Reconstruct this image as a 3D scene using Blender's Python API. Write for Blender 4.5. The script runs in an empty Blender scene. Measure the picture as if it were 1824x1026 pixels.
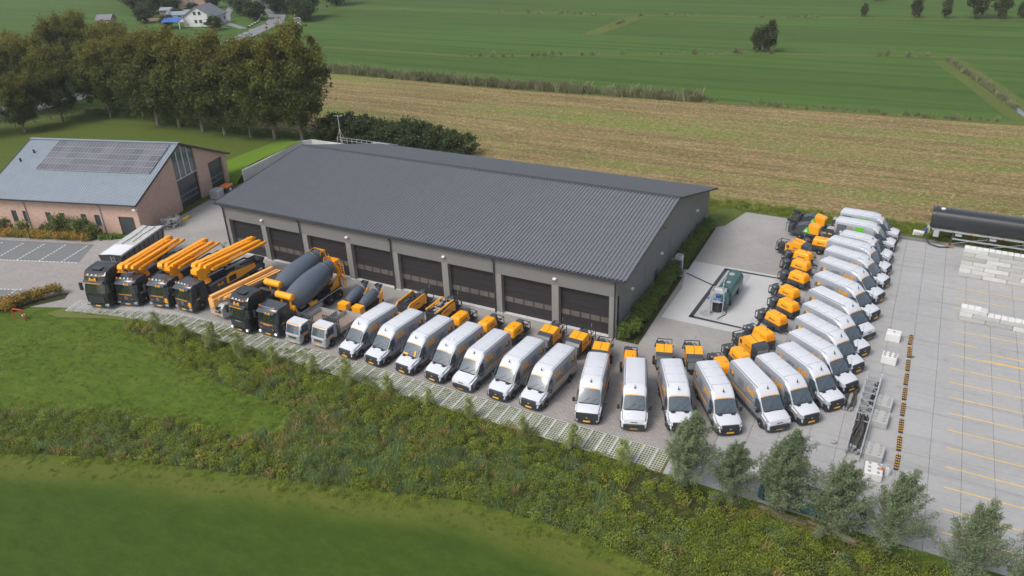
import bpy, bmesh, math, random
from mathutils import Vector, Matrix, noise
import numpy as np
PI = math.pi
R = math.radians
random.seed(7)
SC = bpy.context.scene
COL = SC.collection

# ------------------------------------------------------------------ camera
# Frame of the place: x runs along the shed front, y points away behind it, origin at the
# shed's front right corner on the ground, metres.
CAM = (20.675, -55.767, 35.5)
cd = bpy.data.cameras.new('camera')
cam = bpy.data.objects.new('camera', cd)
COL.objects.link(cam)
cd.sensor_width = 36.0
cd.lens = 27.04
cd.clip_start = 0.5
cd.clip_end = 6000
_p, _r, _y = R(27.027), -0.0395, -0.50746
def _cam2w(v):
    c, s = math.cos(_y), math.sin(_y)
    return Vector((v[0]*c+v[1]*s, -v[0]*s+v[1]*c, v[2]))
_f = Vector((0, math.cos(_p), -math.sin(_p)))
_u0 = Vector((0, math.sin(_p), math.cos(_p)))
_r0 = Vector((1, 0, 0))
_rt = _r0*math.cos(_r)+_u0*math.sin(_r)
_up = -_r0*math.sin(_r)+_u0*math.cos(_r)
_f, _rt, _up = _cam2w(_f), _cam2w(_rt), _cam2w(_up)
cam.matrix_world = Matrix(((_rt.x, _up.x, -_f.x, CAM[0]), (_rt.y, _up.y, -_f.y, CAM[1]), (_rt.z, _up.z, -_f.z, CAM[2]), (0, 0, 0, 1)))
SC.camera = cam

# ------------------------------------------------------------------ sky, sun, exposure
w = bpy.data.worlds.new('World')
SC.world = w
w.use_nodes = True
nt = w.node_tree
bg = nt.nodes['Background']
sky = nt.nodes.new('ShaderNodeTexSky')
sky.sky_type = 'NISHITA'
sky.sun_disc = False
SUN_EL, SUN_AZ = R(52), R(205)          # azimuth clockwise from +y
sky.sun_elevation = SUN_EL
sky.sun_rotation = SUN_AZ
sky.air_density = 1.0
sky.dust_density = 3.0
sky.ozone_density = 1.0
bg.inputs['Strength'].default_value = 0.148
# thin overcast: the blue of the clear sky mostly washed out
bw = nt.nodes.new('ShaderNodeRGBToBW')
mx = nt.nodes.new('ShaderNodeMix'); mx.data_type = 'RGBA'; mx.inputs['Factor'].default_value = 0.58
nt.links.new(sky.outputs[0], bw.inputs[0]); nt.links.new(sky.outputs[0], mx.inputs['A']); nt.links.new(bw.outputs[0], mx.inputs['B'])
nt.links.new(mx.outputs['Result'], bg.inputs[0])
sd = bpy.data.lights.new('sun', 'SUN')
sd.energy = 1.25
sd.angle = R(20)
sd.color = (1.0, 0.95, 0.88)
so = bpy.data.objects.new('sun', sd)
COL.objects.link(so)
_d = Vector((math.sin(SUN_AZ)*math.cos(SUN_EL), math.cos(SUN_AZ)*math.cos(SUN_EL), math.sin(SUN_EL)))
so.rotation_euler = _d.to_track_quat('Z', 'Y').to_euler()
so.location = (0, 0, 60)
vs = SC.view_settings
vs.view_transform = 'Standard'
vs.look = 'None'
vs.exposure = 0.5
vs.gamma = 1.0
vs.use_curve_mapping = False
SC.render.engine = 'CYCLES'
SC.cycles.max_bounces = 6
SC.cycles.transparent_max_bounces = 6

# ------------------------------------------------------------------ materials
def srgb(r, g, b):
    f = lambda c: (c/255/12.92) if c/255 <= 0.04045 else ((c/255+0.055)/1.055)**2.4
    return (f(r), f(g), f(b))
class NT:
    def __init__(s, name):
        s.m = bpy.data.materials.new(name)
        s.m.use_nodes = True
        s.t = s.m.node_tree
        s.b = s.t.nodes['Principled BSDF']
    def n(s, typ, **k):
        o = s.t.nodes.new(typ)
        for a, v in k.items():
            if a in o.inputs: o.inputs[a].default_value = v
            else: setattr(o, a, v)
        return o
    def l(s, a, b): s.t.links.new(a, b)
def coords(N, kind='Object', scale=(1, 1, 1), rot=(0, 0, 0)):
    if kind == 'World':
        g = N.n('ShaderNodeNewGeometry').outputs['Position']
    else:
        g = N.n('ShaderNodeTexCoord').outputs[kind]
    mp = N.n('ShaderNodeMapping')
    mp.inputs['Scale'].default_value = scale
    mp.inputs['Rotation'].default_value = rot
    N.l(g, mp.inputs[0])
    return mp.outputs[0]
def ramp(N, src, stops, interp='LINEAR'):
    r = N.n('ShaderNodeValToRGB')
    r.color_ramp.interpolation = interp
    e = r.color_ramp.elements
    while len(e) < len(stops): e.new(0.5)
    for i, (p, c) in enumerate(stops):
        e[i].position = p
        e[i].color = (*c, 1) if len(c) == 3 else c
    N.l(src, r.inputs[0])
    return r.outputs[0]
def noisef(N, vec, scale, detail=4, rough=0.6):
    t = N.n('ShaderNodeTexNoise')
    t.inputs['Scale'].default_value = scale
    t.inputs['Detail'].default_value = detail
    t.inputs['Roughness'].default_value = rough
    N.l(vec, t.inputs['Vector'])
    return t.outputs['Fac']
def mix(N, fac, a, b, mode='MIX'):
    m = N.n('ShaderNodeMix')
    m.data_type = 'RGBA'
    m.blend_type = mode
    for sock, v in ((m.inputs['Factor'], fac), (m.inputs['A'], a), (m.inputs['B'], b)):
        if isinstance(v, (int, float)): sock.default_value = v
        elif isinstance(v, tuple): sock.default_value = (*v, 1)
        else: N.l(v, sock)
    return m.outputs['Result']
def bump(N, h, strength, dist=0.05):
    b = N.n('ShaderNodeBump')
    b.inputs['Strength'].default_value = strength
    b.inputs['Distance'].default_value = dist
    N.l(h, b.inputs['Height'])
    N.l(b.outputs[0], N.b.inputs['Normal'])
def M(name, c, rough=0.6, var=0.12, scale=3.0, metal=0.0, coat=0.0, kind='Object', randvar=0.0, emit=0.0, spec=None, dirt=0.0):
    """plain paint / concrete / plastic with mottling and optional per-object shade"""
    N = NT(name)
    v = coords(N, kind)
    f = noisef(N, v, scale, 5)
    col = mix(N, f, tuple(x*(1-var) for x in c), tuple(min(1, x*(1+var)) for x in c))
    if randvar:
        oi = N.n('ShaderNodeObjectInfo')
        col = mix(N, oi.outputs['Random'], col, tuple(x*(1-randvar) for x in c), 'MIX')
    if dirt:
        f2 = noisef(N, v, scale*0.35, 6, 0.7)
        d = ramp(N, f2, [(0.5, (0, 0, 0)), (0.72, (dirt,)*3)])
        col = mix(N, d, col, (0.16, 0.14, 0.12))
    N.l(col, N.b.inputs['Base Color'])
    N.b.inputs['Roughness'].default_value = rough
    N.b.inputs['Metallic'].default_value = metal
    N.b.inputs['Coat Weight'].default_value = coat
    N.b.inputs['Coat Roughness'].default_value = 0.12
    if spec is not None: N.b.inputs['Specular IOR Level'].default_value = spec
    if emit:
        N.b.inputs['Emission Color'].default_value = (*c, 1)
        N.b.inputs['Emission Strength'].default_value = emit
    return N.m

MT = {}
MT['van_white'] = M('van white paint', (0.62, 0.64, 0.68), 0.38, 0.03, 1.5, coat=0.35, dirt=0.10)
MT['van_shade_grey'] = M('van body shade grey', (0.32, 0.34, 0.38), 0.36, 0.05, 1.5, metal=0.2, coat=0.35, dirt=0.12)  # body white darkened for the shade on the flanks
MT['orange'] = M('orange paint', (0.93, 0.385, 0.008), 0.42, 0.06, 2.5, coat=0.2, dirt=0.06)
MT['orange_pale'] = M('faded orange paint', (0.80, 0.42, 0.13), 0.5, 0.12, 2.5, dirt=0.12)
MT['yellow'] = M('orange yellow marking', (0.90, 0.40, 0.006), 0.5, 0.05)
MT['plate'] = M('yellow number plate', (0.88, 0.46, 0.02), 0.45, 0.12, 30)
MT['black_plastic'] = M('black plastic', (0.028, 0.030, 0.034), 0.55, 0.25, 6)
MT['dark_grey'] = M('dark grey paint', (0.055, 0.062, 0.072), 0.42, 0.15, 2, coat=0.2, dirt=0.08)
MT['black_paint'] = M('black truck paint', (0.022, 0.024, 0.028), 0.25, 0.15, 2, coat=0.5)
MT['cab_grey'] = M('anthracite cab paint', (0.048, 0.055, 0.068), 0.3, 0.12, 2, coat=0.4)
MT['chassis'] = M('chassis black', (0.03, 0.032, 0.036), 0.6, 0.3, 5, dirt=0.3)
MT['drum'] = M('drum grey blue paint', (0.085, 0.105, 0.135), 0.45, 0.12, 1.5, coat=0.15, dirt=0.12)
MT['tyre'] = M('tyre rubber', (0.022, 0.022, 0.023), 0.85, 0.2, 8)
MT['rim'] = M('wheel rim', (0.33, 0.34, 0.36), 0.4, 0.1, 8, metal=0.5)
MT['glass'] = M('tinted glass', (0.062, 0.085, 0.105), 0.09, 0.5, 4, spec=0.9, coat=0.6)
MT['glass_truck'] = M('dark cab glass', (0.02, 0.03, 0.022), 0.07, 0.7, 3.5, spec=0.8, coat=0.5)
MT['lamp_on'] = M('lit headlight', (1.0, 0.86, 0.62), 0.2, 0.0, emit=2.2)
MT['lamp'] = M('headlight glass', (0.62, 0.64, 0.68), 0.12, 0.3, 20, metal=0.6)
MT['amber'] = M('amber lamp', (0.85, 0.22, 0.02), 0.25, 0.1)
MT['red'] = M('red paint', (0.62, 0.05, 0.02), 0.45, 0.1)
MT['white_lamp'] = M('white lamp', (0.8, 0.8, 0.76), 0.3, 0.1)
MT['steel'] = M('galvanised steel', (0.46, 0.48, 0.50), 0.42, 0.18, 6, metal=0.35)
MT['grey_print'] = M('grey print', (0.11, 0.12, 0.14), 0.5, 0.5, 20)
MT['green_print'] = M('green print', (0.13, 0.52, 0.03), 0.5, 0.12, 5)
MT['tan_print'] = M('brown print', (0.33, 0.27, 0.23), 0.5, 0.4, 5)
MT['white_print'] = M('white print', (0.72, 0.74, 0.76), 0.5, 0.15, 9)
MT['white_tarp'] = M('white tarpaulin', (0.72, 0.73, 0.75), 0.6, 0.06, 2)
MT['grey_tarp'] = M('grey mesh tarpaulin', (0.50, 0.50, 0.48), 0.75, 0.2, 1.2, dirt=0.35)
MT['wood'] = M('weathered timber', (0.33, 0.24, 0.17), 0.8, 0.3, 7, randvar=0.3)
MT['bed_floor'] = M('rusty brown bed floor', (0.27, 0.20, 0.165), 0.8, 0.25, 3)
MT['blue'] = M('blue paint', (0.03, 0.12, 0.42), 0.4, 0.1)
MT['teal'] = M('green tank paint', (0.045, 0.115, 0.115), 0.4, 0.25, 1.4, coat=0.15, dirt=0.35)
MT['tank_black'] = M('black tank jacket', (0.030, 0.033, 0.037), 0.34, 0.22, 1.2, coat=0.15)
MT['tank_top'] = MT['tank_black']
MT['concrete'] = M('cast concrete', (0.34, 0.335, 0.325), 0.85, 0.14, 1.8, randvar=0.12, dirt=0.2)
MT['concrete_light'] = M('light cast concrete', (0.60, 0.60, 0.60), 0.85, 0.10, 2.5, randvar=0.15, dirt=0.15)
MT['rubber_black'] = M('black rubber kerb', (0.03, 0.03, 0.03), 0.8, 0.2)
MT['brown_board'] = M('brown board', (0.30, 0.20, 0.12), 0.8, 0.25, 4)
MT['line_yellow'] = M('yellow road paint', (0.80, 0.50, 0.11), 0.7, 0.3, 1.3, kind='World')
MT['line_white'] = M('white paving stone', (0.62, 0.62, 0.60), 0.8, 0.15, 3)
MT['wall_grey'] = M('grey brown cladding', (0.185, 0.180, 0.172), 0.62, 0.06, 0.5, dirt=0.10)
MT['side_grey'] = M('grey side cladding', (0.155, 0.160, 0.162), 0.55, 0.06, 0.5, dirt=0.06)
MT['door_black'] = M('black door panel', (0.028, 0.026, 0.027), 0.55, 0.15, 2)
MT['door_pane'] = M('brownish door window', (0.13, 0.113, 0.10), 0.25, 0.3, 1.5, spec=0.7)
MT['dark_trim'] = M('dark trim', (0.04, 0.043, 0.05), 0.5, 0.1)
MT['soil'] = M('dark soil', (0.060, 0.048, 0.030), 0.95, 0.4, 2.0, kind='World')

def mat_roof():
    N = NT('dark roof sheet')
    v = coords(N, 'Object')
    f = noisef(N, v, 0.6, 5)
    f2 = noisef(N, v, 9, 3)
    c = mix(N, f, (0.138, 0.145, 0.160), (0.175, 0.183, 0.20))
    c = mix(N, mixf(N, f2, 0.25), c, (0.19, 0.195, 0.21))
    N.l(c, N.b.inputs['Base Color'])
    N.b.inputs['Roughness'].default_value = 0.5
    bump(N, f2, 0.15, 0.02)
    return N.m
def mixf(N, f, k):
    m = N.n('ShaderNodeMath', operation='MULTIPLY')
    N.l(f, m.inputs[0]); m.inputs[1].default_value = k
    return m.outputs[0]
MT['roof'] = mat_roof()
MT['roof_blue'] = M('grey blue roof sheet', (0.235, 0.275, 0.315), 0.45, 0.12, 0.8, dirt=0.10)

def mat_brick():
    N = NT('pink brown brick')
    v = coords(N, 'Object')
    # brick pattern on both wall directions: use u = x+y, v = z
    sx = N.n('ShaderNodeSeparateXYZ'); N.l(v, sx.inputs[0])
    ad = N.n('ShaderNodeMath', operation='ADD'); N.l(sx.outputs[0], ad.inputs[0]); N.l(sx.outputs[1], ad.inputs[1])
    cb = N.n('ShaderNodeCombineXYZ'); N.l(ad.outputs[0], cb.inputs[0]); N.l(sx.outputs[2], cb.inputs[1])
    b = N.n('ShaderNodeTexBrick')
    b.inputs['Scale'].default_value = 2.0
    b.inputs['Brick Width'].default_value = 0.5
    b.inputs['Row Height'].default_value = 0.16
    b.inputs['Mortar Size'].default_value = 0.02
    b.inputs['Color1'].default_value = (0.46, 0.225, 0.165, 1)
    b.inputs['Color2'].default_value = (0.64, 0.39, 0.305, 1)
    b.inputs['Mortar'].default_value = (0.52, 0.46, 0.40, 1)
    N.l(cb.outputs[0], b.inputs['Vector'])
    f = noisef(N, v, 0.5, 5)
    c = mix(N, mixf(N, f, 0.5), b.outputs['Color'], (0.56, 0.42, 0.33))
    N.l(c, N.b.inputs['Base Color'])
    N.b.inputs['Roughness'].default_value = 0.85
    bump(N, b.outputs['Fac'], 0.3, 0.01)
    return N.m
MT['brick'] = mat_brick()

def mat_paving():
    N = NT('brick paving')
    v = coords(N, 'World')
    b = N.n('ShaderNodeTexBrick')
    b.inputs['Scale'].default_value = 1.0
    b.inputs['Brick Width'].default_value = 0.42
    b.inputs['Row Height'].default_value = 0.21
    b.inputs['Mortar Size'].default_value = 0.022
    b.inputs['Bias'].default_value = 0.0
    b.inputs['Color1'].default_value = (0.31, 0.275, 0.255, 1)
    b.inputs['Color2'].default_value = (0.40, 0.365, 0.345, 1)
    b.inputs['Mortar'].default_value = (0.17, 0.155, 0.145, 1)
    N.l(v, b.inputs['Vector'])
    big = noisef(N, v, 0.12, 6, 0.65)
    fine = noisef(N, v, 3.0, 4)
    # pinkish to the front, paler and greyer behind the shed's corner
    sx = N.n('ShaderNodeSeparateXYZ'); N.l(v, sx.inputs[0])
    mr = N.n('ShaderNodeMapRange'); N.l(sx.outputs[1], mr.inputs[0])
    mr.inputs[1].default_value = -9; mr.inputs[2].default_value = 3
    pale = mix(N, 0.6, b.outputs['Color'], (0.36, 0.355, 0.345))
    c = mix(N, mr.outputs[0], b.outputs['Color'], pale)
    c = mix(N, ramp(N, big, [(0.35, (0, 0, 0)), (0.65, (0.8,)*3)]), c, (0.235, 0.215, 0.20))
    st2 = noisef(N, v, 0.7, 6, 0.75)
    c = mix(N, ramp(N, st2, [(0.56, (0, 0, 0)), (0.70, (0.6,)*3)]), c, (0.19, 0.175, 0.165))
    c = mix(N, mixf(N, fine, 0.3), c, (0.42, 0.41, 0.40))
    N.l(c, N.b.inputs['Base Color'])
    N.b.inputs['Roughness'].default_value = 0.8
    bump(N, b.outputs['Fac'], -0.4, 0.02)
    return N.m
MT['paving'] = mat_paving()
def mat_slab():
    N = NT('concrete yard slab')
    v = coords(N, 'World')
    oi = N.n('ShaderNodeObjectInfo')
    big = noisef(N, v, 0.10, 6, 0.7)
    fine = noisef(N, v, 2.2, 6, 0.7)
    c = mix(N, oi.outputs['Random'], (0.355, 0.35, 0.345), (0.385, 0.38, 0.375))
    c = mix(N, ramp(N, big, [(0.38, (0, 0, 0)), (0.7, (0.75,)*3)]), c, (0.315, 0.31, 0.305))
    c = mix(N, ramp(N, fine, [(0.45, (0, 0, 0)), (0.8, (0.6,)*3)]), c, (0.45, 0.44, 0.43))
    spt = noisef(N, v, 0.55, 5, 0.75)
    c = mix(N, ramp(N, spt, [(0.60, (0, 0, 0)), (0.70, (0.55,)*3)]), c, (0.235, 0.225, 0.215))
    wv = coords(N, 'World', (0.05, 1.2, 1), (0, 0, R(6)))
    st = noisef(N, wv, 1.2, 4, 0.6)
    c = mix(N, ramp(N, st, [(0.55, (0, 0, 0)), (0.72, (0.6,)*3)]), c, (0.22, 0.22, 0.225))
    N.l(c, N.b.inputs['Base Color'])
    N.b.inputs['Roughness'].default_value = 0.75
    bump(N, fine, 0.15, 0.01)
    return N.m
MT['slab'] = mat_slab()
MT['wash'] = M('washed pale concrete', (0.48, 0.48, 0.475), 0.8, 0.12, 0.35, kind='World', dirt=0.16)
MT['wash2'] = M('grey wash concrete', (0.40, 0.405, 0.40), 0.7, 0.14, 0.5, kind='World', dirt=0.25)
MT['asphalt_bay'] = M('dark grey parking paving', (0.175, 0.18, 0.185), 0.8, 0.16, 1.4, kind='World', dirt=0.1)
MT['road'] = M('road asphalt', (0.20, 0.205, 0.215), 0.8, 0.15, 0.2, kind='World')
MT['joint'] = M('dark joint base', (0.17, 0.165, 0.155), 0.9, 0.2, 1, kind='World')

def mat_grass(name, base, alt, dry, s_big=0.05, dryk=0.5, stripes=None, bumpy=0.3, attr=False):
    N = NT(name)
    v = coords(N, 'World')
    big = noisef(N, v, s_big, 6, 0.6)
    mid = noisef(N, v, s_big*9, 6, 0.7)
    fine = noisef(N, v, 7.0, 6, 0.8)
    c = mix(N, big, base, alt)
    c = mix(N, ramp(N, mid, [(0.48, (0, 0, 0)), (0.75, (dryk,)*3)]), c, dry)
    if stripes:
        sv = coords(N, 'World', (0.003, stripes, 1), (0, 0, R(0)))
        s = noisef(N, sv, 1.0, 3, 0.5)
        c = mix(N, ramp(N, s, [(0.44, (0, 0, 0)), (0.54, (0.8,)*3)], 'LINEAR'), c, tuple(x*1.35 for x in base))
        sv2 = coords(N, 'World', (0.01, stripes*7, 1), (0, 0, R(0)))
        s2 = noisef(N, sv2, 1.0, 4, 0.6)
        c = mix(N, ramp(N, s2, [(0.5, (0, 0, 0)), (0.62, (0.6,)*3)]), c, tuple(x*0.60 for x in base))
    dark = tuple(x*0.55 for x in base)
    c = mix(N, ramp(N, fine, [(0.35, (0.6,)*3), (0.6, (0, 0, 0))]), c, dark)
    if attr:
        mixg = noisef(N, coords(N, 'World', (0.6, 1.4, 1), (0, 0, R(-20))), 1.1, 7, 0.75)
        c = mix(N, ramp(N, mixg, [(0.42, (0.75,)*3), (0.55, (0, 0, 0))]), c, (0.048, 0.085, 0.010))
        mixh = noisef(N, v, 0.45, 7, 0.8)
        c = mix(N, ramp(N, mixh, [(0.52, (0, 0, 0)), (0.66, (0.7,)*3)]), c, (0.135, 0.165, 0.032))
        at = N.n('ShaderNodeAttribute'); at.attribute_name = 'worn'
        sp = N.n('ShaderNodeSeparateColor'); N.l(at.outputs['Color'], sp.inputs[0])
        k1 = N.n('ShaderNodeMath', operation='MULTIPLY'); N.l(sp.outputs[0], k1.inputs[0]); N.l(ramp(N, mid, [(0.3, (0.45,)*3), (0.65, (1, 1, 1))]), k1.inputs[1])
        mixl = noisef(N, coords(N, 'World', (0.5, 1.0, 1), (0, 0, R(-22))), 0.9, 8, 0.85)
        lowc = mix(N, ramp(N, mixl, [(0.40, (0, 0, 0)), (0.62, (1, 1, 1))]), (0.036, 0.068, 0.007), (0.053, 0.092, 0.010))
        c = mix(N, sp.outputs[1], c, lowc)
        c = mix(N, k1.outputs[0], c, (0.115, 0.120, 0.024))
    N.l(c, N.b.inputs['Base Color'])
    N.b.inputs['Roughness'].default_value = 0.9
    N.b.inputs['Specular IOR Level'].default_value = 0.2
    if bumpy: bump(N, fine, bumpy, 0.12)
    return N.m
MT['meadow'] = mat_grass('mown meadow grass', (0.100, 0.158, 0.012), (0.075, 0.128, 0.010), (0.155, 0.185, 0.03), 0.06, 0.5, attr=True)
MT['lawn'] = mat_grass('lawn grass', (0.080, 0.118, 0.016), (0.10, 0.13, 0.018), (0.14, 0.15, 0.03), 0.04, 0.4)
MT['bank'] = mat_grass('bright bank grass', (0.13, 0.225, 0.015), (0.11, 0.19, 0.014), (0.20, 0.25, 0.06), 0.1, 0.3)
MT['field'] = mat_grass('green pasture', (0.058, 0.112, 0.018), (0.070, 0.130, 0.020), (0.12, 0.155, 0.03), 0.012, 0.3, stripes=0.05, bumpy=0.3)
MT['verge'] = mat_grass('rough verge grass', (0.115, 0.145, 0.030), (0.085, 0.125, 0.026), (0.19, 0.19, 0.06), 0.15, 0.7)
MT['undergrowth'] = mat_grass('undergrowth soil', (0.05, 0.06, 0.018), (0.04, 0.05, 0.015), (0.10, 0.085, 0.035), 0.3, 0.5)

def mat_stubble():
    N = NT('maize stubble')
    v = coords(N, 'World')
    rows = coords(N, 'World', (0.035, 0.62, 1), (0, 0, R(1.5)))
    r = noisef(N, rows, 1.0, 4, 0.7)
    sv_ = coords(N, 'World', (0.55, 1.3, 1), (0, 0, R(1.5)))
    mid = noisef(N, sv_, 1.1, 6, 0.85)
    fine = noisef(N, sv_, 3.2, 4, 0.85)
    bigv = coords(N, 'World', (0.012, 0.10, 1), (0, 0, R(1.5)))
    big = noisef(N, bigv, 1.0, 5, 0.65)
    c = mix(N, ramp(N, r, [(0.40, (0, 0, 0)), (0.60, (1, 1, 1))]), (0.165, 0.098, 0.055), (0.34, 0.225, 0.12))
    c = mix(N, ramp(N, mid, [(0.46, (0, 0, 0)), (0.58, (0.9,)*3)]), c, (0.135, 0.165, 0.04))
    c = mix(N, ramp(N, big, [(0.48, (0, 0, 0)), (0.62, (0.8,)*3)]), c, (0.15, 0.20, 0.04))
    c = mix(N, ramp(N, fine, [(0.54, (0, 0, 0)), (0.66, (0.95,)*3)]), c, (0.56, 0.44, 0.26))
    c = mix(N, ramp(N, fine, [(0.34, (0.9,)*3), (0.45, (0, 0, 0))]), c, (0.10, 0.065, 0.04))
    N.l(c, N.b.inputs['Base Color'])
    N.b.inputs['Roughness'].default_value = 0.95
    N.b.inputs['Specular IOR Level'].default_value = 0.1
    bump(N, fine, 0.7, 0.15)
    return N.m
MT['stubble'] = mat_stubble()
MT['water'] = M('ditch water', (0.10, 0.11, 0.12), 0.08, 0.1, spec=0.8)

def mat_leaf(name, c1, c2, c3=None, scale=0.5, k3=0.3, trans=0.35, top=None, rv=0.38):
    """leaf colour varies by clump in object space and per scattered instance"""
    N = NT(name)
    v = coords(N, 'Object')
    f = noisef(N, v, scale, 4, 0.7)
    f2 = noisef(N, v, scale*7, 3, 0.7)
    c = mix(N, ramp(N, f, [(0.35, (0, 0, 0)), (0.65, (1, 1, 1))]), c1, c2)
    if c3: c = mix(N, ramp(N, f2, [(0.5, (0, 0, 0)), (0.72, (k3,)*3)]), c, c3)
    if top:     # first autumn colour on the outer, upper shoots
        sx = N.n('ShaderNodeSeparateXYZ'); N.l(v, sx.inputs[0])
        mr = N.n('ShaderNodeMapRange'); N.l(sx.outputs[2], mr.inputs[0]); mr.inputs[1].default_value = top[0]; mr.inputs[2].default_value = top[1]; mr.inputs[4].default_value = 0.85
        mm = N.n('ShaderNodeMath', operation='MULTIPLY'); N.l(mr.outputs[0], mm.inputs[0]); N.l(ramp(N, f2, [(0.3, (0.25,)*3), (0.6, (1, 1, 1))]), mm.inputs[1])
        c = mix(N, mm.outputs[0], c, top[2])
    oi = N.n('ShaderNodeObjectInfo')
    hs = N.n('ShaderNodeHueSaturation'); N.l(c, hs.inputs['Color'])
    mv = N.n('ShaderNodeMapRange'); N.l(oi.outputs['Random'], mv.inputs[0]); mv.inputs[3].default_value = 1-rv; mv.inputs[4].default_value = 1+rv
    N.l(mv.outputs[0], hs.inputs['Value'])
    c = mix(N, 0.2, hs.outputs[0], c2)
    N.l(c, N.b.inputs['Base Color'])
    N.b.inputs['Roughness'].default_value = 0.7
    N.b.inputs['Specular IOR Level'].default_value = 0.25
    tr = N.n('ShaderNodeBsdfTranslucent'); N.l(c, tr.inputs[0])
    ms = N.n('ShaderNodeMixShader'); ms.inputs[0].default_value = trans
    N.l(N.b.outputs[0], ms.inputs[1]); N.l(tr.outputs[0], ms.inputs[2])
    N.l(ms.outputs[0], N.t.nodes['Material Output'].inputs[0])
    return N.m
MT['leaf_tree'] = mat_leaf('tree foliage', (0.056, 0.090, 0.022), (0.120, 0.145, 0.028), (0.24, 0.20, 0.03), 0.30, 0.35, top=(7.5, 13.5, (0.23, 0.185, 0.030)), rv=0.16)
MT['leaf_dark'] = mat_leaf('dark foliage', (0.045, 0.070, 0.026), (0.070, 0.100, 0.032), (0.09, 0.10, 0.03), 0.3, 0.4, rv=0.16)
MT['leaf_willow'] = mat_leaf('silver willow foliage', (0.13, 0.18, 0.09), (0.24, 0.29, 0.16), (0.44, 0.50, 0.34), 1.3, 0.6, rv=0.16)
MT['leaf_sapling'] = mat_leaf('pale sapling foliage', (0.24, 0.29, 0.09), (0.34, 0.38, 0.14), (0.36, 0.36, 0.18), 1.5, 0.5, rv=0.16)
MT['leaf_hedge'] = mat_leaf('hedge foliage', (0.14, 0.22, 0.045), (0.19, 0.27, 0.06), (0.13, 0.16, 0.045), 0.8, 0.5)
MT['leaf_rust'] = mat_leaf('rust hedge foliage', (0.42, 0.26, 0.05), (0.34, 0.24, 0.06), (0.60, 0.33, 0.05), 0.8, 0.7)
MT['leaf_ever'] = mat_leaf('olive shrub foliage', (0.11, 0.155, 0.04), (0.16, 0.20, 0.05), (0.2, 0.2, 0.07), 0.8, 0.5)
MT['herb_a'] = mat_leaf('herb green', (0.20, 0.265, 0.030), (0.26, 0.30, 0.038), (0.30, 0.30, 0.06), 2, 0.4)
MT['herb_b'] = mat_leaf('herb dark green', (0.145, 0.20, 0.036), (0.19, 0.24, 0.046), (0.19, 0.21, 0.07), 2, 0.4)
MT['herb_reed'] = mat_leaf('reed blue green', (0.18, 0.27, 0.11), (0.23, 0.32, 0.14), (0.28, 0.32, 0.16), 2, 0.4)
MT['herb_dry'] = mat_leaf('dry brown herb', (0.38, 0.25, 0.11), (0.46, 0.35, 0.15), (0.56, 0.33, 0.08), 2, 0.5)
MT['herb_yellow'] = mat_leaf('yellow orange herb', (0.46, 0.36, 0.06), (0.34, 0.34, 0.06), (0.55, 0.28, 0.04), 2, 0.5)
MT['stalk'] = mat_leaf('pale maize stalk', (0.58, 0.47, 0.27), (0.50, 0.38, 0.22), (0.66, 0.58, 0.38), 2, 0.5)
MT['tuft'] = mat_leaf('grass tuft', (0.18, 0.25, 0.04), (0.15, 0.22, 0.035), (0.28, 0.30, 0.09), 2, 0.4)
MT['reed_far'] = mat_leaf('grey green reed', (0.20, 0.22, 0.11), (0.27, 0.27, 0.14), (0.36, 0.34, 0.21), 0.6, 0.5)
MT['bark'] = M('grey bark', (0.16, 0.14, 0.11), 0.9, 0.35, 3)
MT['bark_pale'] = M('pale bark', (0.22, 0.195, 0.155), 0.9, 0.35, 3)
MT['red_orange'] = M('red orange plastic', (0.72, 0.16, 0.03), 0.5, 0.1)
MT['bag_yellow'] = M('yellow bag', (0.62, 0.45, 0.06), 0.6, 0.15)
MT['wash3'] = M('darker wet concrete', (0.30, 0.31, 0.315), 0.6, 0.15)
MT['block_grey'] = M('concrete block', (0.60, 0.595, 0.57), 0.85, 0.10, 1.5, randvar=0.38, dirt=0.2)
MT['white_stone'] = M('white weathered concrete', (0.68, 0.675, 0.66), 0.8, 0.10, 2.5, dirt=0.15)
MT['line_bright'] = M('bright kerb yellow', (0.60, 0.33, 0.05), 0.6, 0.15)
MT['hose'] = M('dark hose', (0.085, 0.075, 0.065), 0.7, 0.3, 4, randvar=0.4)
MT['house_roof'] = M('brown tiled roof', (0.16, 0.12, 0.10), 0.8, 0.2, 1)
MT['small_silver'] = M('small truck silver paint', (0.40, 0.42, 0.44), 0.35, 0.05, 2, metal=0.25, coat=0.3, dirt=0.15)
MT['paver_soil'] = mat_grass('grassy paver soil', (0.13, 0.17, 0.035), (0.16, 0.16, 0.05), (0.24, 0.21, 0.09), 0.4, 0.8)
MT['pillar'] = M('pillar concrete', (0.235, 0.228, 0.215), 0.85, 0.12, 1.2, dirt=0.2)
MT['weight_grey'] = M('grey weight concrete', (0.40, 0.40, 0.395), 0.85, 0.12, 1.5, dirt=0.2)
MT['leaf_field'] = mat_leaf('field tree foliage', (0.07, 0.10, 0.035), (0.12, 0.14, 0.05), (0.2, 0.18, 0.07), 0.5, 0.5, rv=0.3)
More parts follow.
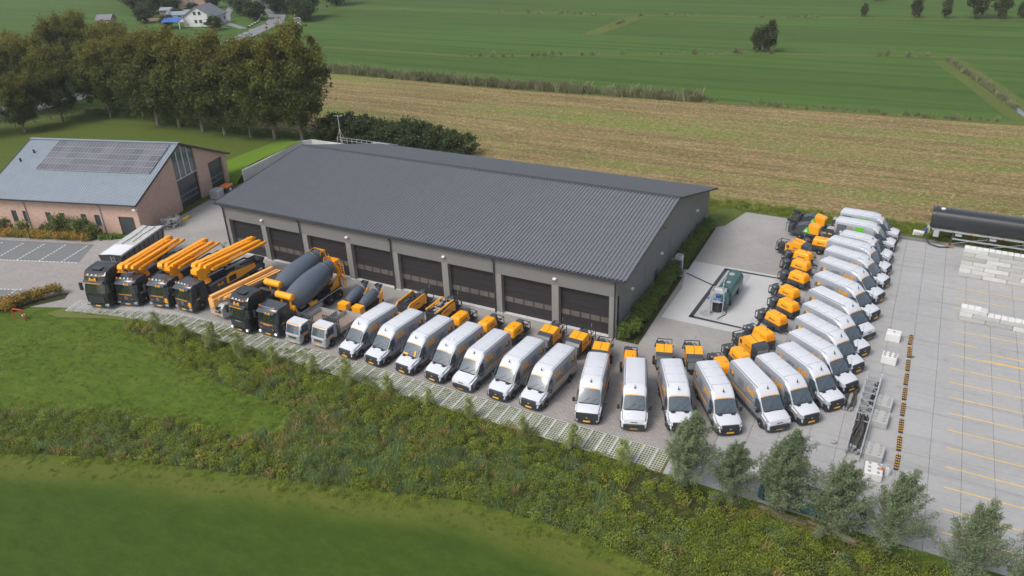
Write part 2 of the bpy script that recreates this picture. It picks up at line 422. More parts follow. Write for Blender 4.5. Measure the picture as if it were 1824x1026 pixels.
# ------------------------------------------------------------------ mesh builder
class MB:
    def __init__(s):
        s.v = []; s.f = []
        s.M = Matrix.Identity(4)
    def at(s, M): s.M = M; return s
    def add(s, vs, fs):
        o = len(s.v)
        for p in vs: s.v.append(tuple(s.M @ Vector(p)))
        for f in fs: s.f.append(tuple(i+o for i in f))
        return s
    def box(s, x0, x1, y0, y1, z0, z1, tx=0, ty=0):
        """box with optional inset of the top face"""
        return s.add([(x0, y0, z0), (x1, y0, z0), (x1, y1, z0), (x0, y1, z0), (x0+tx, y0+ty, z1), (x1-tx, y0+ty, z1), (x1-tx, y1-ty, z1), (x0+tx, y1-ty, z1)],
                     [(3, 2, 1, 0), (4, 5, 6, 7), (0, 1, 5, 4), (1, 2, 6, 5), (2, 3, 7, 6), (3, 0, 4, 7)])
    def cb(s, c, d):
        return s.box(c[0]-d[0]/2, c[0]+d[0]/2, c[1]-d[1]/2, c[1]+d[1]/2, c[2]-d[2]/2, c[2]+d[2]/2)
    def rbox(s, x0, x1, y0, y1, z0, z1, r=0.08, seg=2, sx=0.0, sy=0.0, fx=0.0):
        """bevelled box; sx/sy taper of the top, fx slopes the +x end only"""
        bm = bmesh.new()
        vs = [bm.verts.new(p) for p in [(x0, y0, z0), (x1, y0, z0), (x1, y1, z0), (x0, y1, z0), (x0+sx, y0+sy, z1), (x1-sx-fx, y0+sy, z1), (x1-sx-fx, y1-sy, z1), (x0+sx, y1-sy, z1)]]
        for f in [(3, 2, 1, 0), (4, 5, 6, 7), (0, 1, 5, 4), (1, 2, 6, 5), (2, 3, 7, 6), (3, 0, 4, 7)]: bm.faces.new([vs[i] for i in f])
        bmesh.ops.bevel(bm, geom=bm.edges[:], offset=r, segments=seg, affect='EDGES', profile=0.6, clamp_overlap=True)
        bm.verts.index_update()
        s.add([v.co[:] for v in bm.verts], [[v.index for v in f.verts] for f in bm.faces])
        bm.free()
        return s
    def cyl(s, p0, p1, r0, r1=None, n=10, caps=True):
        r1 = r0 if r1 is None else r1
        p0, p1 = Vector(p0), Vector(p1)
        d = (p1-p0).normalized()
        a = d.orthogonal().normalized(); b = d.cross(a)
        vs = []
        for p, r in ((p0, r0), (p1, r1)):
            for i in range(n):
                t = 2*PI*i/n
                vs.append(p+a*math.cos(t)*r+b*math.sin(t)*r)
        fs = [(i, (i+1) % n, n+(i+1) % n, n+i) for i in range(n)]
        if caps: fs += [tuple(range(n))[::-1], tuple(range(n, 2*n))]
        return s.add(vs, fs)
    def tube(s, pts, r, n=6):
        for a, b in zip(pts[:-1], pts[1:]): s.cyl(a, b, r, r, n)
        return s
    def beam(s, p0, p1, w, h):
        """rectangular bar from p0 to p1, h measured upward"""
        p0, p1 = Vector(p0), Vector(p1)
        d = (p1-p0).normalized()
        up = Vector((0, 0, 1)) if abs(d.z) < 0.95 else Vector((1, 0, 0))
        a = d.cross(up).normalized(); b = a.cross(d)
        vs = [p+a*sa*w/2+b*sb*h/2 for p in (p0, p1) for sa, sb in ((-1, -1), (1, -1), (1, 1), (-1, 1))]
        return s.add(vs, [(0, 1, 2, 3), (7, 6, 5, 4), (0, 4, 5, 1), (1, 5, 6, 2), (2, 6, 7, 3), (3, 7, 4, 0)])
    def beamt(s, p0, p1, w0, h0, w1, h1):
        p0, p1 = Vector(p0), Vector(p1)
        d = (p1-p0).normalized()
        a = d.cross(Vector((0, 0, 1))).normalized(); b = a.cross(d)
        vs = [p+a*sa*w/2+b*sb*h/2 for p, w, h in ((p0, w0, h0), (p1, w1, h1)) for sa, sb in ((-1, -1), (1, -1), (1, 1), (-1, 1))]
        return s.add(vs, [(0, 1, 2, 3), (7, 6, 5, 4), (0, 4, 5, 1), (1, 5, 6, 2), (2, 6, 7, 3), (3, 7, 4, 0)])
    def prism(s, poly, a0, a1, axis='y'):
        """extrude polygon of (u, w) pairs along an axis: y -> (u, a, w); x -> (a, u, w); z -> (u, w, a)"""
        def P(u, w_, a): return {'y': (u, a, w_), 'x': (a, u, w_), 'z': (u, w_, a)}[axis]
        n = len(poly)
        vs = [P(u, w_, a0) for u, w_ in poly]+[P(u, w_, a1) for u, w_ in poly]
        return s.add(vs, [tuple(range(n))[::-1], tuple(range(n, 2*n))]+[(i, (i+1) % n, n+(i+1) % n, n+i) for i in range(n)])
    def lathe(s, prof, p0, d, n=16):
        """prof: (distance along axis, radius)"""
        p0, d = Vector(p0), Vector(d).normalized()
        a = d.orthogonal().normalized(); b = d.cross(a)
        vs = []; fs = []
        for t, r in prof:
            for i in range(n):
                q = 2*PI*i/n
                vs.append(p0+d*t+a*math.cos(q)*r+b*math.sin(q)*r)
        for j in range(len(prof)-1):
            for i in range(n):
                fs.append((j*n+i, j*n+(i+1) % n, (j+1)*n+(i+1) % n, (j+1)*n+i))
        fs += [tuple(range(n))[::-1], tuple(range((len(prof)-1)*n, len(prof)*n))]
        return s.add(vs, fs)
    def grid(s, rows, close=False):
        o = len(rows[0]); vs = [p for r in rows for p in r]
        fs = []
        for j in range(len(rows)-1):
            for i in range(o-1+(1 if close else 0)):
                fs.append((j*o+i, j*o+(i+1) % o, (j+1)*o+(i+1) % o, (j+1)*o+i))
        return s.add(vs, fs)
    def mesh(s, name, mat, smooth=None):
        me = bpy.data.meshes.new(name)
        me.from_pydata(s.v, [], s.f)
        if mat is not None: me.materials.append(mat if not isinstance(mat, str) else MT[mat])
        if smooth is not None:
            me.shade_smooth()
            try: me.set_sharp_from_angle(angle=R(smooth))
            except Exception: pass
        me.update()
        return me
    def part(s, name, mat, parent=None, smooth=None, loc=None, label=None, kind=None):
        me = s.mesh(name, mat, smooth)
        return link(name, me, parent, loc, label, kind)
def link(name, me, parent=None, loc=None, label=None, kind=None):
    o = bpy.data.objects.new(name, me)
    COL.objects.link(o)
    if parent is not None: o.parent = parent
    if loc is not None: o.location = loc
    if label: o['label'] = label
    if kind: o['kind'] = kind
    return o
def thing(name, label, cat, loc=(0, 0, 0), rz=0.0, group=None):
    o = bpy.data.objects.new(name, None)
    COL.objects.link(o)
    o.empty_display_size = 0.3
    o.location = loc
    o.rotation_euler = (0, 0, rz)
    return tag(o, label, cat, group)
def tag(o, label, cat, group=None):
    o['label'] = label; o['category'] = cat
    if group: o['group'] = group
    return o
def dup(root, loc, rz, label, group=None, scale=None):
    def cp(o, par):
        c = o.copy()
        COL.objects.link(c)
        if par is not None: c.parent = par
        for ch in o.children: cp(ch, c)
        return c
    r = cp(root, None)
    r.location = loc
    r.rotation_euler = (0, 0, rz)
    if scale is not None: r.scale = (scale,)*3 if isinstance(scale, (int, float)) else scale
    r['label'] = label
    if group: r['group'] = group
    elif 'group' in r.keys(): del r['group']
    return r
def struct(o): o['kind'] = 'structure'; return o
def sheet(name, poly, z, mat, kind='structure', thick=0.0):
    mb = MB()
    if thick: mb.prism(poly, z-thick, z, 'z')
    else: mb.add([(x, y, z) for x, y in poly], [tuple(range(len(poly)))])
    o = mb.part(name, mat)
    o['kind'] = kind
    return o
_tc = {}
def text_mesh(txt, size, bold=0.0, depth=0.01):
    k = (txt, size, bold)
    if k not in _tc:
        cu = bpy.data.curves.new('lettering', 'FONT')
        cu.body = txt; cu.size = size; cu.align_x = 'CENTER'; cu.align_y = 'CENTER'
        cu.offset = bold; cu.space_character = 1.14; cu.extrude = depth/2; cu.resolution_u = 2
        o = bpy.data.objects.new('lettering', cu)
        COL.objects.link(o)
        bpy.context.view_layer.update()
        me = bpy.data.meshes.new_from_object(o.evaluated_get(bpy.context.evaluated_depsgraph_get()))
        bpy.data.objects.remove(o)
        _tc[k] = me
    return _tc[k].copy()
def text(txt, size, mat, parent, loc, rot, bold=0.0, name='lettering'):
    me = text_mesh(txt, size, bold)
    me.materials.clear(); me.materials.append(MT[mat])
    o = link(name, me, parent, loc)
    o.rotation_euler = rot
    return o
# ------------------------------------------------------------------ vehicle parts shared
def section(x, zt, hw, hwt, zb=1.2, z0=0.36):
    zb = min(zb, zt-0.2)
    h = [(hw*0.96, z0), (hw, z0+0.18), (hw, zb), (hw-(hw-hwt)*0.62, zt-0.17), (hwt, zt-0.055), (hwt-0.13, zt), (0, zt+0.025)]
    return [(x, y, z) for y, z in h]+[(x, -y, z) for y, z in h[-2::-1]]
def wheel(parent, x, y, r=0.36, wd=0.24, side=1, rim='rim', dual=False):
    """side +1: outer face towards +y"""
    a = y-side*wd if not dual else y-side*wd*2.1
    w = MB().lathe([(0, r*0.80), (0.02, r*0.97), (0.05, r), (abs(y-a)-0.05, r), (abs(y-a)-0.02, r*0.97), (abs(y-a), r*0.78)], (x, a, r), (0, side, 0), 18).part('wheel', 'tyre', parent, 40)
    MB().lathe([(0, r*0.62), (0.008, r*0.60), (-0.03, r*0.45), (-0.03, r*0.22), (0.03, r*0.20), (0.035, 0.02)], (x, y-side*0.012, r), (0, side, 0), 14).part('rim', rim, w, 30)
    return w
def mirror(parent, x, y, z, mat='black_plastic', h=0.34, w_=0.22):
    s = 1 if y > 0 else -1
    MB().rbox(x-0.10, x+0.06, y-w_/2+s*0.12, y+w_/2+s*0.12, z-h/2, z+h/2, 0.05).beam((x, y-s*0.12, z-0.12), (x, y+s*0.06, z-0.08), 0.05, 0.05).part('side_mirror', mat, parent, 50)
def side_panel(parent, pts, y_of_z, s, mat, name, off=0.012, th=0.014):
    """flat patch on the van flank following its slope: pts (x, z)"""
    mb = MB()
    n = len(pts)
    vs = [(x, s*(y_of_z(z)+off), z) for x, z in pts]+[(x, s*(y_of_z(z)+off-th), z) for x, z in pts]
    mb.add(vs, [tuple(range(n)), tuple(range(n, 2*n))[::-1]]+[(i, (i+1) % n, n+(i+1) % n, n+i) for i in range(n)])
    return mb.part(name, mat, parent)

VAN_LEN = 6.3
def van_flank(z):          # half width of the flank at height z, high-roof part
    if z < 1.2: return 0.995
    return 0.995-(z-1.2)/(2.49-1.2)*0.087
def make_van(kind='sloped', low_text=False, ribs=False, wrap=False, lit=False, grey=False, rooflow=False, L=VAN_LEN, deco=None):
    t = thing('panel_van', 'silver white panel van', 'van')
    zr = 2.62 if not rooflow else 2.42
    if kind == 'sloped':       # pointed bonnet, two vents
        st = [(-0.06, 0.86, 0.74, 0.66), (-0.16, 1.00, 0.90, 0.78), (-0.60, 1.15, 0.97, 0.84), (-1.16, 1.27, 0.99, 0.83), (-1.52, 1.70, 0.99, 0.79), (-1.84, 2.06, 0.99, 0.755), (-2.02, 2.28, 0.99, 0.76), (-2.42, 2.53, 0.99, 0.79), (-2.95, zr+0.02, 0.995, 0.82)]
    elif kind == 'round':      # short rounded bonnet, bumper in body colour
        st = [(-0.05, 0.90, 0.76, 0.66), (-0.14, 1.08, 0.92, 0.78), (-0.46, 1.20, 0.98, 0.84), (-1.02, 1.33, 0.99, 0.83), (-1.40, 1.74, 0.99, 0.79), (-1.74, 2.08, 0.99, 0.76), (-1.92, zr-0.32, 0.99, 0.77), (-2.3, zr-0.08, 0.99, 0.80), (-2.8, zr+0.02, 0.995, 0.82)]
    else:                      # broad grille
        st = [(-0.05, 1.00, 0.80, 0.70), (-0.15, 1.10, 0.92, 0.80), (-0.54, 1.20, 0.97, 0.84), (-1.02, 1.30, 0.99, 0.83), (-1.40, 1.72, 0.99, 0.79), (-1.76, 2.10, 0.99, 0.76), (-1.94, 2.30, 0.99, 0.77), (-2.35, 2.55, 0.99, 0.80), (-2.9, zr+0.02, 0.995, 0.82)]
    st += [(-L+0.25, zr+0.02, 0.995, 0.82), (-L+0.06, zr-0.02, 0.985, 0.81), (-L, zr-0.10, 0.96, 0.79)]
    rows = [section(*q) for q in st]
    mb = MB().grid(rows)
    n = len(rows[0])
    mb.add(rows[0], [tuple(range(n))]); mb.add(rows[-1], [tuple(range(n))[::-1]])
    bm = bmesh.new(); me = mb.mesh('body', 'van_shade_grey' if grey else 'van_white')
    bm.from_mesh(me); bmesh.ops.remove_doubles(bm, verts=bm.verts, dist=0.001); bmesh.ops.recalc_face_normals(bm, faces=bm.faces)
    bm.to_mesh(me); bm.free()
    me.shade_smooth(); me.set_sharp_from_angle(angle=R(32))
    # flanks darker by face direction: side shade painted into the white body
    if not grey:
        me.materials.append(MT['van_shade_grey'])
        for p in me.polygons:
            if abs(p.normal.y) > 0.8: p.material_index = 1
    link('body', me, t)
    # windscreen follows the body's slope, set just proud
    ws0, ws1, ws2 = st[3], st[4], st[5]
    def wr(q, dz, inset, nx): return [(q[0]+nx, y, z) for y, z in [(q[3]-inset, q[1]-0.02+dz), (q[3]*0.55, q[1]+dz+0.02), (0, q[1]+dz+0.03), (-q[3]*0.55, q[1]+dz+0.02), (-(q[3]-inset), q[1]-0.02+dz)]]
    g = MB().grid([wr(ws0, 0.02, 0.02, 0.02), wr(ws1, 0.02, 0.0, 0.035), wr(ws2, 0.02, 0.02, 0.02)])
    g.grid([wr(ws0, 0.0, 0.02, 0.0), wr(ws1, 0.0, 0.0, 0.005), wr(ws2, 0.0, 0.02, 0.0)])
    g.part('windscreen', 'glass', t, 60)
    # dark scuttle under the screen, wipers
    c = MB(); q = st[3]
    c.beam((q[0]+0.03, -0.72, q[1]+0.005), (q[0]+0.03, 0.72, q[1]+0.005), 0.12, 0.06)
    c.beam((q[0]+0.02, -0.5, q[1]+0.05), (q[0]-0.22, 0.05, q[1]+0.36), 0.02, 0.02)
    c.beam((q[0]+0.02, 0.12, q[1]+0.05), (q[0]-0.22, 0.6, q[1]+0.33), 0.02, 0.02)
    c.part('wiper', 'black_plastic', t)
    # orange strip above the screen
    q = st[5]; q2 = st[6]
    MB().grid([[(q[0]-0.02+0.02, y, q[1]+0.045+zz) for y, zz in ((0.70, -0.015), (0.35, 0.012), (0, 0.02), (-0.35, 0.012), (-0.70, -0.015))], [(q[0]-0.055+0.02, y, q[1]+0.083+zz) for y, zz in ((0.70, -0.015), (0.35, 0.012), (0, 0.02), (-0.35, 0.012), (-0.70, -0.015))]]).part('strip', 'yellow', t)
    # lower front
    b = MB()
    b.grid([[(-0.42, -1.0, z), (-0.16, -0.93, z), (-0.02, -0.62, z), (0.015, 0, z), (-0.02, 0.62, z), (-0.16, 0.93, z), (-0.42, 1.0, z)] for z in (0.24, 0.34, 0.66, 0.74)])
    b.grid([[(-0.42, -1.0, z), (-0.16, -0.93, z), (-0.02, -0.62, z), (0.015, 0, z), (-0.02, 0.62, z), (-0.16, 0.93, z), (-0.42, 1.0, z)] if k else [(-0.42, -0.9, z), (-0.4, -0.8, z), (-0.4, -0.6, z), (-0.4, 0, z), (-0.4, 0.6, z), (-0.4, 0.8, z), (-0.42, 0.9, z)] for k, z in ((1, 0.74), (0, 0.75))])
    b.part('bumper', 'black_plastic' if kind != 'round' else 'dark_grey', t, 50)
    gr = MB()
    if kind == 'sloped':
        gr.prism([(-0.02, 0.62), (0.03, 0.62), (0.0, 0.90), (-0.05, 0.985), (-0.14, 0.985)], -0.62, 0.62, 'y')
    elif kind == 'round':
        gr.prism([(-0.02, 0.40), (0.04, 0.40), (0.035, 0.66), (-0.10, 0.72)], -0.78, 0.78, 'y')
    else:
        gr.prism([(-0.02, 0.55), (0.035, 0.55), (-0.01, 1.04), (-0.10, 1.08)], -0.84, 0.84, 'y')
    g_ = gr.part('grille', 'black_plastic', t)
    if kind != 'round':
        bars = MB()
        for z in (0.66, 0.74, 0.82): bars.beam((0.022-(z-0.6)*0.2, -0.48, z), (0.022-(z-0.6)*0.2, 0.48, z), 0.02, 0.018)
        bars.lathe([(0, 0.10), (0.02, 0.10), (0.025, 0.085)], (-0.01, 0, 0.755), (1, 0, 0.15), 14)
        bars.part('badge', 'steel', t)
    else:
        bars = MB()
        for i in range(5): bars.box(-0.055, -0.03, -0.24+i*0.1, -0.18+i*0.1, 0.86, 0.94)
        bars.part('badge', 'black_plastic', t)
    for s in (1, -1):
        hl = MB()
        if kind == 'round':
            hl.add([(-0.05, s*0.60, 0.80), (-0.12, s*0.90, 0.80), (-0.36, s*0.985, 1.06), (-0.20, s*0.80, 1.05), (-0.20, s*0.60, 0.80), (-0.42, s*0.88, 0.88)], [(0, 1, 2, 3), (1, 5, 2), (0, 3, 4)])
        else:
            hl.add([(0.0, s*0.66, 0.78), (-0.13, s*0.92, 0.76), (-0.42, s*1.0, 1.02), (-0.26, s*0.87, 1.06), (-0.09, s*0.68, 0.95)], [(0, 1, 2, 3, 4)])
            hl.add([(-0.13, s*0.92, 0.76), (-0.42, s*1.003, 0.80), (-0.50, s*1.003, 1.02), (-0.42, s*1.0, 1.02)], [(0, 1, 2, 3)])
        h_ = hl.part('headlight', 'lamp', t)
        if lit: MB().lathe([(0, 0.075), (0.02, 0.06)], (-0.12, s*0.77, 0.82), (1, s*0.2, 0.15), 10).part('bulb', 'lamp_on', h_)
        mirror(t, -1.42 if kind == 'sloped' else -1.28, s*1.06, 1.34)
    # plate
    MB().box(0.018, 0.035, -0.27, 0.27, 0.34, 0.46).part('number_plate', 'plate', t)
    if kind == 'sloped':
        for s in (1, -1):
            MB().add([(-0.92, s*0.34, 1.262), (-1.08, s*0.30, 1.30), (-1.08, s*0.66, 1.285), (-0.92, s*0.62, 1.25)], [(0, 1, 2, 3)]).add([(-0.92, s*0.34, 1.242), (-1.08, s*0.30, 1.28), (-1.08, s*0.66, 1.265), (-0.92, s*0.62, 1.23)], [(0, 1, 2, 3)]).part('bonnet_vent', 'black_plastic', t)
    # flanks
    a = st[3][0]
    y0 = van_flank
    for s in (1, -1):
        side_panel(t, [(a-0.02, 1.33), (a-0.95, 1.28), (a-0.98, 1.95), (a-0.72, 2.02), (a-0.48, 1.98)], lambda z: y0(z)-0.035, s, 'glass', 'side_window', 0.05)
        side_panel(t, [(a-0.15, 0.62), (a-L+2.0, 0.62), (a-L+2.0, 0.52), (a-0.15, 0.52)], y0, s, 'black_plastic', 'rub_strip', 0.02, 0.03)
        side_panel(t, [(a-0.10, 0.40), (a-L+1.3, 0.40), (a-L+1.3, 0.30), (a-0.10, 0.30)], lambda z: 0.96, s, 'black_plastic', 'sill', 0.02, 0.06)
        # door seams
        se = MB()
        for x in (a-0.05, a-1.05, a-2.35):
            se = MB()
            se.box(x-0.012, x+0.012, s*0.97 if s > 0 else -1.0, s*1.0 if s > 0 else -0.97, 0.45, 1.2)
            se.add([(x-0.012, s*1.0, 1.2), (x+0.012, s*1.0, 1.2), (x+0.012, s*0.925, 2.38), (x-0.012, s*0.925, 2.38)], [(0, 1, 2, 3)])
            se.part('door_seam', 'dark_grey', t)
        MB().beam((a-1.1, s*0.998, 1.5-0.12), (-L+0.3, s*0.998, 1.5-0.12), 0.02, 0.03).part('moulding', 'dark_grey', t)
        MB().beam((a-0.9, s*1.0, 1.12), (a-0.72, s*1.0, 1.12), 0.04, 0.04).part('door_handle', 'black_plastic', t)
        rot = (R(86), 0, R(180)) if s > 0 else (R(86), 0, 0)
        xx = a-1.85
        if not wrap:
            tx = text('RvR', 0.56, 'yellow', t, (xx, s*(y0(1.95)+0.012), 1.95), (R(86), 0, PI) if s > 0 else (R(86), 0, 0), bold=0.022)
            pr = MB()
            random.seed(3)
            for k in range(5):
                z = 2.12-k*0.13
                x0_ = xx-0.95
                xl = 0.7+random.random()*0.3
                yy = s*(y0(z)+0.008)
                pr.add([(x0_, yy, z), (x0_-xl, yy, z), (x0_-xl, s*(y0(z-0.05)+0.008), z-0.05), (x0_, s*(y0(z-0.05)+0.008), z-0.05)], [(0, 1, 2, 3)])
            pr.add([(xx+0.5, s*(y0(1.62)+0.008), 1.62), (xx-0.45, s*(y0(1.62)+0.008), 1.62), (xx-0.45, s*(y0(1.55)+0.008), 1.55), (xx+0.5, s*(y0(1.55)+0.008), 1.55)], [(0, 1, 2, 3)])
            pr.part('small_print', 'grey_print', t)
            mp = MB()
            cx = -L+0.62
            mp.add([(cx-0.30, s*(y0(1.62)+0.008), 1.62), (cx+0.34, s*(y0(1.62)+0.008), 1.60), (cx+0.38, s*(y0(1.9)+0.008), 1.90), (cx+0.1, s*(y0(2.1)+0.008), 2.12), (cx-0.26, s*(y0(2.0)+0.008), 2.0)], [(0, 1, 2, 3, 4)])
            mp.part('machine_print', 'grey_print', t)
            mp = MB(); mp.add([(cx-0.02, s*(y0(1.8)+0.013), 1.80), (cx+0.30, s*(y0(1.8)+0.013), 1.84), (cx+0.26, s*(y0(2.1)+0.013), 2.14), (cx+0.0, s*(y0(2.1)+0.013), 2.16)], [(0, 1, 2, 3)])
            mp.part('machine_print', 'yellow', t)
            if low_text:
                lt = MB(); random.seed(5)
                x_ = a-1.5
                while x_ > -L+0.55:
                    wd = random.choice([0.07, 0.09, 0.12]); hh = random.choice([0.09, 0.11, 0.13])
                    lt.box(x_-wd, x_, s*1.0 if s > 0 else -1.012, 1.012 if s > 0 else -1.0, 1.02, 1.02+hh)
                    x_ -= wd+0.025
                lt.part('lettering', 'yellow', t)
        else:
            for x0_, x1_, z0_, z1_, m in ((-L+0.25, -L+1.25, 1.0, 2.3, 'grey_print'), (-L+1.3, -L+1.85, 1.3, 2.25, 'tan_print'), (-L+2.1, -L+3.05, 1.0, 2.3, 'green_print')):
                side_panel(t, [(x0_, z0_), (x1_, z0_), (x1_, z1_), (x0_, z1_)], y0, s, m, 'picture_print', 0.01, 0.005)
            side_panel(t, [(-L+0.75+math.cos(q*PI/5)*0.16, 1.45+math.sin(q*PI/5)*0.16) for q in range(10)], y0, s, 'white_print', 'picture_print', 0.016, 0.005)
            side_panel(t, [(-L+1.75, 1.2), (-L+2.25, 1.15), (-L+2.2, 1.7), (-L+2.0, 1.85), (-L+1.8, 1.6)], y0, s, 'black_plastic', 'picture_print', 0.018, 0.005)
        # wheels
        for x in (a+0.12 if kind == 'sloped' else a+0.02, -L+1.35):
            ar = MB()
            pts = [(x+math.cos(q*PI/9)*0.43, 0.36+math.sin(q*PI/9)*0.43) for q in range(-1, 11)]
            n_ = len(pts)
            vs = [(p[0], s*1.004, p[1]) for p in pts]+[(p[0], s*0.90, p[1]) for p in pts]
            ar.add(vs, [tuple(range(n_))]+[(i, (i+1) % n_, n_+(i+1) % n_, n_+i) for i in range(n_)])
            ar.part('wheel_arch', 'black_plastic', t)
            wheel(t, x, s*1.02, 0.345, 0.22, s)
    # roof: panel seams, aerial
    rf = MB()
    if ribs:
        for k in range(9):
            y = -0.56+k*0.14
            rf.box(-L+0.3, -2.6, y-0.018, y+0.018, zr+0.024, zr+0.046)
        rf.part('roof_rib', 'van_white' if not grey else 'van_shade_grey', t)
        for s in (1, -1): MB().box(-L+0.2, -2.3, s*0.76-0.02, s*0.76+0.02, zr+0.0, zr+0.035).part('roof_rail', 'grey_print', t)
    else:
        for x in (-2.9, -4.0, -5.1): rf.box(x-0.01, x+0.01, -0.66, 0.66, zr+0.015, zr+0.04)
        for s in (1, -1): rf.box(-L+0.2, -2.3, s*0.73-0.012, s*0.73+0.012, zr+0.012, zr+0.034)
        rf.part('roof_seam', 'van_shade_grey', t)
    MB().cyl((-2.12, 0, zr-0.07), (-2.20, 0, zr+0.14), 0.035, 0.012, 8).cyl((-2.12, 0, zr-0.10), (-2.12, 0, zr-0.02), 0.07, 0.05, 8).part('aerial', 'black_plastic', t)
    # tail
    tl = MB()
    for s in (1, -1): tl.box(-L-0.015, -L+0.12, s*0.90-0.06, s*0.90+0.06, 0.9, 1.35)
    tl.part('tail_light', 'red', t)
    MB().box(-L-0.08, -L+0.15, -0.93, 0.93, 0.36, 0.52).part('rear_bumper', 'black_plastic', t)
    MB().box(-L-0.012, -L+0.01, -0.012, 0.012, 0.55, 2.4).part('door_seam', 'dark_grey', t)
    # underbody
    MB().box(-L+0.3, -0.5, -0.8, 0.8, 0.2, 0.40).part('underbody', 'chassis', t)
    if deco == 'beacon': MB().cyl((-3.0, 0.1, zr+0.03), (-3.0, 0.1, zr+0.14), 0.09, 0.07, 10).part('roof_vent', 'white_lamp', t)
    if deco == 'vest':
        MB().add([(-1.15, 0.62, 1.40), (-1.15, 0.45, 1.38), (-1.38, 0.40, 1.68), (-1.43, 0.55, 1.74)], [(0, 1, 2, 3)]).part('vest', 'yellow', t)
        MB().add([(-1.10, -0.66, 1.37), (-1.10, -0.15, 1.37), (-1.19, -0.12, 1.48), (-1.19, -0.62, 1.48)], [(0, 1, 2, 3)]).part('vest', 'yellow', t)
    return t
# ------------------------------------------------------------------ trucks
def cab(t, tall=False, mat='cab_grey', brand='star', lit=False, frontlamps=5, L=2.1, w=2.4, orange_corner=False, name_size=0.30):
    """front at x = 0, facing +x"""
    hw = w/2
    zt = 3.72 if tall else 2.88
    if tall:
        prof = [(-0.12, 0.55), (0.0, 0.70), (0.02, 1.45), (-0.04, 1.70), (-0.30, 2.72), (-0.26, 2.80), (-0.42, 3.35), (-0.75, 3.62), (-1.5, 3.78), (-L, 3.80), (-L, 1.05), (-L+0.3, 1.0), (-1.75, 1.0), (-1.62, 1.15), (-0.80, 1.15), (-0.68, 0.95), (-0.62, 0.55)]
    else:
        prof = [(-0.12, 0.55), (0.0, 0.70), (0.02, 1.35), (-0.02, 1.55), (-0.24, 2.50), (-0.22, 2.58), (-0.34, 2.78), (-0.50, 2.88), (-L+0.15, 2.90), (-L, 2.80), (-L, 1.05), (-1.75, 1.0), (-1.62, 1.15), (-0.80, 1.15), (-0.68, 0.95), (-0.62, 0.55)]
    bm = bmesh.new()
    n = len(prof)
    def row(y, k): return [bm.verts.new((x+(k if x > -0.6 else 0), y, z)) for x, z in prof]
    rows = [row(-hw, -0.14), row(-hw+0.14, -0.02), row(0, 0.03), row(hw-0.14, -0.02), row(hw, -0.14)]
    for r in rows:
        pass
    for a, b in zip(rows[:-1], rows[1:]):
        for i in range(n): bm.faces.new((a[i], a[(i+1) % n], b[(i+1) % n], b[i]))
    bm.faces.new(rows[0][::-1]); bm.faces.new(rows[-1])
    # narrow the upper body a little
    for v in bm.verts:
        if v.co.z > 2.0: v.co.y *= 1-0.045*(v.co.z-2.0)
    bmesh.ops.recalc_face_normals(bm, faces=bm.faces)
    me = bpy.data.meshes.new('cab'); bm.to_mesh(me); bm.free()
    me.materials.append(MT[mat]); me.shade_smooth(); me.set_sharp_from_angle(angle=R(28))
    c = link('cab', me, t)
    zw0, zw1 = (1.72, 2.62) if tall else (1.58, 2.42)
    x0_, x1_ = (-0.045, -0.275) if tall else (-0.03, -0.225)
    for dx in (0.05,):
        ws = MB()
        def r(x, z, yy): return [(x-0.14+dx, yy, z), (x-0.02+dx, yy-0.14, z), (x+0.03+dx, 0, z), (x-0.02+dx, -yy+0.14, z), (x-0.14+dx, -yy, z)]
        ws.grid([r(x0_, zw0, hw-0.07), r(x1_, zw1, hw-0.11)])
        ws.grid([r(x0_-0.03, zw0, hw-0.07), r(x1_-0.03, zw1, hw-0.11)])
        ws.part('windscreen', 'glass_truck', t, 60)
    MB().beam((0.03, -0.9, zw0+0.0), (0.03, 0.9, zw0+0.0), 0.08, 0.05).beam((0.03, -0.6, zw0+0.02), (-0.08, 0.1, zw0+0.42), 0.03, 0.03).beam((0.03, 0.1, zw0+0.02), (-0.08, 0.75, zw0+0.38), 0.03, 0.03).part('wiper', 'black_plastic', t)
    # sun visor over the screen
    v = MB()
    zv = zw1+0.10
    v.add([(x1_+0.04, -hw+0.16, zv-0.10), (x1_+0.04, hw-0.16, zv-0.10), (x1_+0.26, hw-0.2, zv+0.02), (x1_+0.26, -hw+0.2, zv+0.02),
           (x1_+0.0, -hw+0.16, zv+0.22), (x1_+0.0, hw-0.16, zv+0.22), (x1_+0.22, hw-0.2, zv+0.08), (x1_+0.22, -hw+0.2, zv+0.08)], [(0, 1, 2, 3), (7, 6, 5, 4), (3, 2, 6, 7), (0, 3, 7, 4), (2, 1, 5, 6)])
    v.part('sun_visor', mat, t)
    if tall:
        text('RvR', 0.42, 'yellow', t, (-0.15, 0.0, 3.04), (R(72), 0, R(90)), bold=0.010)
        MB().add([(0.022, -0.78, zv+0.03), (0.022, 0.78, zv+0.03), (0.03, 0.78, zv-0.03), (0.03, -0.78, zv-0.03)], [(0, 1, 2, 3)]).part('strip', 'yellow', t)
        mk = MB()
        for k in range(8): mk.box(0.035, 0.045, -0.72+k*0.18, -0.60+k*0.18, zv-0.02, zv+0.06)
        mk.part('strip', 'yellow', t)
    else:
        text('RvR', 0.34, 'yellow', t, (0.09, 0.42, zv+0.10), (R(75), 0, R(90)), bold=0.006)
    # row of lamps on the roof edge
    zl = zt+0.10 if not tall else 3.42
    xl = -0.42 if not tall else -0.28
    MB().beam((xl-0.03, -hw+0.25, zl-0.06), (xl-0.03, hw-0.25, zl-0.06), 0.05, 0.05).part('lamp_bar', 'steel', t)
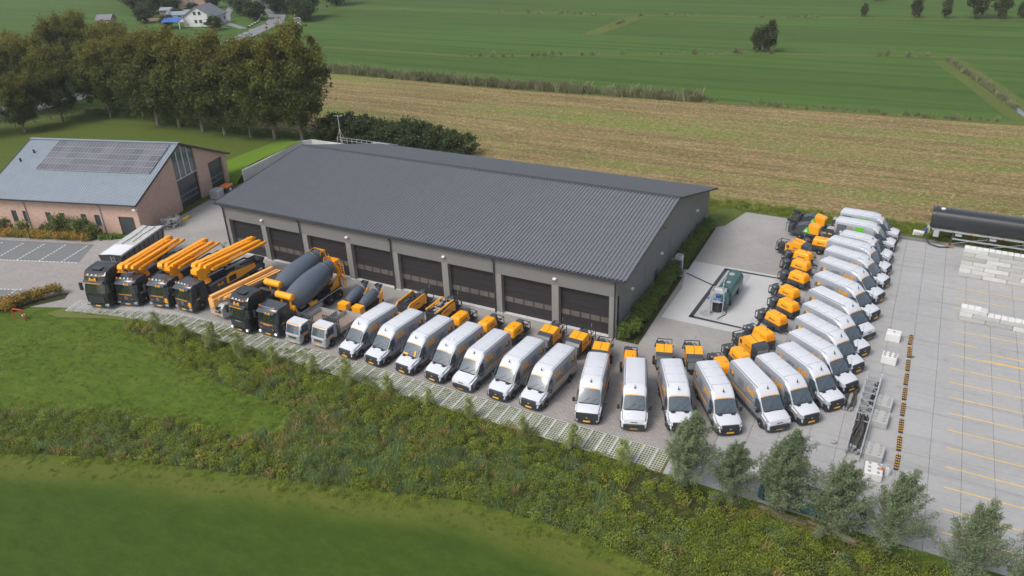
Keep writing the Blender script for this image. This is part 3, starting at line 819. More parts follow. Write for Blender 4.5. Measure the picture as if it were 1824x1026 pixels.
    for k in range(frontlamps):
        y = -hw+0.35+k*(w-0.7)/(frontlamps-1)
        MB().lathe([(0, 0.05), (0.04, 0.10), (0.10, 0.10), (0.11, 0.08)], (xl-0.05, y, zl+0.05), (1, 0, 0), 10).part('roof_lamp', 'amber' if k in (0, frontlamps-1) else 'white_lamp', t)
    # grille and lower front
    gz0, gz1 = (0.70, 1.42) if tall else (0.72, 1.22)
    MB().box(-0.02, 0.055, -hw+0.36, hw-0.36, gz0, gz1).part('grille', 'black_plastic', t)
    sl = MB()
    for k in range(4): sl.box(0.055, 0.075, -hw+0.40, hw-0.40, gz0+0.08+k*(gz1-gz0)/4.4, gz0+0.12+k*(gz1-gz0)/4.4)
    sl.part('grille_bar', 'dark_grey', t)
    if brand == 'star':
        s_ = MB()
        for q in range(12):
            a0, a1 = q*PI/6, (q+1)*PI/6
            s_.beam((0.085, math.cos(a0)*0.17, 1.10+math.sin(a0)*0.17), (0.085, math.cos(a1)*0.17, 1.10+math.sin(a1)*0.17), 0.025, 0.025)
        for q in range(3):
            a0 = PI/2+q*2*PI/3
            s_.beam((0.085, 0, 1.10), (0.085, math.cos(a0)*0.17, 1.10+math.sin(a0)*0.17), 0.03, 0.03)
        s_.part('emblem', 'steel', t)
    elif brand == 'bar':
        MB().box(0.055, 0.075, -0.35, 0.35, 1.30, 1.38).part('emblem', 'steel', t)
    # line of orange letters under the screen (unreadable in the picture: letter sized marks)
    random.seed(4)
    lt = MB(); y = -0.72 if not tall else -0.62
    while y < (0.72 if not tall else 0.62) and not tall:
        ww = random.choice([0.06, 0.08, 0.10])
        lt.box(0.052, 0.060, y, y+ww, 1.40, 1.40+random.choice([0.08, 0.10]))
        y += ww+0.02
    if not tall: lt.part('lettering', 'yellow', t)
    # bumper, lights
    MB().rbox(-0.70, 0.06, -hw, hw, 0.32, 0.62, 0.06).part('bumper', mat, t, 40)
    for s in (1, -1):
        h_ = MB().rbox(-0.06, 0.075, s*(hw-0.24)-0.19, s*(hw-0.24)+0.19, 0.44, 0.66, 0.03).part('headlight', 'lamp', t, 40)
        if lit: MB().lathe([(0, 0.10), (0.02, 0.08)], (0.08, s*(hw-0.24), 0.55), (1, 0, 0), 10).part('bulb', 'lamp_on', h_)
        MB().box(0.03, 0.07, s*(hw-0.5)-0.11, s*(hw-0.5)+0.11, 0.96, 1.06).part('indicator', 'amber' if not tall else 'dark_grey', t)
        mz = zw0+0.55
        MB().rbox(-0.22, -0.02, s*(hw+0.22)-0.13, s*(hw+0.22)+0.13, mz-0.42, mz+0.35, 0.05).beam((-0.15, s*(hw-0.05), mz+0.3), (-0.12, s*(hw+0.2), mz+0.3), 0.05, 0.05).beam((-0.15, s*(hw-0.05), mz-0.3), (-0.12, s*(hw+0.2), mz-0.3), 0.05, 0.05).part('side_mirror', 'black_plastic', t, 40)
        yy = hw*(1-0.045*0.2)+0.008
        wz = zw0-0.08
        MB().add([(-0.42, s*yy, wz), (-1.30, s*yy, wz+0.04), (-1.34, s*(yy-0.02), zw1-0.02), (-0.66, s*(yy-0.02), zw1-0.02)], [(0, 1, 2, 3)]).add([(-0.42, s*(yy-0.02), wz), (-1.30, s*(yy-0.02), wz+0.04), (-1.34, s*(yy-0.04), zw1-0.02), (-0.66, s*(yy-0.04), zw1-0.02)], [(0, 1, 2, 3)]).part('side_window', 'glass_truck', t)
        for xs_ in (-1.42, -0.40): MB().box(xs_, xs_+0.02, min(s*hw, s*(hw+0.008)), max(s*hw, s*(hw+0.008)), 0.95, 1.8).part('door_seam', 'black_plastic', t)
        MB().box(-0.40, -0.38, min(s*hw, s*(hw+0.008)), max(s*hw, s*(hw+0.008)), 0.75, 1.6).part('door_seam', 'black_plastic', t)
        MB().box(-0.62, -0.20, min(s*(hw-0.1), s*(hw+0.05)), max(s*(hw-0.1), s*(hw+0.05)), 0.36, 0.42).box(-0.62, -0.20, min(s*(hw-0.1), s*(hw+0.05)), max(s*(hw-0.1), s*(hw+0.05)), 0.66, 0.72).part('step', 'black_plastic', t)
        ar = MB()
        pts = [(-1.22+math.cos(q*PI/9)*0.62, 0.52+math.sin(q*PI/9)*0.62) for q in range(0, 10)]
        pts2 = [(-1.22+math.cos(q*PI/9)*0.54, 0.52+math.sin(q*PI/9)*0.54) for q in range(0, 10)]
        vs = []
        for p, p2 in zip(pts, pts2): vs += [(p[0], s*(hw+0.04), p[1]), (p2[0], s*(hw+0.04), p2[1]), (p[0], s*(hw-0.5), p[1]), (p2[0], s*(hw-0.5), p2[1])]
        fs = []
        for i in range(9):
            b_ = i*4
            fs += [(b_, b_+1, b_+5, b_+4), (b_, b_+4, b_+6, b_+2), (b_+1, b_+3, b_+7, b_+5)]
        ar.add(vs, fs).part('mudguard', mat, t, 40)
        if not tall:
            random.seed(8)
            l2 = MB(); x = -0.66
            for k in range(5):
                l2.box(x-0.07, x, min(s*hw, s*(hw+0.012)), max(s*hw, s*(hw+0.012)), 1.28, 1.40); x -= 0.09
            l2.part('lettering', 'yellow', t)
    if orange_corner: MB().rbox(-0.02, 0.08, hw-0.38, hw-0.02, 0.80, 1.30, 0.04).part('marker_panel', 'orange', t)
    MB().box(0.065, 0.085, -0.27, 0.27, 0.36, 0.48).part('number_plate', 'plate', t)
    if tall:
        MB().rbox(-1.5, -0.85, -0.45, 0.45, 3.70, 3.83, 0.03).part('roof_hatch', mat, t)
def chassis(t, x0, x1, axles, w=2.4, rear_dual=True):
    m = MB()
    for s in (1, -1): m.box(x0, x1, s*0.42-0.06, s*0.42+0.06, 0.78, 1.04)
    for x in np.arange(x0+0.4, x1, 1.1): m.box(x-0.06, x+0.06, -0.42, 0.42, 0.80, 1.0)
    m.part('chassis_frame', 'chassis', t)
    for x, d in axles:
        MB().cyl((x, -w/2+0.2, 0.52), (x, w/2-0.2, 0.52), 0.10, n=8).part('axle', 'chassis', t)
        for s in (1, -1): wheel(t, x, s*(w/2-0.02), 0.52, 0.30, s, dual=d)
def boom_pack(t, x0, x1, z, n=4, mat='orange', base_x=None, style=0):
    """folded placing boom: x0 is the front end (over the cab), x1 the rear"""
    b = thing_part(t, 'boom')
    # slewing pedestal and turntable
    MB().lathe([(0, 0.75), (0.3, 0.62), (0.35, 0.5), (1.0, 0.45)], (base_x, 0, z-1.35), (0, 0, 1), 14).part('pedestal', mat, t, 30)
    MB().prism([(base_x-0.7, z-0.55), (base_x+0.55, z-0.65), (base_x+0.95, z-0.15), (base_x+0.9, z+0.25), (base_x+0.35, z+0.35), (base_x-0.8, z-0.1)], -0.42, 0.42, 'y').part('turret', mat, t)
    lay = [(-0.60, 0.36, 0.50, 0.54), (-0.06, 0.36, 0.32, 0.40), (0.38, 0.20, 0.30, 0.38), (-0.25, -0.20, 0.30, 0.34), (0.76, -0.12, 0.26, 0.30)][:n]
    for i, (y, dz, w0, h0) in enumerate(lay):
        f0 = x0-0.25*i; f1 = x1+[0.0, 0.9, 0.15, 1.1, -0.3][i]
        MB().beamt((f0, y, z+dz), (f1, y+(-0.06 if i % 2 else 0.06), z+dz*0.8), w0, h0, w0*0.8, h0*0.72).part('boom_arm', mat, t)
        # knuckle at each end
        MB().prism([(f0-0.55, z+dz-h0*0.62), (f0+0.12, z+dz-h0*0.62), (f0+0.22, z+dz-0.05), (f0+0.05, z+dz+h0*0.5), (f0-0.6, z+dz+h0*0.56)], y-w0*0.56, y+w0*0.56, 'y').cyl((f0, y-w0*0.66, z+dz-0.1), (f0, y+w0*0.66, z+dz-0.1), 0.09, n=10).part('knuckle', mat, t, 30)
        MB().prism([(f1+0.5, z+dz*0.8-h0*0.5), (f1-0.18, z+dz*0.8-h0*0.55), (f1-0.28, z+dz*0.8+0.05), (f1+0.5, z+dz*0.8+h0*0.42)], y-w0*0.5, y+w0*0.5, 'y').cyl((f1, y-w0*0.6, z+dz*0.8), (f1, y+w0*0.6, z+dz*0.8), 0.08, n=10).part('knuckle', mat, t, 30)
        MB().beam((f0-1.0, y+w0*0.42, z+dz-h0*0.7), (f0-2.4, y+w0*0.42, z+dz-h0*0.55), 0.09, 0.09).beam((f1+0.7, y-w0*0.42, z+dz*0.8-h0*0.5), (f1+2.2, y-w0*0.42, z+dz*0.85-h0*0.6), 0.08, 0.08).part('link_bar', 'chassis' if i % 2 else mat, t)
        # delivery pipe clamped to the arm
        yp = y+(w0/2+0.11)*(1 if i % 2 == 0 else -1)
        pts = [(f0-0.1, yp, z+dz+0.15), (f0-0.8, yp, z+dz+h0/2), ((f0+f1)/2, yp+0.02, z+dz*0.9+h0*0.3), (f1+0.3, yp, z+dz*0.8+0.1)]
        MB().tube(pts, 0.062, 8).part('delivery_pipe', mat, t, 40)
        cl = MB()
        for k in range(6):
            x = f0+(f1-f0)*(k+0.6)/6.5
            cl.box(x-0.035, x+0.035, min(y, yp)-0.04, max(y, yp)+0.04, z+dz*0.9+h0*0.22, z+dz*0.9+h0*0.46)
        cl.part('pipe_clamp', mat, t)
    # rams and link bars
    lk = MB()
    xm = (x0+x1)/2
    lk.cyl((x0-1.2, 0.1, z-0.2), (xm, 0.15, z+0.05), 0.09, n=8)
    lk.cyl((x0-2.2, 0.34, z+0.35), (xm-0.6, 0.34, z+0.05), 0.08, n=8)
    lk.part('ram', mat, t, 30)
    MB().cyl((xm, 0.15, z+0.05), (xm-1.2, 0.2, z+0.2), 0.045, n=8).part('ram_rod', 'steel', t, 30)
    if style == 1:
        MB().beam((x0-0.3, -0.80, z+0.40), (x1+0.5, -0.70, z+0.30), 0.10, 0.10).part('white_hose', 'white_lamp', t)
        MB().beam((x0-2.8, 0.75, z+0.25), (x1+0.6, 0.2, z-0.1), 0.12, 0.12).beam((x0-3.2, 0.1, z-0.2), (x1+1.2, 0.72, z+0.25), 0.11, 0.11).part('link_bar', mat, t)
    if style == 0:
        MB().tube([(x0+0.35, -0.82, z-0.02), (x1+0.3, -0.74, z+0.25)], 0.05, 6).tube([(x0+0.35, -0.82, z-0.02), (x0-0.1, -0.1, z-0.15)], 0.05, 6).part('guard_rail', mat, t)
def thing_part(t, name): return None
def pump_truck(label, loc, rz, bx0, bx1, z=3.35, style=0, n=5, L=10.2, corner=False, sidebox=False, tallw=0):
    t = thing('concrete_pump_truck', label, 'pump truck', loc, rz, 'anthracite trucks with folded orange concrete booms')
    cab(t, False, 'cab_grey', 'star', orange_corner=corner)
    chassis(t, -L, -0.4, [(-1.22, False), (-3.0, False), (-7.2, True), (-8.55, True)])
    MB().box(-L+0.2, -2.3, -1.15, 1.15, 1.06, 1.24).part('deck', 'dark_grey', t)
    for s in (1, -1):
        MB().rbox(-6.3, -2.6, s*0.95-0.22, s*0.95+0.22, 1.245, 1.95, 0.05).part('side_locker', 'dark_grey', t, 40)
        MB().rbox(-3.9, -2.5, s*1.0-0.22, s*1.0+0.22, 0.35, 0.9, 0.05).part('outrigger', 'dark_grey', t, 40)
        MB().beam((-L+0.6, s*1.0, 1.4), (-5.8, s*1.0, 1.5), 0.24, 0.3).part('outrigger', 'dark_grey', t)
        MB().beam((-L+0.4, s*1.05, 1.4), (-L+0.4, s*1.05, 0.6), 0.2, 0.2).box(-L+0.2, -L+0.6, s*1.05-0.2, s*1.05+0.2, 0.5, 0.6).part('outrigger', 'chassis', t)
        text('RvR', 0.44, 'yellow', t, (-3.9, s*1.178, 1.62), (R(90), 0, PI) if s > 0 else (R(90), 0, 0), bold=0.02)
    if sidebox:
        MB().prism([(-6.4, 1.3), (-4.7, 1.3), (-4.7, 2.0), (-5.2, 2.25), (-8.6, 1.95), (-8.6, 1.5)], 1.18, 1.26, 'y').part('side_panel', 'orange', t)
        MB().box(-5.9, -4.95, 1.26, 1.28, 1.4, 1.95).part('vent_grille', 'black_plastic', t)
    # hopper and clutter at the tail
    MB().add([(-L-0.3, -0.75, 1.75), (-L+0.7, -0.75, 1.75), (-L+0.7, 0.75, 1.75), (-L-0.3, 0.75, 1.75), (-L, -0.4, 0.85), (-L+0.5, -0.4, 0.85), (-L+0.5, 0.4, 0.85), (-L, 0.4, 0.85)], [(0, 1, 5, 4), (1, 2, 6, 5), (2, 3, 7, 6), (3, 0, 4, 7), (4, 5, 6, 7)]).part('hopper', 'dark_grey', t)
    MB().tube([(-L+0.1, 0.5, 1.3), (-L+1.5, 0.7, 2.1), (-L+3, 0.6, 2.2)], 0.09, 8).tube([(-L+0.1, -0.5, 1.3), (-L+1.2, -0.7, 2.0), (-L+3, -0.6, 2.1)], 0.09, 8).part('rear_pipe', 'chassis', t, 40)
    MB().rbox(-L+0.8, -L+2.8, -0.6, 0.6, 1.25, 1.75, 0.08).part('pump_box', 'dark_grey', t, 40)
    boom_pack(t, bx0, bx1, z, n, 'orange', base_x=-2.9, style=style)
    return t
def mixer_truck(label, loc, rz, tall, lit, L=9.2, ds=0.0):
    t = thing('mixer_truck', label, 'mixer truck', loc, rz, 'concrete mixer trucks with grey drums')
    mat = 'black_paint' if tall else 'cab_grey'
    LL = 2.35 if tall else 2.0
    cab(t, tall, mat, 'bar', lit=lit, frontlamps=5 if tall else 2, L=LL)
    chassis(t, -L, -0.4, [(-1.22, False), (-3.0, False), (-L+2.5, True), (-L+1.2, True)])
    for s in (1, -1):
        MB().box(-6.2, -3.7, s*1.0-0.16, s*1.0+0.16, 0.62, 0.95).part('side_guard', 'steel', t)
        MB().beam((-L+0.2, s*1.14, 1.16), (-3.0, s*1.14, 1.16), 0.06, 0.10).part('rail', 'steel', t)
        MB().rbox(-L+0.5, -L+3.2, s*0.98-0.20, s*0.98+0.20, 1.10, 1.16, 0.02).part('mudguard', 'black_plastic', t)
    if tall:
        MB().rbox(-4.3, -2.5, -1.1, 1.1, 1.1, 2.7, 0.08).part('locker', 'dark_grey', t, 40)
        MB().add([(-2.3, -1.12, 3.82), (-2.3, 1.12, 3.82), (-3.6, 0.95, 2.9), (-3.6, -0.95, 2.9), (-2.3, 1.12, 1.2), (-2.3, -1.12, 1.2), (-2.9, 1.0, 1.2), (-2.9, -1.0, 1.2)], [(0, 1, 2, 3), (1, 4, 6, 2), (0, 3, 7, 5), (3, 2, 6, 7)]).part('air_deflector', 'black_paint', t, 30)
        lou = MB()
        for k in range(6): lou.box(-4.2, -3.0, 1.1, 1.14, 1.5+k*0.14, 1.58+k*0.14)
        lou.part('louvre', 'black_plastic', t)
    else:
        MB().rbox(-2.75, -2.1, 0.5, 1.15, 1.1, 1.8, 0.08).part('locker', 'dark_grey', t, 40)
    # drum on its tilted axis
    x0, z0_ = -2.95-ds, 1.98
    d = Vector((-1, 0, 0.215))
    prof = [(0, 0.74), (0.08, 0.90), (0.9, 1.06), (1.8, 1.18), (2.8, 1.22), (3.8, 1.17), (4.9, 1.02), (5.9, 0.80), (6.5, 0.64), (6.55, 0.64)]
    dr = MB().lathe(prof, (x0, 0, z0_), d, 28).part('drum', 'drum', t, 35)
    MB().lathe([(5.45, 0.93), (5.5, 0.97), (5.7, 0.93), (5.72, 0.85)], (x0, 0, z0_), d, 28).part('drum_ring', 'dark_grey', dr, 35)
    # front bearing post and water tank
    u = lambda pts: [(a-ds, b) for a, b in pts]
    pp_ = u([(-2.62, 1.1), (-3.1, 1.1), (-3.12, 2.1), (-2.9, 2.85), (-2.7, 2.85), (-2.76, 2.1)])
    MB().prism(pp_, -0.62, -0.42, 'y').prism(pp_, 0.42, 0.62, 'y').part('drum_support', 'orange', t)
    MB().prism(u([(-2.3, 1.1), (-3.05, 1.1), (-2.9, 1.7), (-2.74, 2.2), (-2.62, 2.2)]), 0.80, 1.12, 'y').part('drum_support', 'orange', t)
    wt = MB().lathe([(0, 0.24), (0.04, 0.31), (0.08, 0.34), (1.95, 0.34), (1.99, 0.31), (2.03, 0.24)], (-2.72-ds, -1.0, 3.05), (0, 1, 0), 16).part('water_tank', 'orange', t, 35)
    MB().lathe([(0, 0.35), (0.06, 0.35)], (-2.72-ds, -0.4, 3.05), (0, 1, 0), 16).lathe([(0, 0.35), (0.06, 0.35)], (-2.72-ds, 0.4, 3.05), (0, 1, 0), 16).part('tank_band', 'orange', wt, 30)
    # rear frame, funnel, chutes, ladder
    rf = MB()
    for s in (1, -1):
        rf.beam((-L+0.5, s*0.62, 1.1), (-L+0.35, s*0.62, 3.2), 0.14, 0.16)
        rf.beam((-L+1.6, s*0.62, 1.1), (-L+0.45, s*0.62, 2.4), 0.12, 0.14)
        rf.prism([(-L+0.2, 1.1), (-L+1.9, 1.1), (-L+1.2, 1.9), (-L+0.4, 2.1)], s*0.66-0.03, s*0.66+0.03, 'y')
    rf.beam((-L+0.36, -0.62, 2.6), (-L+0.36, 0.62, 2.6), 0.12, 0.14)
    rf.part('rear_frame', 'orange', t)
    MB().add([(-L-0.1, -0.55, 3.75), (-L+0.85, -0.5, 3.80), (-L+0.85, 0.5, 3.80), (-L-0.1, 0.55, 3.75), (-L+0.05, -0.3, 3.05), (-L+0.5, -0.3, 3.1), (-L+0.5, 0.3, 3.1), (-L+0.05, 0.3, 3.05)], [(0, 1, 5, 4), (1, 2, 6, 5), (2, 3, 7, 6), (3, 0, 4, 7)]).part('funnel', 'orange', t)
    MB().prism([(-L-0.1, 2.9), (-L+0.4, 2.9), (-L+0.1, 2.1), (-L-0.25, 2.0)], -0.38, 0.38, 'y').part('chute', 'orange', t)
    MB().beam((-L-0.15, 0.1, 2.1), (-L-0.5, 0.5, 1.3), 0.4, 0.12).part('chute', 'orange', t)
    lad = MB()
    for s in (0.0, 0.36): lad.beam((-L+0.05, 0.78+s, 0.7), (-L+0.15, 0.78+s, 3.5), 0.05, 0.05)
    for k in range(9): lad.beam((-L+0.06+k*0.01, 0.78, 0.85+k*0.3), (-L+0.06+k*0.01, 1.14, 0.85+k*0.3), 0.035, 0.035)
    lad.part('ladder', 'orange', t)
    rl = MB()
    for s in (1, -1):
        rl.beam((-L+0.1, s*0.7, 3.2), (-L+0.1, s*0.7, 3.9), 0.04, 0.04).beam((-L+0.8, s*0.7, 3.2), (-L+0.8, s*0.7, 3.9), 0.04, 0.04).beam((-L+0.1, s*0.7, 3.9), (-L+0.8, s*0.7, 3.9), 0.04, 0.04)
    rl.beam((-L+0.1, -0.7, 3.9), (-L+0.1, 0.7, 3.9), 0.04, 0.04).part('guard_rail', 'orange', t)
    MB().rbox(-5.6, -4.6, 1.0, 1.22, 1.25, 1.5, 0.04).part('side_box', 'orange', t)
    if not tall:
        for s in (1, -1):
            l2 = MB(); random.seed(2); x = -0.9
            while x > -1.9:
                l2.box(x-0.07, x, min(s*1.13, s*1.155), max(s*1.13, s*1.155), 2.62, 2.72); x -= 0.1
            l2.part('lettering', 'yellow', t)
    return t
def small_truck(label, loc, rz):
    t = thing('flatbed_truck', label, 'flatbed truck', loc, rz, 'small silver flatbed trucks')
    hw = 0.86
    prof = [(-0.08, 0.45), (0.0, 0.55), (0.02, 1.05), (-0.06, 1.18), (-0.34, 1.95), (-0.46, 2.05), (-1.45, 2.10), (-1.55, 2.02), (-1.60, 0.75), (-1.25, 0.75), (-1.1, 0.92), (-0.62, 0.92), (-0.46, 0.72), (-0.42, 0.45)]
    bm = bmesh.new(); n = len(prof)
    rows = [[bm.verts.new((x+(k if x > -0.5 else 0), y, z)) for x, z in prof] for y, k in ((-hw, -0.08), (-hw+0.1, 0), (0, 0.02), (hw-0.1, 0), (hw, -0.08))]
    for a, b in zip(rows[:-1], rows[1:]):
        for i in range(n): bm.faces.new((a[i], a[(i+1) % n], b[(i+1) % n], b[i]))
    bm.faces.new(rows[0][::-1]); bm.faces.new(rows[-1])
    bmesh.ops.recalc_face_normals(bm, faces=bm.faces)
    me = bpy.data.meshes.new('cab'); bm.to_mesh(me); bm.free()
    me.materials.append(MT['small_silver']); me.materials.append(MT['van_white'])
    for p in me.polygons:
        if p.normal.z > 0.6 and p.center.z > 1.9: p.material_index = 1
    me.shade_smooth(); me.set_sharp_from_angle(angle=R(28))
    link('cab', me, t)
    def r(x, z, yy): return [(x-0.08, yy, z), (x, yy-0.1, z), (x+0.02, 0, z), (x, -yy+0.1, z), (x-0.08, -yy, z)]
    MB().grid([r(-0.03, 1.22, hw-0.07), r(-0.29, 1.90, hw-0.10)]).grid([r(-0.05, 1.22, hw-0.07), r(-0.31, 1.90, hw-0.10)]).part('windscreen', 'glass', t, 60)
    MB().box(-0.43, -0.36, -0.7, 0.7, 1.99, 2.06).part('strip', 'yellow', t)
    MB().box(0.0, 0.04, -0.46, 0.46, 0.72, 0.95).part('grille', 'dark_grey', t)
    MB().rbox(-0.35, 0.05, -hw, hw, 0.30, 0.52, 0.05).part('bumper', 'small_silver', t)
    MB().box(0.05, 0.065, -0.26, 0.26, 0.34, 0.45).part('number_plate', 'plate', t)
    MB().box(0.04, 0.055, -0.30, -0.08, 0.98, 1.06).part('lettering', 'yellow', t)
    for s in (1, -1):
        MB().rbox(-0.1, 0.04, s*0.64-0.15, s*0.64+0.15, 0.56, 0.76, 0.03).part('headlight', 'lamp', t)
        MB().add([(-0.36, s*(hw+0.008), 1.22), (-1.2, s*(hw+0.008), 1.22), (-1.25, s*(hw+0.008), 1.88), (-0.52, s*(hw+0.008), 1.88)], [(0, 1, 2, 3)]).add([(-0.36, s*(hw-0.01), 1.22), (-1.2, s*(hw-0.01), 1.22), (-1.25, s*(hw-0.01), 1.88), (-0.52, s*(hw-0.01), 1.88)], [(0, 1, 2, 3)]).part('side_window', 'glass', t)
        MB().box(-1.0, -0.62, min(s*hw, s*(hw+0.012)), max(s*hw, s*(hw+0.012)), 0.96, 1.10).part('lettering', 'yellow', t)
        MB().rbox(-0.25, -0.1, s*(hw+0.16)-0.08, s*(hw+0.16)+0.08, 1.3, 1.65, 0.03).beam((-0.2, s*(hw-0.05), 1.6), (-0.18, s*(hw+0.15), 1.6), 0.03, 0.03).part('side_mirror', 'black_plastic', t)
        wheel(t, -0.86, s*0.88, 0.34, 0.2, s); wheel(t, -3.7, s*0.88, 0.34, 0.2, s)
        MB().box(-4.9, -1.95, min(s*0.95, s*0.99), max(s*0.95, s*0.99), 0.93, 1.33).part('side_board', 'steel', t)
        MB().box(-3.6, -2.6, min(s*0.99, s*1.0), max(s*0.99, s*1.0), 1.08, 1.2).part('lettering', 'yellow', t)
        MB().box(-4.9, -0.4, s*0.32-0.05, s*0.32+0.05, 0.55, 0.75).part('chassis_frame', 'chassis', t)
    MB().box(-4.9, -1.90, -0.95, 0.95, 0.80, 0.92).part('bed', 'bed_floor', t)
    MB().box(-4.95, -4.90, -0.99, 0.99, 0.82, 1.30).part('tail_board', 'steel', t)
    hb = MB()
    for z in (1.0, 1.3, 1.6, 1.95): hb.box(-1.94, -1.86, -0.95, 0.95, z-0.035, z+0.035)
    for k in range(9): hb.box(-1.93, -1.87, -0.93+k*0.232-0.02, -0.93+k*0.232+0.02, 0.9, 2.25)
    hb.box(-1.95, -1.85, -0.97, 0.97, 2.2, 2.3).part('headboard', 'dark_grey', t)
    return t
def mini_mixer(label, loc, rz):
    t = thing('mini_mixer', label, 'concrete mixer', loc, rz, 'small grey drum mixers with orange tool boxes')
    MB().box(-3.6, 0, -0.45, 0.45, 0.45, 0.62).part('chassis_frame', 'chassis', t)
    MB().rbox(-0.72, 0.0, -0.52, 0.52, 0.62, 1.30, 0.02).part('tool_box', 'orange', t)
    MB().box(-0.72, -0.0, -0.50, 0.50, 1.305, 1.33).part('box_lid', 'yellow', t)
    MB().box(-0.70, -0.02, 0.522, 0.535, 0.66, 1.26).part('box_side', 'orange_pale', t)
    MB().lathe([(0, 0.30), (0.1, 0.42), (0.9, 0.55), (1.5, 0.56), (2.1, 0.45), (2.7, 0.28), (2.75, 0.28)], (-0.85, 0, 1.15), (-1, 0, 0.22), 20).part('drum', 'drum', t, 35)
    MB().lathe([(2.2, 0.45), (2.32, 0.42)], (-0.85, 0, 1.15), (-1, 0, 0.22), 20).part('drum_ring', 'steel', t, 35)
    MB().prism([(-3.2, 0.6), (-2.8, 0.6), (-3.3, 1.7), (-3.5, 1.7)], 0.42, 0.56, 'y').prism([(-3.2, 0.6), (-2.8, 0.6), (-3.3, 1.7), (-3.5, 1.7)], -0.56, -0.42, 'y').part('rear_frame', 'orange', t)
    MB().add([(-3.85, -0.35, 2.15), (-3.35, -0.35, 2.2), (-3.35, 0.35, 2.2), (-3.85, 0.35, 2.15), (-3.7, -0.2, 1.75), (-3.5, -0.2, 1.75), (-3.5, 0.2, 1.75), (-3.7, 0.2, 1.75)], [(0, 1, 5, 4), (1, 2, 6, 5), (2, 3, 7, 6), (3, 0, 4, 7)]).part('funnel', 'dark_grey', t)
    for s in (1, -1): wheel(t, -1.9, s*0.62, 0.33, 0.2, s)
    return t
def tractor_and_trailer():
    t = thing('truck_tractor', 'tall black truck cab at the left end of the row, before the tipping trailer', 'truck', (-48.75, -16.0, 0), R(-76.5))
    t.scale = (1.06, 1.13, 1.06)
    cab(t, True, 'black_paint', 'none', frontlamps=5, L=2.3)
    chassis(t, -6.2, -0.4, [(-1.22, False), (-4.6, True)])
    MB().rbox(-3.3, -2.45, -1.1, 1.1, 0.95, 1.5, 0.05).part('fuel_tank', 'dark_grey', t, 40)
    MB().cyl((-4.5, 0, 1.06), (-4.5, 0, 1.2), 0.55, n=16).part('fifth_wheel', 'chassis', t, 30)
    MB().rbox(-2.6, -2.1, -1.15, 1.15, 2.6, 3.85, 0.12).part('air_deflector', 'black_paint', t, 40)
    # trailer
    q = thing('tipping_trailer', 'dark tipping trailer with white and grey tarpaulin roof behind the leftmost black truck', 'trailer', (-52.05, -11.35, 0), R(-70))
    L = 8.2
    MB().add([(0.1, -1.25, 3.3), (0.1, 1.25, 3.3), (-L, 1.25, 3.3), (-L, -1.25, 3.3), (-0.05, -1.0, 1.35), (-0.05, 1.0, 1.35), (-L+0.1, 1.0, 1.35), (-L+0.1, -1.0, 1.35)], [(0, 1, 5, 4), (1, 2, 6, 5), (2, 3, 7, 6), (3, 0, 4, 7), (4, 5, 6, 7)]).part('tipper_body', 'cab_grey', q)
    for s in (1, -1):
        MB().box(-L-0.05, 0.12, s*1.25-0.07, s*1.25+0.07, 3.26, 3.42).part('top_rail', 'steel', q)
        rb = MB()
        for k in range(9): rb.beam((-0.5-k*0.92, s*1.24, 3.25), (-0.5-k*0.92, s*1.03, 1.4), 0.09, 0.06)
        rb.part('side_rib', 'dark_grey', q)
    MB().box(-L-0.05, -L+0.05, -1.25, 1.25, 3.26, 3.45).box(0.05, 0.15, -1.25, 1.25, 3.26, 3.45).part('end_rail', 'dark_trim', q)
    MB().add([(0.05, -1.18, 3.43), (0.05, 1.18, 3.43), (-2.6, 1.18, 3.43), (-2.6, -1.18, 3.43), (0.05, 0, 3.50), (-2.6, 0, 3.50)], [(4, 1, 2, 5), (0, 4, 5, 3)]).part('tarpaulin', 'white_tarp', q, label='white front section of the tarpaulin')
    gt = MB()
    rows = []
    for i in range(15):
        x = -2.6-i*(L-2.65)/14
        rows.append([(x, -1.18, 3.42), (x, -0.5, 3.36+0.04*math.sin(i*2.1)), (x, 0.1, 3.33+0.05*math.sin(i*1.3)), (x, 0.7, 3.36+0.03*math.cos(i*1.7)), (x, 1.18, 3.42)])
    gt.grid(rows).part('tarpaulin', 'grey_tarp', q, 60, label='sagging grey rear section of the tarpaulin')
    MB().tube([(-2.8, -0.4, 3.46), (-5.0, -0.3, 3.44), (-7.9, -0.5, 3.46)], 0.035, 6).tube([(-3.4, 0.5, 3.46), (-5.4, 0.4, 3.44), (-7.7, 0.6, 3.46)], 0.035, 6).part('tarp_pole', 'black_plastic', q)
    lad = MB()
    for y in (0.15, 0.55): lad.beam((0.16, y, 1.3), (0.22, y, 3.4), 0.05, 0.05)
    for k in range(6): lad.beam((0.2, 0.15, 1.5+k*0.33), (0.2, 0.55, 1.5+k*0.33), 0.04, 0.04)
    lad.part('ladder', 'steel', q)
    MB().lathe([(0, 0.32), (0.5, 0.32)], (0.1, -0.9, 1.75), (1, 0, 0), 14).part('tank', 'yellow', q, 30)
    chassis(q, -L, 0.9, [(-5.0, False), (-6.3, False), (-7.6, False)])
    MB().box(0.0, 0.6, -1.0, 1.0, 1.1, 1.3).part('front_deck', 'steel', q)
    return t
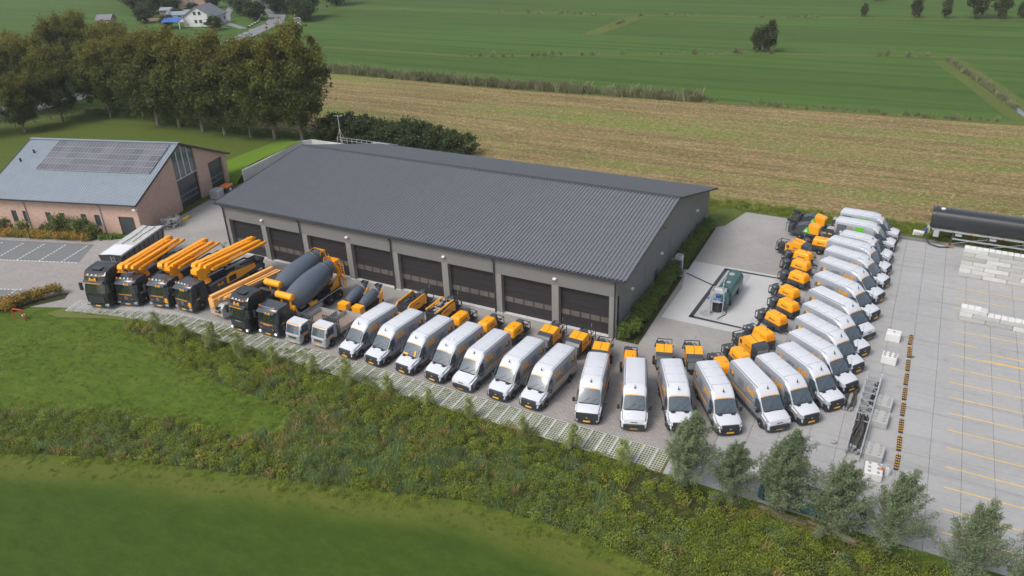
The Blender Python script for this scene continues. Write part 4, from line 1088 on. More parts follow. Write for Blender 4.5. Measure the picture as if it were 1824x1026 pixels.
# ------------------------------------------------------------------ screed pumps and other plant
def clutter(t, x0, x1, w, z0, z1, seed, mat='black_plastic'):
    """mixing vessel, hoses and lifting frame at the working end of a pump"""
    rnd = random.Random(seed)
    MB().lathe([(0, 0.28), (0.1, 0.36), (0.75, 0.36), (0.85, 0.26)], ((x0+x1)/2, -0.25, z0+0.1), (0.15, 0, 1), 12).part('mixing_vessel', 'dark_grey', t, 30)
    MB().add([(x1, -w*0.4, z1), (x1+0.7, -w*0.4, z1), (x1+0.7, w*0.4, z1), (x1, w*0.4, z1), (x1+0.15, -w*0.25, z0+0.3), (x1+0.5, -w*0.25, z0+0.3), (x1+0.5, w*0.25, z0+0.3), (x1+0.15, w*0.25, z0+0.3)], [(0, 1, 5, 4), (1, 2, 6, 5), (2, 3, 7, 6), (3, 0, 4, 7)]).part('hopper', mat, t)
    fr = MB()
    for s in (1, -1):
        fr.beam((x0-0.05, s*w/2, z0), (x0-0.05, s*w/2, z1+0.10), 0.05, 0.05)
        fr.beam((x0-0.05, s*w/2, z1+0.10), (x1+0.1, s*w/2, z1+0.15), 0.05, 0.05)
        fr.beam((x1+0.1, s*w/2, z0), (x1+0.1, s*w/2, z1+0.15), 0.05, 0.05)
    fr.beam((x0-0.05, -w/2, z1+0.10), (x0-0.05, w/2, z1+0.10), 0.05, 0.05).part('lifting_frame', 'chassis', t)
    hs = MB()
    for k in range(4):
        pts = []
        y = rnd.uniform(-w/2, w/2)
        for j in range(6):
            pts.append((x0+(x1-x0)*j/5+rnd.uniform(-0.08, 0.08), y+math.sin(j*1.3+k)*0.22, z0+0.15+rnd.uniform(0, (z1-z0)*0.9)))
        hs.tube(pts, 0.045, 6)
    hs.part('hose', 'black_plastic', t, 40)
    MB().tube([(x0-0.02, 0.2, z1+0.3), (x0+0.1, 0.3, z1+0.75)], 0.02, 5).part('rod', 'steel', t)
def jockey(t, x0, x1, z=0.5):
    MB().beam((x0, 0.0, z), (x1, 0, z-0.05), 0.09, 0.09).beam((x0, -0.35, z), (x0+0.6, 0, z), 0.06, 0.06).beam((x0, 0.35, z), (x0+0.6, 0, z), 0.06, 0.06).cyl((x1-0.2, 0.12, z+0.3), (x1-0.2, 0.12, 0.1), 0.03, n=8).part('tow_bar', 'chassis', t)
def hood_marks(t, x, z, y, s):
    mb = MB()
    rnd = random.Random(9)
    mb.box(x-0.32, x-0.18, min(y*s, s*(y+0.012)), max(y*s, s*(y+0.012)), z-0.07, z+0.09)
    for k in range(4): mb.box(x-0.13+k*0.13, x-0.03+k*0.13, min(y*s, s*(y+0.012)), max(y*s, s*(y+0.012)), z-0.05, z+0.05+0.03*(k == 0))
    mb.part('emblem', 'grey_print', t)
def pump_compact(label, loc, rz, seed, pale=False, group='small orange screed pumps'):
    t = thing('screed_pump', label, 'screed pump', loc, rz, group)
    om = 'orange_pale' if pale else 'orange'
    MB().rbox(-0.95, 1.02, -0.54, 0.54, 0.40, 0.96, 0.10, 2).part('base_tub', 'dark_grey', t, 40)
    h = MB().rbox(-0.86, 1.02, -0.60, 0.60, 0.86, 1.66, 0.16, 3, sx=0.12, sy=0.12, fx=0.10).part('hood', om, t, 50)
    lo = MB()
    for k in range(4): lo.box(1.0-0.045*k-0.02, 1.03-0.045*k, -0.42, 0.42, 1.05+k*0.12, 1.09+k*0.12)
    lo.part('louvre', om, h)
    for s in (1, -1):
        hood_marks(h, 0.05, 1.22, 0.56, s)
        wheel(t, 0.1, s*0.82, 0.31, 0.18, s, 'steel')
        MB().rbox(-0.30, 0.50, s*0.74-0.12, s*0.74+0.12, 0.60, 0.70, 0.03).part('mudguard', 'black_plastic', t)
    MB().cyl((0.25, 0.18, 1.64), (0.25, 0.18, 1.70), 0.05, n=8).part('exhaust', 'black_plastic', h)
    clutter(t, -1.9, -1.15, 1.05, 0.45, 1.05, seed)
    MB().box(-2.0, -0.9, -0.45, 0.45, 0.34, 0.46).part('chassis_frame', 'chassis', t)
    jockey(t, 1.0, 1.95)
    return t
def pump_long(label, loc, rz, seed, group='large orange screed pumps with grey louvred ends'):
    t = thing('screed_pump', label, 'screed pump', loc, rz, group)
    MB().box(-1.6, 1.2, -0.55, 0.55, 0.34, 0.60).part('chassis_frame', 'chassis', t)
    b = MB().prism([(-1.15, 0.62), (0.55, 0.62), (0.55, 1.72), (-0.55, 1.86), (-1.15, 1.45)], -0.66, 0.66, 'y')
    h = b.part('hood', 'orange', t)
    MB().prism([(0.55, 0.62), (1.25, 0.66), (1.25, 1.40), (1.05, 1.62), (0.555, 1.74)], -0.64, 0.64, 'y').part('louvre_block', 'dark_grey', t)
    lo = MB()
    for k in range(6): lo.box(1.25, 1.28, -0.52, 0.52, 0.72+k*0.11, 0.77+k*0.11)
    lo.part('louvre', 'steel', t)
    MB().add([(-0.56, -0.5, 1.875), (-0.56, 0.5, 1.875), (-1.13, 0.5, 1.485), (-1.13, -0.5, 1.485)], [(0, 1, 2, 3)]).add([(-0.52, -0.5, 1.85), (-0.52, 0.5, 1.85), (-1.1, 0.5, 1.47), (-1.1, -0.5, 1.47)], [(0, 1, 2, 3)]).part('grey_lid', 'steel', h)
    MB().beam((-0.5, 0, 1.86), (0.5, 0, 1.73), 0.03, 0.03).part('seam', 'black_plastic', h)
    for s in (1, -1):
        MB().box(-1.0, -0.72, min(s*0.66, s*0.672), max(s*0.66, s*0.672), 1.05, 1.42).part('side_opening', 'black_plastic', h)
        hood_marks(h, 0.05, 1.2, 0.66, s)
        wheel(t, -0.35, s*0.92, 0.36, 0.22, s, 'steel')
    clutter(t, -2.1, -1.35, 1.2, 0.45, 1.3, seed)
    MB().box(-2.2, -1.2, -0.45, 0.45, 0.34, 0.46).part('chassis_frame', 'chassis', t)
    jockey(t, 1.2, 2.1)
    return t
def pump_open(label, loc, rz, seed, style):
    t = thing('compressor_trailer', label, 'compressor', loc, rz, 'open topped orange compressors by the shed doors')
    MB().box(-1.7, 1.5, -0.70, 0.70, 0.36, 0.62).part('chassis_frame', 'chassis', t)
    MB().box(-1.3, 1.4, -0.62, 0.62, 0.62, 1.42).part('engine', 'black_plastic', t)
    for s in (1, -1):
        if style == 0:
            MB().prism([(-1.35, 0.62), (1.45, 0.62), (1.50, 1.35), (1.10, 1.62), (-1.2, 1.75), (-1.40, 1.4)], s*0.70-0.05, s*0.70+0.05, 'y').part('side_panel', 'orange', t)
        else:
            MB().prism([(-1.35, 0.62), (0.75, 0.62), (0.75, 1.30), (-1.2, 1.55), (-1.40, 1.4)], s*0.70-0.05, s*0.70+0.05, 'y').part('side_panel', 'orange', t)
            MB().beam((1.35, s*0.62, 1.66), (-1.3, s*0.62, 1.74), 0.14, 0.10).part('top_beam', 'orange', t)
        hood_marks(t, 0.1, 1.15, 0.75, s)
        wheel(t, -0.9, s*0.95, 0.36, 0.2, s, 'steel')
    MB().box(1.40, 1.46, -0.60, 0.60, 0.62, 1.5).part('radiator', 'dark_grey', t)
    if style == 0:
        MB().box(1.42, 1.56, -0.74, 0.74, 0.56, 0.70).part('front_beam', 'orange', t)
    lo = MB()
    for k in range(7): lo.box(1.46, 1.48, -0.55, 0.55, 0.75+k*0.10, 0.79+k*0.10)
    lo.part('louvre', 'black_plastic', t)
    en = MB(); rnd = random.Random(seed)
    for k in range(9):
        x, y = rnd.uniform(-1.1, 1.1), rnd.uniform(-0.4, 0.4)
        en.cb((x, y, 1.48), (rnd.uniform(0.2, 0.5), rnd.uniform(0.15, 0.35), 0.14+rnd.random()*0.12))
    en.part('engine_part', 'steel' if style else 'dark_grey', t)
    for x in (-0.9, 0.2, 1.2): MB().box(x-0.04, x+0.04, -0.66, 0.66, 1.56, 1.62).part('cross_bar', 'chassis', t)
    clutter(t, -2.6, -1.8, 1.2, 0.5, 1.25, seed)
    MB().box(-2.7, -1.7, -0.5, 0.5, 0.36, 0.46).part('chassis_frame', 'chassis', t)
    return t
def pump_eco(label, loc, rz, seed):
    t = thing('screed_pump', label, 'screed pump', loc, rz, 'dark trailer pumps with a small grey unit in front')
    MB().box(-2.3, 3.6, -0.45, 0.45, 0.42, 0.56).part('chassis_frame', 'chassis', t)
    MB().box(-2.3, 1.0, -0.7, 0.7, 0.56, 0.80).part('base_tub', 'dark_grey', t)
    MB().prism([(-1.5, 0.8), (-0.15, 0.8), (-0.15, 1.75), (-0.6, 1.75), (-1.5, 1.45)], -0.62, 0.62, 'y').part('hood', 'dark_grey', t)
    MB().prism([(-0.145, 0.8), (1.0, 0.8), (1.0, 1.45), (0.85, 1.58), (-0.145, 1.78)], -0.62, 0.62, 'y').part('hood', 'orange', t, label='orange front half of the hood')
    for s in (1, -1):
        MB().prism([(-0.75, 0.85), (0.15, 0.85), (-0.1, 1.5), (-0.35, 1.5)], s*0.63-0.008, s*0.63+0.008, 'y').part('picture_print', 'green_print', t)
        MB().prism([(-0.55, 0.95), (-0.2, 0.95), (-0.3, 1.3)], s*0.645-0.008, s*0.645+0.008, 'y').part('picture_print', 'white_print', t)
        wheel(t, -0.9, s*0.85, 0.33, 0.2, s, 'steel'); wheel(t, -0.15, s*0.85, 0.33, 0.2, s, 'steel')
    MB().prism([(1.75, 0.6), (2.7, 0.6), (2.7, 1.35), (2.45, 1.72), (1.75, 1.72)], -0.4, 0.4, 'y').part('grey_unit', 'dark_grey', t)
    MB().prism([(1.75, 1.725), (2.44, 1.725), (2.71, 1.36), (2.74, 1.40), (2.47, 1.77), (1.75, 1.77)], -0.41, 0.41, 'y').part('unit_lid', 'steel', t)
    for s in (1, -1): MB().box(1.95, 2.35, min(s*0.4, s*0.412), max(s*0.4, s*0.412), 1.1, 1.25).part('lettering', 'yellow', t)
    clutter(t, -2.5, -1.75, 1.2, 0.6, 1.5, seed)
    MB().lathe([(0, 0.42), (0.2, 0.45), (0.3, 0.3)], (-2.4, 0.2, 1.55), (0.3, 0.2, 1), 12).part('feed_lid', 'black_plastic', t, 40)
    hs = MB(); rnd = random.Random(seed)
    for k in range(5):
        hs.tube([(1.2+j*0.45, rnd.uniform(-0.5, 0.5), 0.62+rnd.random()*0.2) for j in range(6)], 0.06, 6)
    hs.part('hose', 'black_plastic', t, 40)
    MB().tube([(3.5, 0.2, 0.5), (4.2, 0.3, 0.45), (4.9, -0.1, 0.5)], 0.05, 6).beam((3.4, 0, 0.5), (4.6, 0, 0.48), 0.1, 0.1).part('tow_bar', 'chassis', t)
    return t
def trailer_pump():
    t = thing('stationary_pump', 'pale orange folded boom on a grey ballast body beside the tall black mixer truck', 'concrete pump', (-36.0, -12.45, 0), R(-97))
    MB().prism([(-1.9, 0.35), (-0.1, 0.35), (0.05, 0.55), (-0.05, 1.35), (-0.4, 1.65), (-1.7, 1.65), (-1.95, 1.2)], -0.95, 0.95, 'y').part('ballast_body', 'steel', t)
    for k in range(5): MB().add([(0.062, -0.8+k*0.3, 0.56), (0.062, -0.65+k*0.3, 0.56), (0.048, -0.55+k*0.3, 0.70), (0.048, -0.70+k*0.3, 0.70)], [(0, 1, 2, 3)]).part('warning_stripe', 'yellow', t)
    MB().box(0.04, 0.06, 0.2, 0.6, 0.95, 1.10).part('lettering', 'yellow', t)
    en = MB(); rnd = random.Random(3)
    for k in range(10): en.cyl((-0.2, rnd.uniform(-0.1, 0.85), rnd.uniform(0.75, 1.5)), (0.15, rnd.uniform(-0.1, 0.85), rnd.uniform(0.75, 1.5)), 0.07, n=8)
    en.part('valve', 'chassis', t, 30)
    MB().rbox(-0.55, 0.15, -0.75, 0.1, 1.2, 2.2, 0.05).part('turret', 'orange_pale', t, 40)
    MB().beamt((0.1, -0.3, 2.35), (-7.2, -0.15, 2.55), 0.42, 0.34, 0.34, 0.28).part('boom_arm', 'orange_pale', t)
    MB().beamt((-0.4, 0.15, 2.1), (-7.5, 0.25, 2.25), 0.32, 0.32, 0.26, 0.22).part('boom_arm', 'orange_pale', t)
    MB().beamt((-0.8, 0.52, 2.05), (-7.6, 0.55, 2.2), 0.26, 0.28, 0.2, 0.2).part('boom_arm', 'orange_pale', t)
    MB().tube([(-0.5, 0.75, 2.1), (-3.5, 0.8, 2.35), (-7.4, 0.75, 2.3)], 0.06, 8).part('delivery_pipe', 'orange_pale', t, 40)
    chassis(t, -8.2, -1.5, [(-6.4, True), (-7.5, True)])
    MB().box(-8.0, -1.9, -0.9, 0.9, 1.06, 1.3).part('deck', 'dark_grey', t)
    MB().rbox(-5.5, -2.2, -0.7, 0.7, 1.3, 1.75, 0.05).part('locker', 'dark_grey', t)
    return t

# ------------------------------------------------------------------ the shed
SL, SW, SHE, SHR, SHB, SRY = 47.17, 30.08, 5.92, 8.35, 4.25, 14.77
def build_shed():
    t = thing('shed', 'long dark grey equipment shed with eight black overhead doors and a ribbed dark roof', 'shed', (0, 0, 0))
    bay = SL/8
    pw = 0.68
    HD = 4.14
    # front cladding band over the doors, in five sheets
    segs = [(-SL, -SL+bay*1.9), (-SL+bay*1.9, -SL+bay*3.9), (-SL+bay*3.9, -SL+bay*5.9), (-SL+bay*5.9, 0)]
    for a, b in segs:
        MB().box(a+0.01, b-0.01, 0.0, 0.25, HD, SHE-0.02).part('front_cladding', 'wall_grey', t)
    for i in range(9):
        x = -SL+bay*i
        x0 = x-pw/2 if 0 < i < 8 else (x if i == 0 else x-pw)
        MB().box(x0, x0+pw, -0.02, 0.6, 0.0, HD).part('pillar', 'pillar', t)
        MB().box(x0-0.02, x0+pw+0.02, -0.06, 0.55, 0.0, 0.10).part('pillar_foot', 'concrete_light', t)
    for i in range(8):
        x0 = -SL+bay*i+(pw/2 if i else pw)
        x1 = -SL+bay*(i+1)-(pw/2 if i < 7 else pw)
        d = MB().box(x0+0.005, x1-0.005, 0.50, 0.56, 0.02, HD-0.01).part('overhead_door', 'dark_trim', t)
        zs = [0.02, 0.55, 1.10, 1.78, 2.35, 2.95, 3.55, HD-0.01]
        for k in range(7):
            if k == 2:
                wd = (x1-x0)/5
                MB().box(x0+0.01, x1-0.01, 0.462, 0.50, zs[k]+0.005, zs[k+1]-0.005).part('window_section', 'door_black', d)
                for j in range(5):
                    MB().box(x0+wd*j+0.07, x0+wd*(j+1)-0.07, 0.445, 0.462, zs[k]+0.07, zs[k+1]-0.07).part('pane', 'door_pane', d)
            else:
                m = MB().box(x0+0.01, x1-0.01, 0.455, 0.50, zs[k]+0.012, zs[k+1]-0.012)
                for q in range(1, 4): 
                    zz = zs[k]+(zs[k+1]-zs[k])*q/4
                    m.box(x0+0.01, x1-0.01, 0.447, 0.455, zz-0.05, zz+0.0)
                m.part('door_section', 'door_black', d)
        MB().box(x0, x1, 0.05, 0.6, -0.02, 0.012).part('threshold', 'concrete_light', t)
    # side walls, back wall
    gab = [(0.25, 0.9), (SW, 0.9), (SW, SHB-0.1), (SRY, SHR-0.16), (0.25, SHE-0.12)]
    MB().prism(gab, -0.25, 0.0, 'x').part('side_wall', 'side_grey', t)
    MB().prism([(0.25, 0), (SW, 0), (SW, 0.9), (0.25, 0.9)], -0.22, 0.05, 'x').part('plinth', 'concrete_light', t)
    for k in range(1, 4):
        MB().box(0.0, 0.012, k*SW/4-0.02, k*SW/4+0.02, 0.92, min(SHE, SHB)).part('cladding_joint', 'dark_trim', t)
    MB().prism(gab[:1]+[(SW, 0.9), (SW, SHB-0.1), (SRY, SHR-0.16), (0.25, SHE-0.12)], -SL, -SL+0.25, 'x').part('side_wall', 'side_grey', t)
    MB().prism([(0.25, 0), (SW, 0), (SW, 0.9), (0.25, 0.9)], -SL-0.05, -SL+0.2, 'x').part('plinth', 'concrete_light', t)
    MB().box(-SL+0.25, -0.25, SW-0.25, SW, 0, SHB-0.1).part('back_wall', 'side_grey', t)
    # ribbed roof slopes with the small steps of tile-profile sheet
    def slope(y0, z0, y1, z1, name):
        ox = 0.87
        nr = int((SL+2*ox)/0.36)
        dx = (SL+2*ox)/nr
        ny = 30
        rows = []
        prof = [(0.0, 0.0), (0.13, 0.0), (0.17, 0.10), (0.26, 0.10)]
        for j in range(ny):
            for e in (0, 1):
                q = (j+e)/ny
                y = y0+(y1-y0)*q; z = z0+(z1-z0)*q+(0.03 if e == 0 else 0.0)
                rows.append([(-SL-ox+i*dx+px*dx/0.30, y, z+pz) for i in range(nr) for px, pz in prof]+[(SL*0+ox, y, z)])
        mb = MB().grid(rows)
        r = mb.part(name, 'roof', t)
        under = MB().add([(-SL-ox, y0, z0-0.12), (ox, y0, z0-0.12), (ox, y1, z1-0.12), (-SL-ox, y1, z1-0.12)], [(0, 1, 2, 3)])
        for xx in (-SL-ox, ox): under.add([(xx, y0, z0-0.12), (xx, y1, z1-0.12), (xx, y1, z1+0.03), (xx, y0, z0+0.03)], [(0, 1, 2, 3)])
        under.add([(-SL-ox, y0, z0-0.12), (ox, y0, z0-0.12), (ox, y0, z0+0.03), (-SL-ox, y0, z0+0.03)], [(0, 1, 2, 3)])
        under.part('roof_edge', 'dark_trim', t)
        return r
    r1 = slope(-0.22, SHE+0.02, SRY, SHR, 'front_roof_slope')
    r2 = slope(SW+0.12, SHB, SRY, SHR, 'back_roof_slope')
    MB().prism([(SRY-0.35, SHR-0.02), (SRY, SHR+0.13), (SRY+0.35, SHR-0.06), (SRY+0.35, SHR-0.0), (SRY, SHR+0.19), (SRY-0.35, SHR+0.04)], -SL-0.9, 0.9, 'x').part('ridge_cap', 'dark_trim', t)
    for xx in (-SL-0.88, 0.86):
        MB().beam((xx, -0.22, SHE+0.05), (xx, SRY, SHR+0.04), 0.10, 0.14).beam((xx, SRY, SHR+0.04), (xx, SW+0.1, SHB+0.03), 0.10, 0.14).part('verge_trim', 'dark_trim', t)
    MB().prism([(-0.42, SHE-0.12), (-0.24, SHE-0.12), (-0.24, SHE+0.03), (-0.42, SHE+0.03)], -SL-0.85, 0.85, 'x').part('gutter', 'dark_trim', t)
    for x in (-SL+0.12, -SL+bay*1.92, -SL+bay*3.94, -SL+bay*5.94, -0.14):
        MB().tube([(x, -0.33, SHE-0.1), (x, -0.12, SHE-0.5), (x, -0.12, 0.05)], 0.065, 8).part('downpipe', 'dark_trim', t, 30)
    for i in (1, 3, 5, 7):
        MB().rbox(-SL+bay*i-0.16, -SL+bay*i+0.16, -0.22, -0.0, 4.75, 4.92, 0.04).part('wall_lamp', 'white_lamp', t, 40)
    for y in (3.6, 12.0, 24.5):
        MB().rbox(0.0, 0.26, y-0.18, y+0.18, 3.3, 3.5, 0.05).part('wall_lamp', 'white_lamp', t, 40)
    MB().beam((0.1, 12.8, 5.9), (0.3, 11.9, 6.1), 0.10, 0.03).part('dark_wall_bar', 'dark_trim', t)  # small slanted dark bar on the gable wall
    MB().box(0.0, 0.02, 10.4, 11.4, 0.1, 2.1).part('side_door', 'dark_trim', t)
    return t
def build_brick():
    a = R(15.5)
    t = thing('workshop', 'pink brown brick workshop with solar panels on its grey roof', 'workshop', (-61.2, -0.9, 0), a)
    L, W_, HE, HR = 21.6, 20.0, 4.25, 8.6
    # right gable with two door openings and a glazed top
    yA, yB = 8.4, 12.9      # main opening
    yC, yD = 15.6, 19.1
    roofz = lambda y: HE+(HR-HE)*(1-abs(y-W_/2)/(W_/2))
    def gpan(y0, y1, z0f=lambda y: 0.0):
        pts = [(y0, z0f(y0)), (y1, z0f(y1))]
        if y0 < W_/2 < y1: pts += [(y1, roofz(y1)), (W_/2, HR), (y0, roofz(y0))]
        else: pts += [(y1, roofz(y1)), (y0, roofz(y0))]
        MB().prism([(y, z-0.1 if z > 1 else z) for y, z in pts], -0.3, 0.0, 'x').part('gable_wall', 'brick', t)
    gpan(0.3, yA-0.4, lambda y: 0); gpan(yB+0.2, yC); 
    gpan(yA-0.4, yA, lambda y: 0); 
    gpan(yD, W_, lambda y: 0)
    gpan(yC, yD, lambda y: 4.2)
    # glazing over the main gate: mullions and panes
    g = MB().prism([(yA, 4.0), (yB+0.2, 4.0), (yB+0.2, roofz(yB+0.2)-0.12), (W_/2, HR-0.12), (yA, roofz(yA)-0.12)], -0.28, -0.22, 'x').part('gable_window', 'dark_trim', t)
    nb = 4
    for k in range(nb):
        ya, yb = yA+(yB+0.2-yA)*k/nb+0.07, yA+(yB+0.2-yA)*(k+1)/nb-0.07
        zz = 4.15
        pts = [(ya, zz), (yb, zz), (yb, roofz(yb)-0.3)]
        if ya < W_/2 < yb: pts.append((W_/2, HR-0.3))
        pts.append((ya, roofz(ya)-0.3))
        MB().prism(pts, -0.22, -0.19, 'x').part('pane', 'glass', g)
        MB().box(-0.22, -0.08, ya-0.13, ya-0.01, 4.0, roofz(ya)-0.15).part('mullion', 'white_stone', g)
    MB().box(-0.25, -0.1, yA, yB+0.2, 3.92, 4.05).part('lintel', 'concrete_light', t)
    for (y0, y1, zt) in ((yA, yB, 3.9), (yC, yD, 4.2)):
        d = MB().box(-0.42, -0.36, y0, y1+0.0, 0.02, zt).part('sectional_gate', 'dark_trim', t)
        MB().box(-0.36, -0.33, y0+0.05, y1-0.05, zt-1.45, zt-0.05).part('gate_section', 'cab_grey', d)
        MB().box(-0.36, -0.33, y0+0.05, y1-0.05, 0.03, 0.95).part('gate_section', 'cab_grey', d)
        for r_ in range(2):
            for k in range(3):
                w_ = (y1-y0)/3
                MB().box(-0.355, -0.32, y0+w_*k+0.08, y0+w_*(k+1)-0.08, 1.02+r_*0.72, 1.60+r_*0.72).part('pane', 'glass', d)
                MB().box(-0.34, -0.30, y0+w_*k+0.02, y0+w_*(k+1)-0.02, 0.95+r_*0.72, 1.0+r_*0.72).part('rail', 'steel', d)
    # front wall built between its openings
    wins = [(-18.5, -17.7), (-16.8, -16.0), (-13.4, -12.6), (-11.4, -10.6), (-8.25, -7.45), (-6.3, -5.5)]
    opens = [(a_, b_, 0.9, 2.35) for a_, b_ in wins]+[(-2.9, -0.75, 0.0, 2.3)]
    x = -L
    for a_, b_, z0, z1 in opens:
        MB().box(x, a_, 0.0, 0.3, 0, HE-0.1).part('front_wall', 'brick', t)
        MB().box(a_, b_, 0.0, 0.3, z1, HE-0.1).part('front_wall', 'brick', t)
        if z0 > 0:
            MB().box(a_, b_, 0.0, 0.3, 0, z0).part('front_wall', 'brick', t)
            wn = MB().box(a_, b_, 0.16, 0.22, z0, z1).part('window', 'dark_trim', t)
            MB().box(a_+0.07, b_-0.07, 0.14, 0.16, z0+0.07, z1-0.07).part('pane', 'glass', wn)
            MB().box(a_-0.03, b_+0.03, -0.06, 0.14, z0-0.06, z0).part('sill', 'concrete', wn)
        else:
            MB().box(a_, b_, 0.12, 0.2, 0.02, z1).part('door', 'dark_grey', t)
        x = b_
    MB().box(x, 0.0, 0.0, 0.3, 0, HE-0.1).part('front_wall', 'brick', t)
    MB().box(-L, -L+0.3, 0.3, W_, 0, HE-0.2).box(-L+0.3, -0.3, W_-0.3, W_, 0, HE-0.2).part('back_wall', 'brick', t)
    MB().prism([(0.3, HE-0.2), (W_, HE-0.2), (W_/2, HR-0.1)], -L, -L+0.3, 'x').part('gable_wall', 'brick', t)
    # roof slopes
    def slope(y0, z0, y1, z1, s):
        n = 62; dx = (L+0.9)/n
        pf = [(0, 0), (0.2, 0), (0.25, 0.05), (0.32, 0.05)]
        rows = [[(-L-0.45+i*dx+px*dx/0.36, y, z+pz) for i in range(n) for px, pz in pf]+[(0.45, y, z)] for y, z in ((y0, z0), (y1, z1))]
        r_ = MB().grid(rows).part('roof_slope', 'roof_blue', t)
        ed = MB().add([(-L-0.45, y0, z0-0.14), (0.45, y0, z0-0.14), (0.45, y1, z1-0.14), (-L-0.45, y1, z1-0.14)], [(0, 1, 2, 3)])
        for xx in (-L-0.45, 0.45): ed.beam((xx, y0, z0-0.04), (xx, y1, z1-0.04), 0.10, 0.22)
        ed.part('roof_edge', 'dark_trim', t)
        return r_
    sl = (HR-HE)/(W_/2)
    rf = slope(-0.5, HE-0.5*sl+0.02, W_/2, HR, 1)
    slope(W_+0.5, HE-0.5*sl+0.02, W_/2, HR, -1)
    MB().beam((-L-0.45, W_/2, HR+0.05), (0.45, W_/2, HR+0.05), 0.5, 0.10).part('ridge_cap', 'roof_blue', t)
    MB().beam((-L-0.4, -0.58, HE-0.25), (0.4, -0.58, HE-0.25), 0.14, 0.14).part('gutter', 'dark_trim', t)
    # solar panels, four rows of eleven
    me = None
    x0_, x1_, cols, rws = -17.3, -0.55, 11, 5
    q0, q1 = 0.45, 0.965
    frame_me = None
    cw = (x1_-x0_)/cols
    sn = math.atan(sl)
    slen = (W_/2)*math.sqrt(1+sl*sl)
    rh = slen*(q1-q0)/rws
    pm = MB().box(0.015, cw-0.015, 0.015, rh-0.015, 0, 0.04).mesh('solar_panel', 'solar')
    fm = MB()
    for k in range(1, 3): fm.box(cw*k/3-0.012, cw*k/3+0.012, 0.02, rh-0.02, 0.04, 0.045)
    fm.box(0.0, cw, -0.01, 0.025, 0, 0.055).box(-0.0, 0.03, 0.0, rh, 0, 0.055)
    fmm = fm.mesh('frame', 'white_frame')
    for i in range(cols):
        for j in range(rws):
            s_ = slen*q0+rh*j
            o = link('solar_panel', pm, rf, (x0_+cw*i, s_*math.cos(sn), HE+s_*math.sin(sn)+0.10))
            o.rotation_euler = (sn, 0, 0)
            if (i*7+j*3) % 1 == 0:
                f_ = bpy.data.objects.new('panel_frame', fmm); COL.objects.link(f_); f_.parent = rf
                f_.location = o.location; f_.rotation_euler = o.rotation_euler
    for x in (-16.1, -5.2):
        MB().tube([(x, -0.5, HE-0.3), (x, -0.08, HE-0.8), (x, -0.08, 0.05)], 0.055, 8).part('downpipe', 'steel', t, 30)
    MB().rbox(-0.3, 0.15, -0.45, -0.05, 3.3, 3.55, 0.05).part('wall_lamp', 'white_lamp', t)
    for x, yq in ((-19.6, 0.74), (-20.5, 0.58)):
        s_ = slen*yq
        MB().cyl((x, s_*math.cos(sn), HE+s_*math.sin(sn)), (x, s_*math.cos(sn), HE+s_*math.sin(sn)+0.5), 0.12, n=10).part('roof_vent', 'black_plastic', rf, 30)
    return t
MT['solar'] = M('solar cells', (0.15, 0.15, 0.17), 0.25, 0.2, 1.5, randvar=0.35, spec=0.6)
MT['white_frame'] = M('aluminium frame', (0.42, 0.44, 0.47), 0.4, 0.1, metal=0.3)
# ------------------------------------------------------------------ ground, fields, yard
def poly_inside(x, y, P):
    c = False
    j = len(P)-1
    for i in range(len(P)):
        if (P[i][1] > y) != (P[j][1] > y) and x < (P[j][0]-P[i][0])*(y-P[i][1])/(P[j][1]-P[i][1])+P[i][0]: c = not c
        j = i
    return c
g = sheet('ground', [(-2600, -260), (2600, -260), (2600, 3200), (-2600, 3200)], -0.10, 'field')
FAR = 1500
sheet('pasture', [(-300, 89), (-102, 86.5), (-17, 88.0), (34.8, 90.0), (90, 92), (400, 100), (400, 139), (37, 146), (-20, 137), (-84, 112), (-130, 112), (-300, 112)], -0.06, 'field')
LOW = [(-75, -44), (-46, -39), (-35.4, -34.2), (-27.1, -30.9), (-18.3, -28.4), (-8.6, -25.6), (-0.3, -23.1), (7.5, -22.9), (12.7, -23.6), (30, -26), (60, -27)]
def meadow_grid():
    xs = np.arange(-76, 61, 0.9); ys = np.arange(-60, -14.9, 0.9)
    ly = np.interp(xs, [p[0] for p in LOW], [p[1] for p in LOW])
    me = bpy.data.meshes.new('meadow')
    V = [(x, y, -0.06) for x in xs for y in ys]
    n = len(ys)
    F = [(i*n+j, (i+1)*n+j, (i+1)*n+j+1, i*n+j+1) for i in range(len(xs)-1) for j in range(n-1)]
    me.from_pydata(V, [], F)
    at = me.color_attributes.new('worn', 'FLOAT_COLOR', 'POINT')
    C_ = []
    for i, x in enumerate(xs):
        for y in ys:
            d = ly[i]-y+0.7*noise.noise(Vector((x*0.3, y*0.3, 0)))
            w1 = max(0.0, 1-abs(d-1.5)/1.9) if d > -1.5 else 0.0
            low = min(1.0, max(0.0, (d-1.2)/2.5))
            C_ += [w1, low, 0, 1]
    at.data.foreach_set('color', C_)
    me.materials.append(MT['meadow'])
    return struct(link('meadow', me))
meadow_grid()
sheet('lawn', [(-132, 4), (-90, -8), (-79, -9), (-64, -2.0), (-62.0, 12), (-60.0, 36), (-78, 37), (-112, 36.0), (-128, 30)], -0.05, 'lawn')
sheet('verge', [(-140, -40), (-80, -14), (-90, -8), (-132, 4), (-128, 30), (-112, 36), (-60, 37), (-5, 33), (2, 29), (200, 29), (200, 40), (15, 39), (-60, 43), (-112, 43), (-136, 42), (-146, 20), (-190, -30)], -0.07, 'verge')
sheet('stubble_field', [(-112, 42.5), (-60, 41.5), (-0.5, 37.5), (15, 38.5), (60, 39), (300, 44), (300, 97), (34.8, 88.5), (-17, 86.6), (-57, 84.0), (-102.5, 85.0), (-124, 84), (-120, 55)], -0.045, 'stubble')
